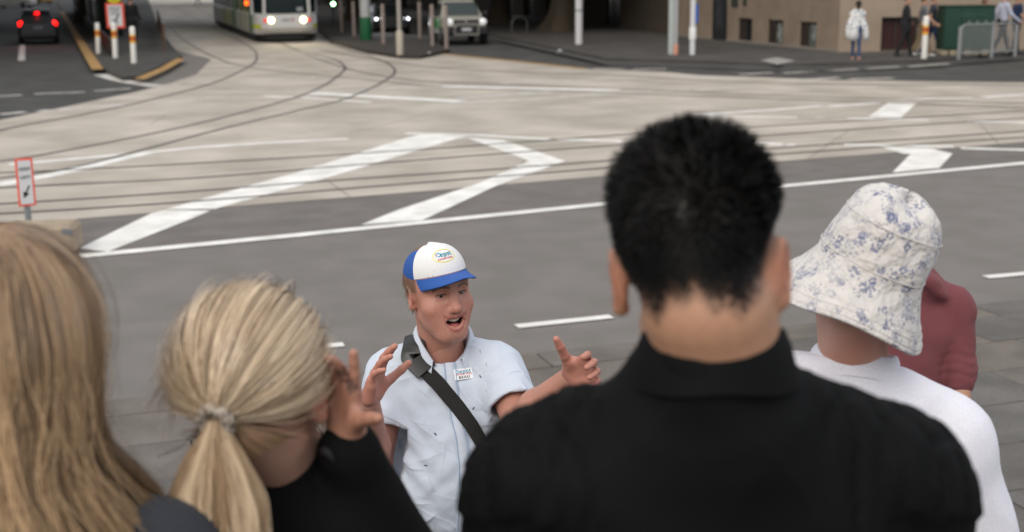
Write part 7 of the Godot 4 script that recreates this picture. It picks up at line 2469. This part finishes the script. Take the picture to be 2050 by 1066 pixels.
		for o3 in todo:
			for a in W:
				for b in W:
					var at := (o3.x + a) * sx + (o3.y + b) * nz + o3.z - 1
					for c in W:
						at += 1
						var v0 := val[at]
						var v1 := val[at + 1]
						var v2 := val[at + nz]
						var v3 := val[at + nz + 1]
						var v4 := val[at + sx]
						var v5 := val[at + sx + 1]
						var v6 := val[at + sx + nz]
						var v7 := val[at + sx + nz + 1]
						var neg := int(v0 < 0.0) + int(v1 < 0.0) + int(v2 < 0.0) + int(v3 < 0.0) + int(v4 < 0.0) + int(v5 < 0.0) + int(v6 < 0.0) + int(v7 < 0.0)
						if neg == 0 or neg == 8: continue
						var p := Vector3.ZERO
						var m := 0
						if (v0 < 0.0) != (v1 < 0.0): p += Vector3(0, 0, v0 / (v0 - v1)); m += 1
						if (v2 < 0.0) != (v3 < 0.0): p += Vector3(0, 1, v2 / (v2 - v3)); m += 1
						if (v4 < 0.0) != (v5 < 0.0): p += Vector3(1, 0, v4 / (v4 - v5)); m += 1
						if (v6 < 0.0) != (v7 < 0.0): p += Vector3(1, 1, v6 / (v6 - v7)); m += 1
						if (v0 < 0.0) != (v2 < 0.0): p += Vector3(0, v0 / (v0 - v2), 0); m += 1
						if (v1 < 0.0) != (v3 < 0.0): p += Vector3(0, v1 / (v1 - v3), 1); m += 1
						if (v4 < 0.0) != (v6 < 0.0): p += Vector3(1, v4 / (v4 - v6), 0); m += 1
						if (v5 < 0.0) != (v7 < 0.0): p += Vector3(1, v5 / (v5 - v7), 1); m += 1
						if (v0 < 0.0) != (v4 < 0.0): p += Vector3(v0 / (v0 - v4), 0, 0); m += 1
						if (v1 < 0.0) != (v5 < 0.0): p += Vector3(v1 / (v1 - v5), 0, 1); m += 1
						if (v2 < 0.0) != (v6 < 0.0): p += Vector3(v2 / (v2 - v6), 1, 0); m += 1
						if (v3 < 0.0) != (v7 < 0.0): p += Vector3(v3 / (v3 - v7), 1, 1); m += 1
						id[at] = vs.size()
						vs.append(lo + (Vector3(o3.x + a, o3.y + b, o3.z + c) + p / m) * cell)
						ns.append(Vector3(v4 + v5 + v6 + v7 - v0 - v1 - v2 - v3, v2 + v3 + v6 + v7 - v0 - v1 - v4 - v5, v1 + v3 + v5 + v7 - v0 - v2 - v4 - v6).normalized())
		var ix := PackedInt32Array()
		for o3 in todo:
			for a in W:
				for b in W:
					var at := (o3.x + a) * sx + (o3.y + b) * nz + o3.z - 1
					for c in W:
						at += 1
						if id[at] < 0: continue
						var v := val[at]
						for ax in 3:
							var st := sx if ax == 0 else (nz if ax == 1 else 1)
							var u := nz if ax == 0 else (1 if ax == 1 else sx)
							var w := 1 if ax == 0 else (sx if ax == 1 else nz)
							var v2 := val[at + st]
							if (v < 0.0) == (v2 < 0.0) or at - u - w < 0: continue
							var i0 := id[at]
							var i1 := id[at - u]
							var i2 := id[at - u - w]
							var i3 := id[at - w]
							if i1 < 0 or i2 < 0 or i3 < 0: continue
							if v < 0.0: ix.append_array(PackedInt32Array([i0, i2, i1, i0, i3, i2]))
							else: ix.append_array(PackedInt32Array([i0, i1, i2, i0, i2, i3]))
		return [vs, ns, ix]

class Batch:   # one mesh under construction
	var v := PackedVector3Array()
	var n := PackedVector3Array()
	var c := PackedColorArray()
	var u := PackedVector2Array()
	var ix := PackedInt32Array()
	func vert(p: Vector3, nn: Vector3, col := Color.WHITE, uv := Vector2.ZERO) -> int:
		v.append(p); n.append(nn); c.append(col); u.append(uv)
		return v.size() - 1
	func tri(a: int, b: int, d: int) -> void:
		# clockwise seen from the side the normals point to
		var g := (v[b] - v[a]).cross(v[d] - v[a])
		if g.dot(n[a] + n[b] + n[d]) > 0.0: ix.append_array(PackedInt32Array([a, d, b]))
		else: ix.append_array(PackedInt32Array([a, b, d]))
	func quad(a: Vector3, b: Vector3, d: Vector3, e: Vector3, nn := Vector3.ZERO, col := Color.WHITE) -> void:
		if nn == Vector3.ZERO: nn = (b - a).cross(e - a).normalized()
		var i := vert(a, nn, col, Vector2(0, 1)); vert(b, nn, col, Vector2(1, 1)); vert(d, nn, col, Vector2(1, 0)); vert(e, nn, col, Vector2(0, 0))
		tri(i, i + 1, i + 2); tri(i, i + 2, i + 3)
	# a box with chamfered edges; b is its frame (columns are its axes), h half sizes
	func box(at: Transform3D, h: Vector3, ch := 0.0, col := Color.WHITE) -> void:
		var ax := [at.basis.x, at.basis.y, at.basis.z]
		var hh := [h.x, h.y, h.z]
		for a in 3:
			var b := (a + 1) % 3
			var d := (a + 2) % 3
			for s in [-1.0, 1.0]:
				var o: Vector3 = at.origin + ax[a] * hh[a] * s
				var e1: Vector3 = ax[b] * (hh[b] - ch)
				var e2: Vector3 = ax[d] * (hh[d] - ch)
				quad(o - e1 - e2, o + e1 - e2, o + e1 + e2, o - e1 + e2, ax[a] * s, col)
				if ch > 0.0:
					for s2 in [-1.0, 1.0]:
						# the bevel between face a and face b
						var p1: Vector3 = at.origin + ax[a] * hh[a] * s + ax[b] * (hh[b] - ch) * s2
						var p2: Vector3 = at.origin + ax[a] * (hh[a] - ch) * s + ax[b] * hh[b] * s2
						quad(p1 - e2, p2 - e2, p2 + e2, p1 + e2, (ax[a] * s + ax[b] * s2).normalized(), col)
		if ch > 0.0:
			for s in [-1.0, 1.0]:
				for s2 in [-1.0, 1.0]:
					for s3 in [-1.0, 1.0]:
						var q: Array[Vector3] = []
						for a in 3:
							var cc := [hh[0] - ch, hh[1] - ch, hh[2] - ch]
							cc[a] = hh[a]
							q.append(at.origin + ax[0] * cc[0] * s + ax[1] * cc[1] * s2 + ax[2] * cc[2] * s3)
						var nn: Vector3 = (ax[0] * s + ax[1] * s2 + ax[2] * s3).normalized()
						var i := vert(q[0], nn, col); vert(q[1], nn, col); vert(q[2], nn, col)
						tri(i, i + 1, i + 2)
	func bx(lo: Vector3, hi: Vector3, ch := 0.0, col := Color.WHITE) -> void:
		box(Transform3D(Basis(), (lo + hi) * 0.5), (hi - lo) * 0.5, ch, col)
	# a tube through points, radius per point
	func tube(pts: Array, rad: Array, seg := 10, col := Color.WHITE, caps := true) -> void:
		var up := Vector3.UP
		var base := v.size()
		var m := pts.size()
		var prev := Vector3.ZERO
		for i in m:
			var t: Vector3 = (pts[mini(i + 1, m - 1)] - pts[maxi(i - 1, 0)]).normalized()
			if prev == Vector3.ZERO:
				prev = t.cross(Vector3.RIGHT if absf(t.x) < 0.8 else Vector3.UP).normalized()
			prev = (prev - t * prev.dot(t)).normalized()
			var w := t.cross(prev)
			for k in seg:
				var a := TAU * k / seg
				var d := prev * cos(a) + w * sin(a)
				vert(pts[i] + d * rad[i], d, col, Vector2(float(k) / seg, float(i) / (m - 1)))
		for i in m - 1:
			for k in seg:
				var a := base + i * seg + k
				var b := base + i * seg + (k + 1) % seg
				tri(a, b, b + seg); tri(a, b + seg, a + seg)
		if caps:
			for e in [0, m - 1]:
				var t: Vector3 = (pts[1] - pts[0]).normalized() * -1.0 if e == 0 else (pts[m - 1] - pts[m - 2]).normalized()
				var c0 := vert(pts[e], t, col)
				for k in seg:
					vert(v[base + e * seg + k], t, col)
				for k in seg:
					tri(c0, c0 + 1 + k, c0 + 1 + (k + 1) % seg)
	# rings of equal length joined into a skin; normals computed after
	func loft(rings: Array, closed := true, cap0 := true, cap1 := true, col := Color.WHITE) -> void:
		var m: int = rings[0].size()
		var base := v.size()
		for r in rings.size():
			for k in m:
				var a: Vector3 = rings[mini(r + 1, rings.size() - 1)][k] - rings[maxi(r - 1, 0)][k]
				var kn := (k + 1) % m if closed else mini(k + 1, m - 1)
				var kp := (k + m - 1) % m if closed else maxi(k - 1, 0)
				var b: Vector3 = rings[r][kn] - rings[r][kp]
				vert(rings[r][k], a.cross(b).normalized(), col, Vector2(float(k) / (m if closed else m - 1), float(r) / (rings.size() - 1)))
		if closed:   # outwards
			var ctr := Vector3.ZERO
			for k in m: ctr += rings[rings.size() / 2][k] / m
			var i0 := base + (rings.size() / 2) * m
			var dot := 0.0
			for k in m: dot += n[i0 + k].dot(v[i0 + k] - ctr)
			if dot < 0.0:
				for i in range(base, v.size()): n[i] = -n[i]
		for r in rings.size() - 1:
			for k in (m if closed else m - 1):
				var a := base + r * m + k
				var b := base + r * m + (k + 1) % m
				tri(a, b, b + m); tri(a, b + m, a + m)
		for e in 2:
			if (e == 0 and not cap0) or (e == 1 and not cap1) or not closed: continue
			var rr: Array = rings[0] if e == 0 else rings[rings.size() - 1]
			var ctr := Vector3.ZERO
			for p in rr: ctr += p / m
			var other := Vector3.ZERO
			var ro: Array = rings[1] if e == 0 else rings[rings.size() - 2]
			for p in ro: other += p / m
			var nn := Vector3.ZERO
			for k in m: nn += (rr[k] - ctr).cross(rr[(k + 1) % m] - ctr)
			nn = nn.normalized()
			if nn.dot(ctr - other) < 0.0: nn = -nn
			var c0 := vert(ctr, nn, col)
			for k in m: vert(rr[k], nn, col)
			for k in m: tri(c0, c0 + 1 + k, c0 + 1 + (k + 1) % m)
	func lathe(prof: Array, seg := 24, at := Transform3D(), col := Color.WHITE) -> void:
		var rings := []
		for p in prof:
			var r := []
			for k in seg: r.append(at * Vector3(cos(TAU * k / seg) * p.x, p.y, sin(TAU * k / seg) * p.x))
			rings.append(r)
		loft(rings, true, true, true, col)
	# a ribbon along points, flat side facing normal nn[i]
	func ribbon(p: PackedVector3Array, nn: PackedVector3Array, w0: float, w1: float, c0: Color, c1: Color, mid := 0.15) -> void:
		var m := p.size()
		var base := v.size()
		for i in m:
			var f := float(i) / (m - 1)
			var t := p[mini(i + 1, m - 1)] - p[maxi(i - 1, 0)]
			var sd := t.cross(nn[i]).normalized() * (lerpf(w0, w1, f) * 0.5)
			var col := c0.lerp(c1, smoothstep(0.0, mid, f))
			v.append(p[i] - sd); v.append(p[i] + sd)
			n.append(nn[i]); n.append(nn[i])
			c.append(col); c.append(col)
			u.append(Vector2(0, f)); u.append(Vector2(1, f))
			if i > 0:
				var a := base + i * 2
				ix.append_array(PackedInt32Array([a - 2, a, a - 1, a, a + 1, a - 1]))
	func arrays(ar: Array) -> void:
		var base := v.size()
		v.append_array(ar[0]); n.append_array(ar[1])
		var cc := PackedColorArray()
		cc.resize(ar[0].size())
		cc.fill(Color.WHITE)
		c.append_array(cc)
		u.resize(v.size())
		for i in ar[2]: ix.append(i + base)
	func turned(c: Vector3, towards := Vector3.ZERO) -> void:   # normals away from c, or towards a direction; faces follow
		for i in v.size():
			var d := v[i] - c if towards == Vector3.ZERO else towards
			if n[i].dot(d) < 0.0: n[i] = -n[i]
		for t in range(0, ix.size(), 3):
			var g := (v[ix[t + 1]] - v[ix[t]]).cross(v[ix[t + 2]] - v[ix[t]])
			if g.dot(n[ix[t]] + n[ix[t + 1]] + n[ix[t + 2]]) > 0.0:
				var k := ix[t + 1]
				ix[t + 1] = ix[t + 2]
				ix[t + 2] = k
	func done() -> ArrayMesh:
		var m := ArrayMesh.new()
		into(m)
		return m
	func into(m: ArrayMesh) -> void:
		for i in v.size():
			if not v[i].is_finite() or not n[i].is_finite(): print("bad vertex ", i, " ", v[i], n[i])
		var ar := []
		ar.resize(Mesh.ARRAY_MAX)
		ar[Mesh.ARRAY_VERTEX] = v
		ar[Mesh.ARRAY_NORMAL] = n
		ar[Mesh.ARRAY_COLOR] = c
		ar[Mesh.ARRAY_TEX_UV] = u
		ar[Mesh.ARRAY_INDEX] = ix
		m.add_surface_from_arrays(Mesh.PRIMITIVE_TRIANGLES, ar)

# ---------------------------------------------------------------- nodes
var rng := RandomNumberGenerator.new()
var used := {}

func numbered(called: String) -> String:
	var k: int = used.get(called, 0)
	used[called] = k + 1
	return called if k == 0 else "%s_%03d" % [called, k]

func tag(o: Node, label: String, category: String, group := "") -> Node:
	o.set_meta("label", label)
	o.set_meta("category", category)
	if group: o.set_meta("group", group)
	return o

func thing(called: String, label: String, category: String, at := Vector3.ZERO, turn := 0.0, group := "") -> Node3D:
	var o := Node3D.new()
	o.name = numbered(called)
	add_child(o)
	o.position = at
	o.rotation.y = turn
	tag(o, label, category, group)
	return o

func put(called: String, mesh: Mesh, m: Material, parent: Node = null, label := "") -> MeshInstance3D:
	var o := MeshInstance3D.new()
	o.name = numbered(called) if parent == null else called
	o.mesh = mesh
	o.material_override = m
	(self if parent == null else parent).add_child(o, true)
	if label: o.set_meta("label", label)
	return o

func structure(called: String, mesh: Mesh, m: Material) -> MeshInstance3D:
	var o := put(called, mesh, m)
	o.set_meta("kind", "structure")
	return o

var jobs := []   # skins to be meshed, all at once, on the machine's threads

func smooth(f: Field, cell: float, color = null, shift = null) -> ArrayMesh:
	return skin([[f, cell, color]], shift)

func skin(parts: Array, shift = null) -> ArrayMesh:
	var m := ArrayMesh.new()
	jobs.append({"parts": parts, "shift": shift, "mesh": m, "batch": null})
	return m

func work(at: int) -> void:
	var j: Dictionary = jobs[at]
	var b := Batch.new()
	for part in j.parts:
		var from := b.v.size()
		b.arrays(part[0].mesh(part[1]))
		if part.size() > 2 and part[2] != null:
			for i in range(from, b.v.size()): b.c[i] = part[2].call(b.v[i], b.n[i])
	if j.shift != null:
		for i in b.v.size():
			b.v[i] += b.n[i] * float(j.shift.call(b.v[i], b.n[i]))
		var nn := PackedVector3Array()   # normals again, from the faces
		nn.resize(b.v.size())
		for t in range(0, b.ix.size(), 3):
			var a := b.ix[t]
			var c := b.ix[t + 1]
			var d := b.ix[t + 2]
			var g := (b.v[d] - b.v[a]).cross(b.v[c] - b.v[a])
			nn[a] += g; nn[c] += g; nn[d] += g
		for i in nn.size():
			var q := nn[i].normalized()
			if q != Vector3.ZERO: b.n[i] = q if q.dot(b.n[i]) >= 0.0 else -q
	j.batch = b

func finish() -> void:
	var g := WorkerThreadPool.add_group_task(work, jobs.size(), -1, true)
	WorkerThreadPool.wait_for_group_task_completion(g)
	for j in jobs:
		j.batch.into(j.mesh)

func moved(m: Mesh, f: Callable, col := Color.WHITE) -> ArrayMesh:   # a mesh with every vertex moved
	var b := Batch.new()
	for s in m.get_surface_count():
		var ar := m.surface_get_arrays(s)
		var base := b.v.size()
		var vv: PackedVector3Array = ar[Mesh.ARRAY_VERTEX]
		var nv: PackedVector3Array = ar[Mesh.ARRAY_NORMAL]
		for i in vv.size():
			var t: Transform3D = f.call(vv[i])
			b.vert(t.origin, (t.basis * nv[i]).normalized(), col)
		for i in ar[Mesh.ARRAY_INDEX]: b.ix.append(i + base)
	return b.done()

func words(text: String, size: float, bold := true, deep := 0.02, serif := false) -> TextMesh:
	var t := TextMesh.new()
	var f := SystemFont.new()
	f.font_names = PackedStringArray(["Droid Serif" if serif else "Droid Sans"])
	f.font_weight = 700 if bold else 400
	t.font = f
	t.text = text
	t.font_size = 64
	t.pixel_size = size / 46.0
	t.depth = deep
	t.curve_step = 4.0
	return t

# ---------------------------------------------------------------- materials
func srgb(r: float, g: float, b: float) -> Color:
	return Color(r, g, b).linear_to_srgb()

func mat(c: Color, rough := 0.8, metal := 0.0) -> StandardMaterial3D:   # c: a real-world (linear) colour
	var m := StandardMaterial3D.new()
	m.albedo_color = Color(c.r, c.g, c.b).linear_to_srgb()
	m.roughness = rough
	m.metallic = metal
	return m

func vmat(rough := 0.8) -> StandardMaterial3D:
	var m := mat(Color(1, 1, 1), rough)
	m.vertex_color_use_as_albedo = true
	return m

var tex_made := {}

func noise_tex(seed_: int, freq: float, lo: float, hi: float, size := 256, oct := 4, warm := 0.0, inner := 0.0, ridged := false) -> NoiseTexture2D:
	var key := "%d %.3f %.2f %d %d %s" % [seed_ % 3, freq, lo, size, oct, ridged]
	if tex_made.has(key): return tex_made[key]
	var n := FastNoiseLite.new()
	n.seed = seed_ % 3 + 5
	n.noise_type = FastNoiseLite.TYPE_SIMPLEX_SMOOTH
	n.frequency = freq
	n.fractal_type = FastNoiseLite.FRACTAL_RIDGED if ridged else FastNoiseLite.FRACTAL_FBM
	n.fractal_octaves = oct
	var t := NoiseTexture2D.new()
	t.width = size
	t.height = size
	t.seamless = true
	t.noise = n
	var g := Gradient.new()
	g.set_color(0, Color(lo, lo, lo * (1.0 - warm)).linear_to_srgb())
	g.set_color(1, Color(hi, hi, hi * (1.0 + warm * 0.3)).linear_to_srgb().clamp())
	g.set_offset(0, 0.5 * inner)
	g.set_offset(1, 1.0 - 0.5 * inner)
	t.color_ramp = g
	tex_made[key] = t
	return t

func ground_mat(c: Color, seed_: int, fine := 0.12, broad := 0.15, rough := 0.9, grain := 0.6, span := 9.0) -> StandardMaterial3D:
	var m := mat(c, rough)
	m.albedo_texture = noise_tex(seed_, 0.09, 1.0 - snappedf(fine, 0.04) * 2.0, 1.0, 256, 3)
	m.uv1_triplanar = true
	m.uv1_world_triplanar = true
	m.uv1_scale = Vector3.ONE / grain
	m.detail_enabled = true
	m.detail_blend_mode = BaseMaterial3D.BLEND_MODE_MUL
	m.detail_uv_layer = BaseMaterial3D.DETAIL_UV_2
	m.detail_albedo = noise_tex(seed_ + 7, 0.012, 1.0 - snappedf(broad, 0.04) * 2.0, 1.0, 384, 5, 0.03, 0.3)
	m.uv2_triplanar = true
	m.uv2_world_triplanar = true
	m.uv2_scale = Vector3.ONE / span
	return m
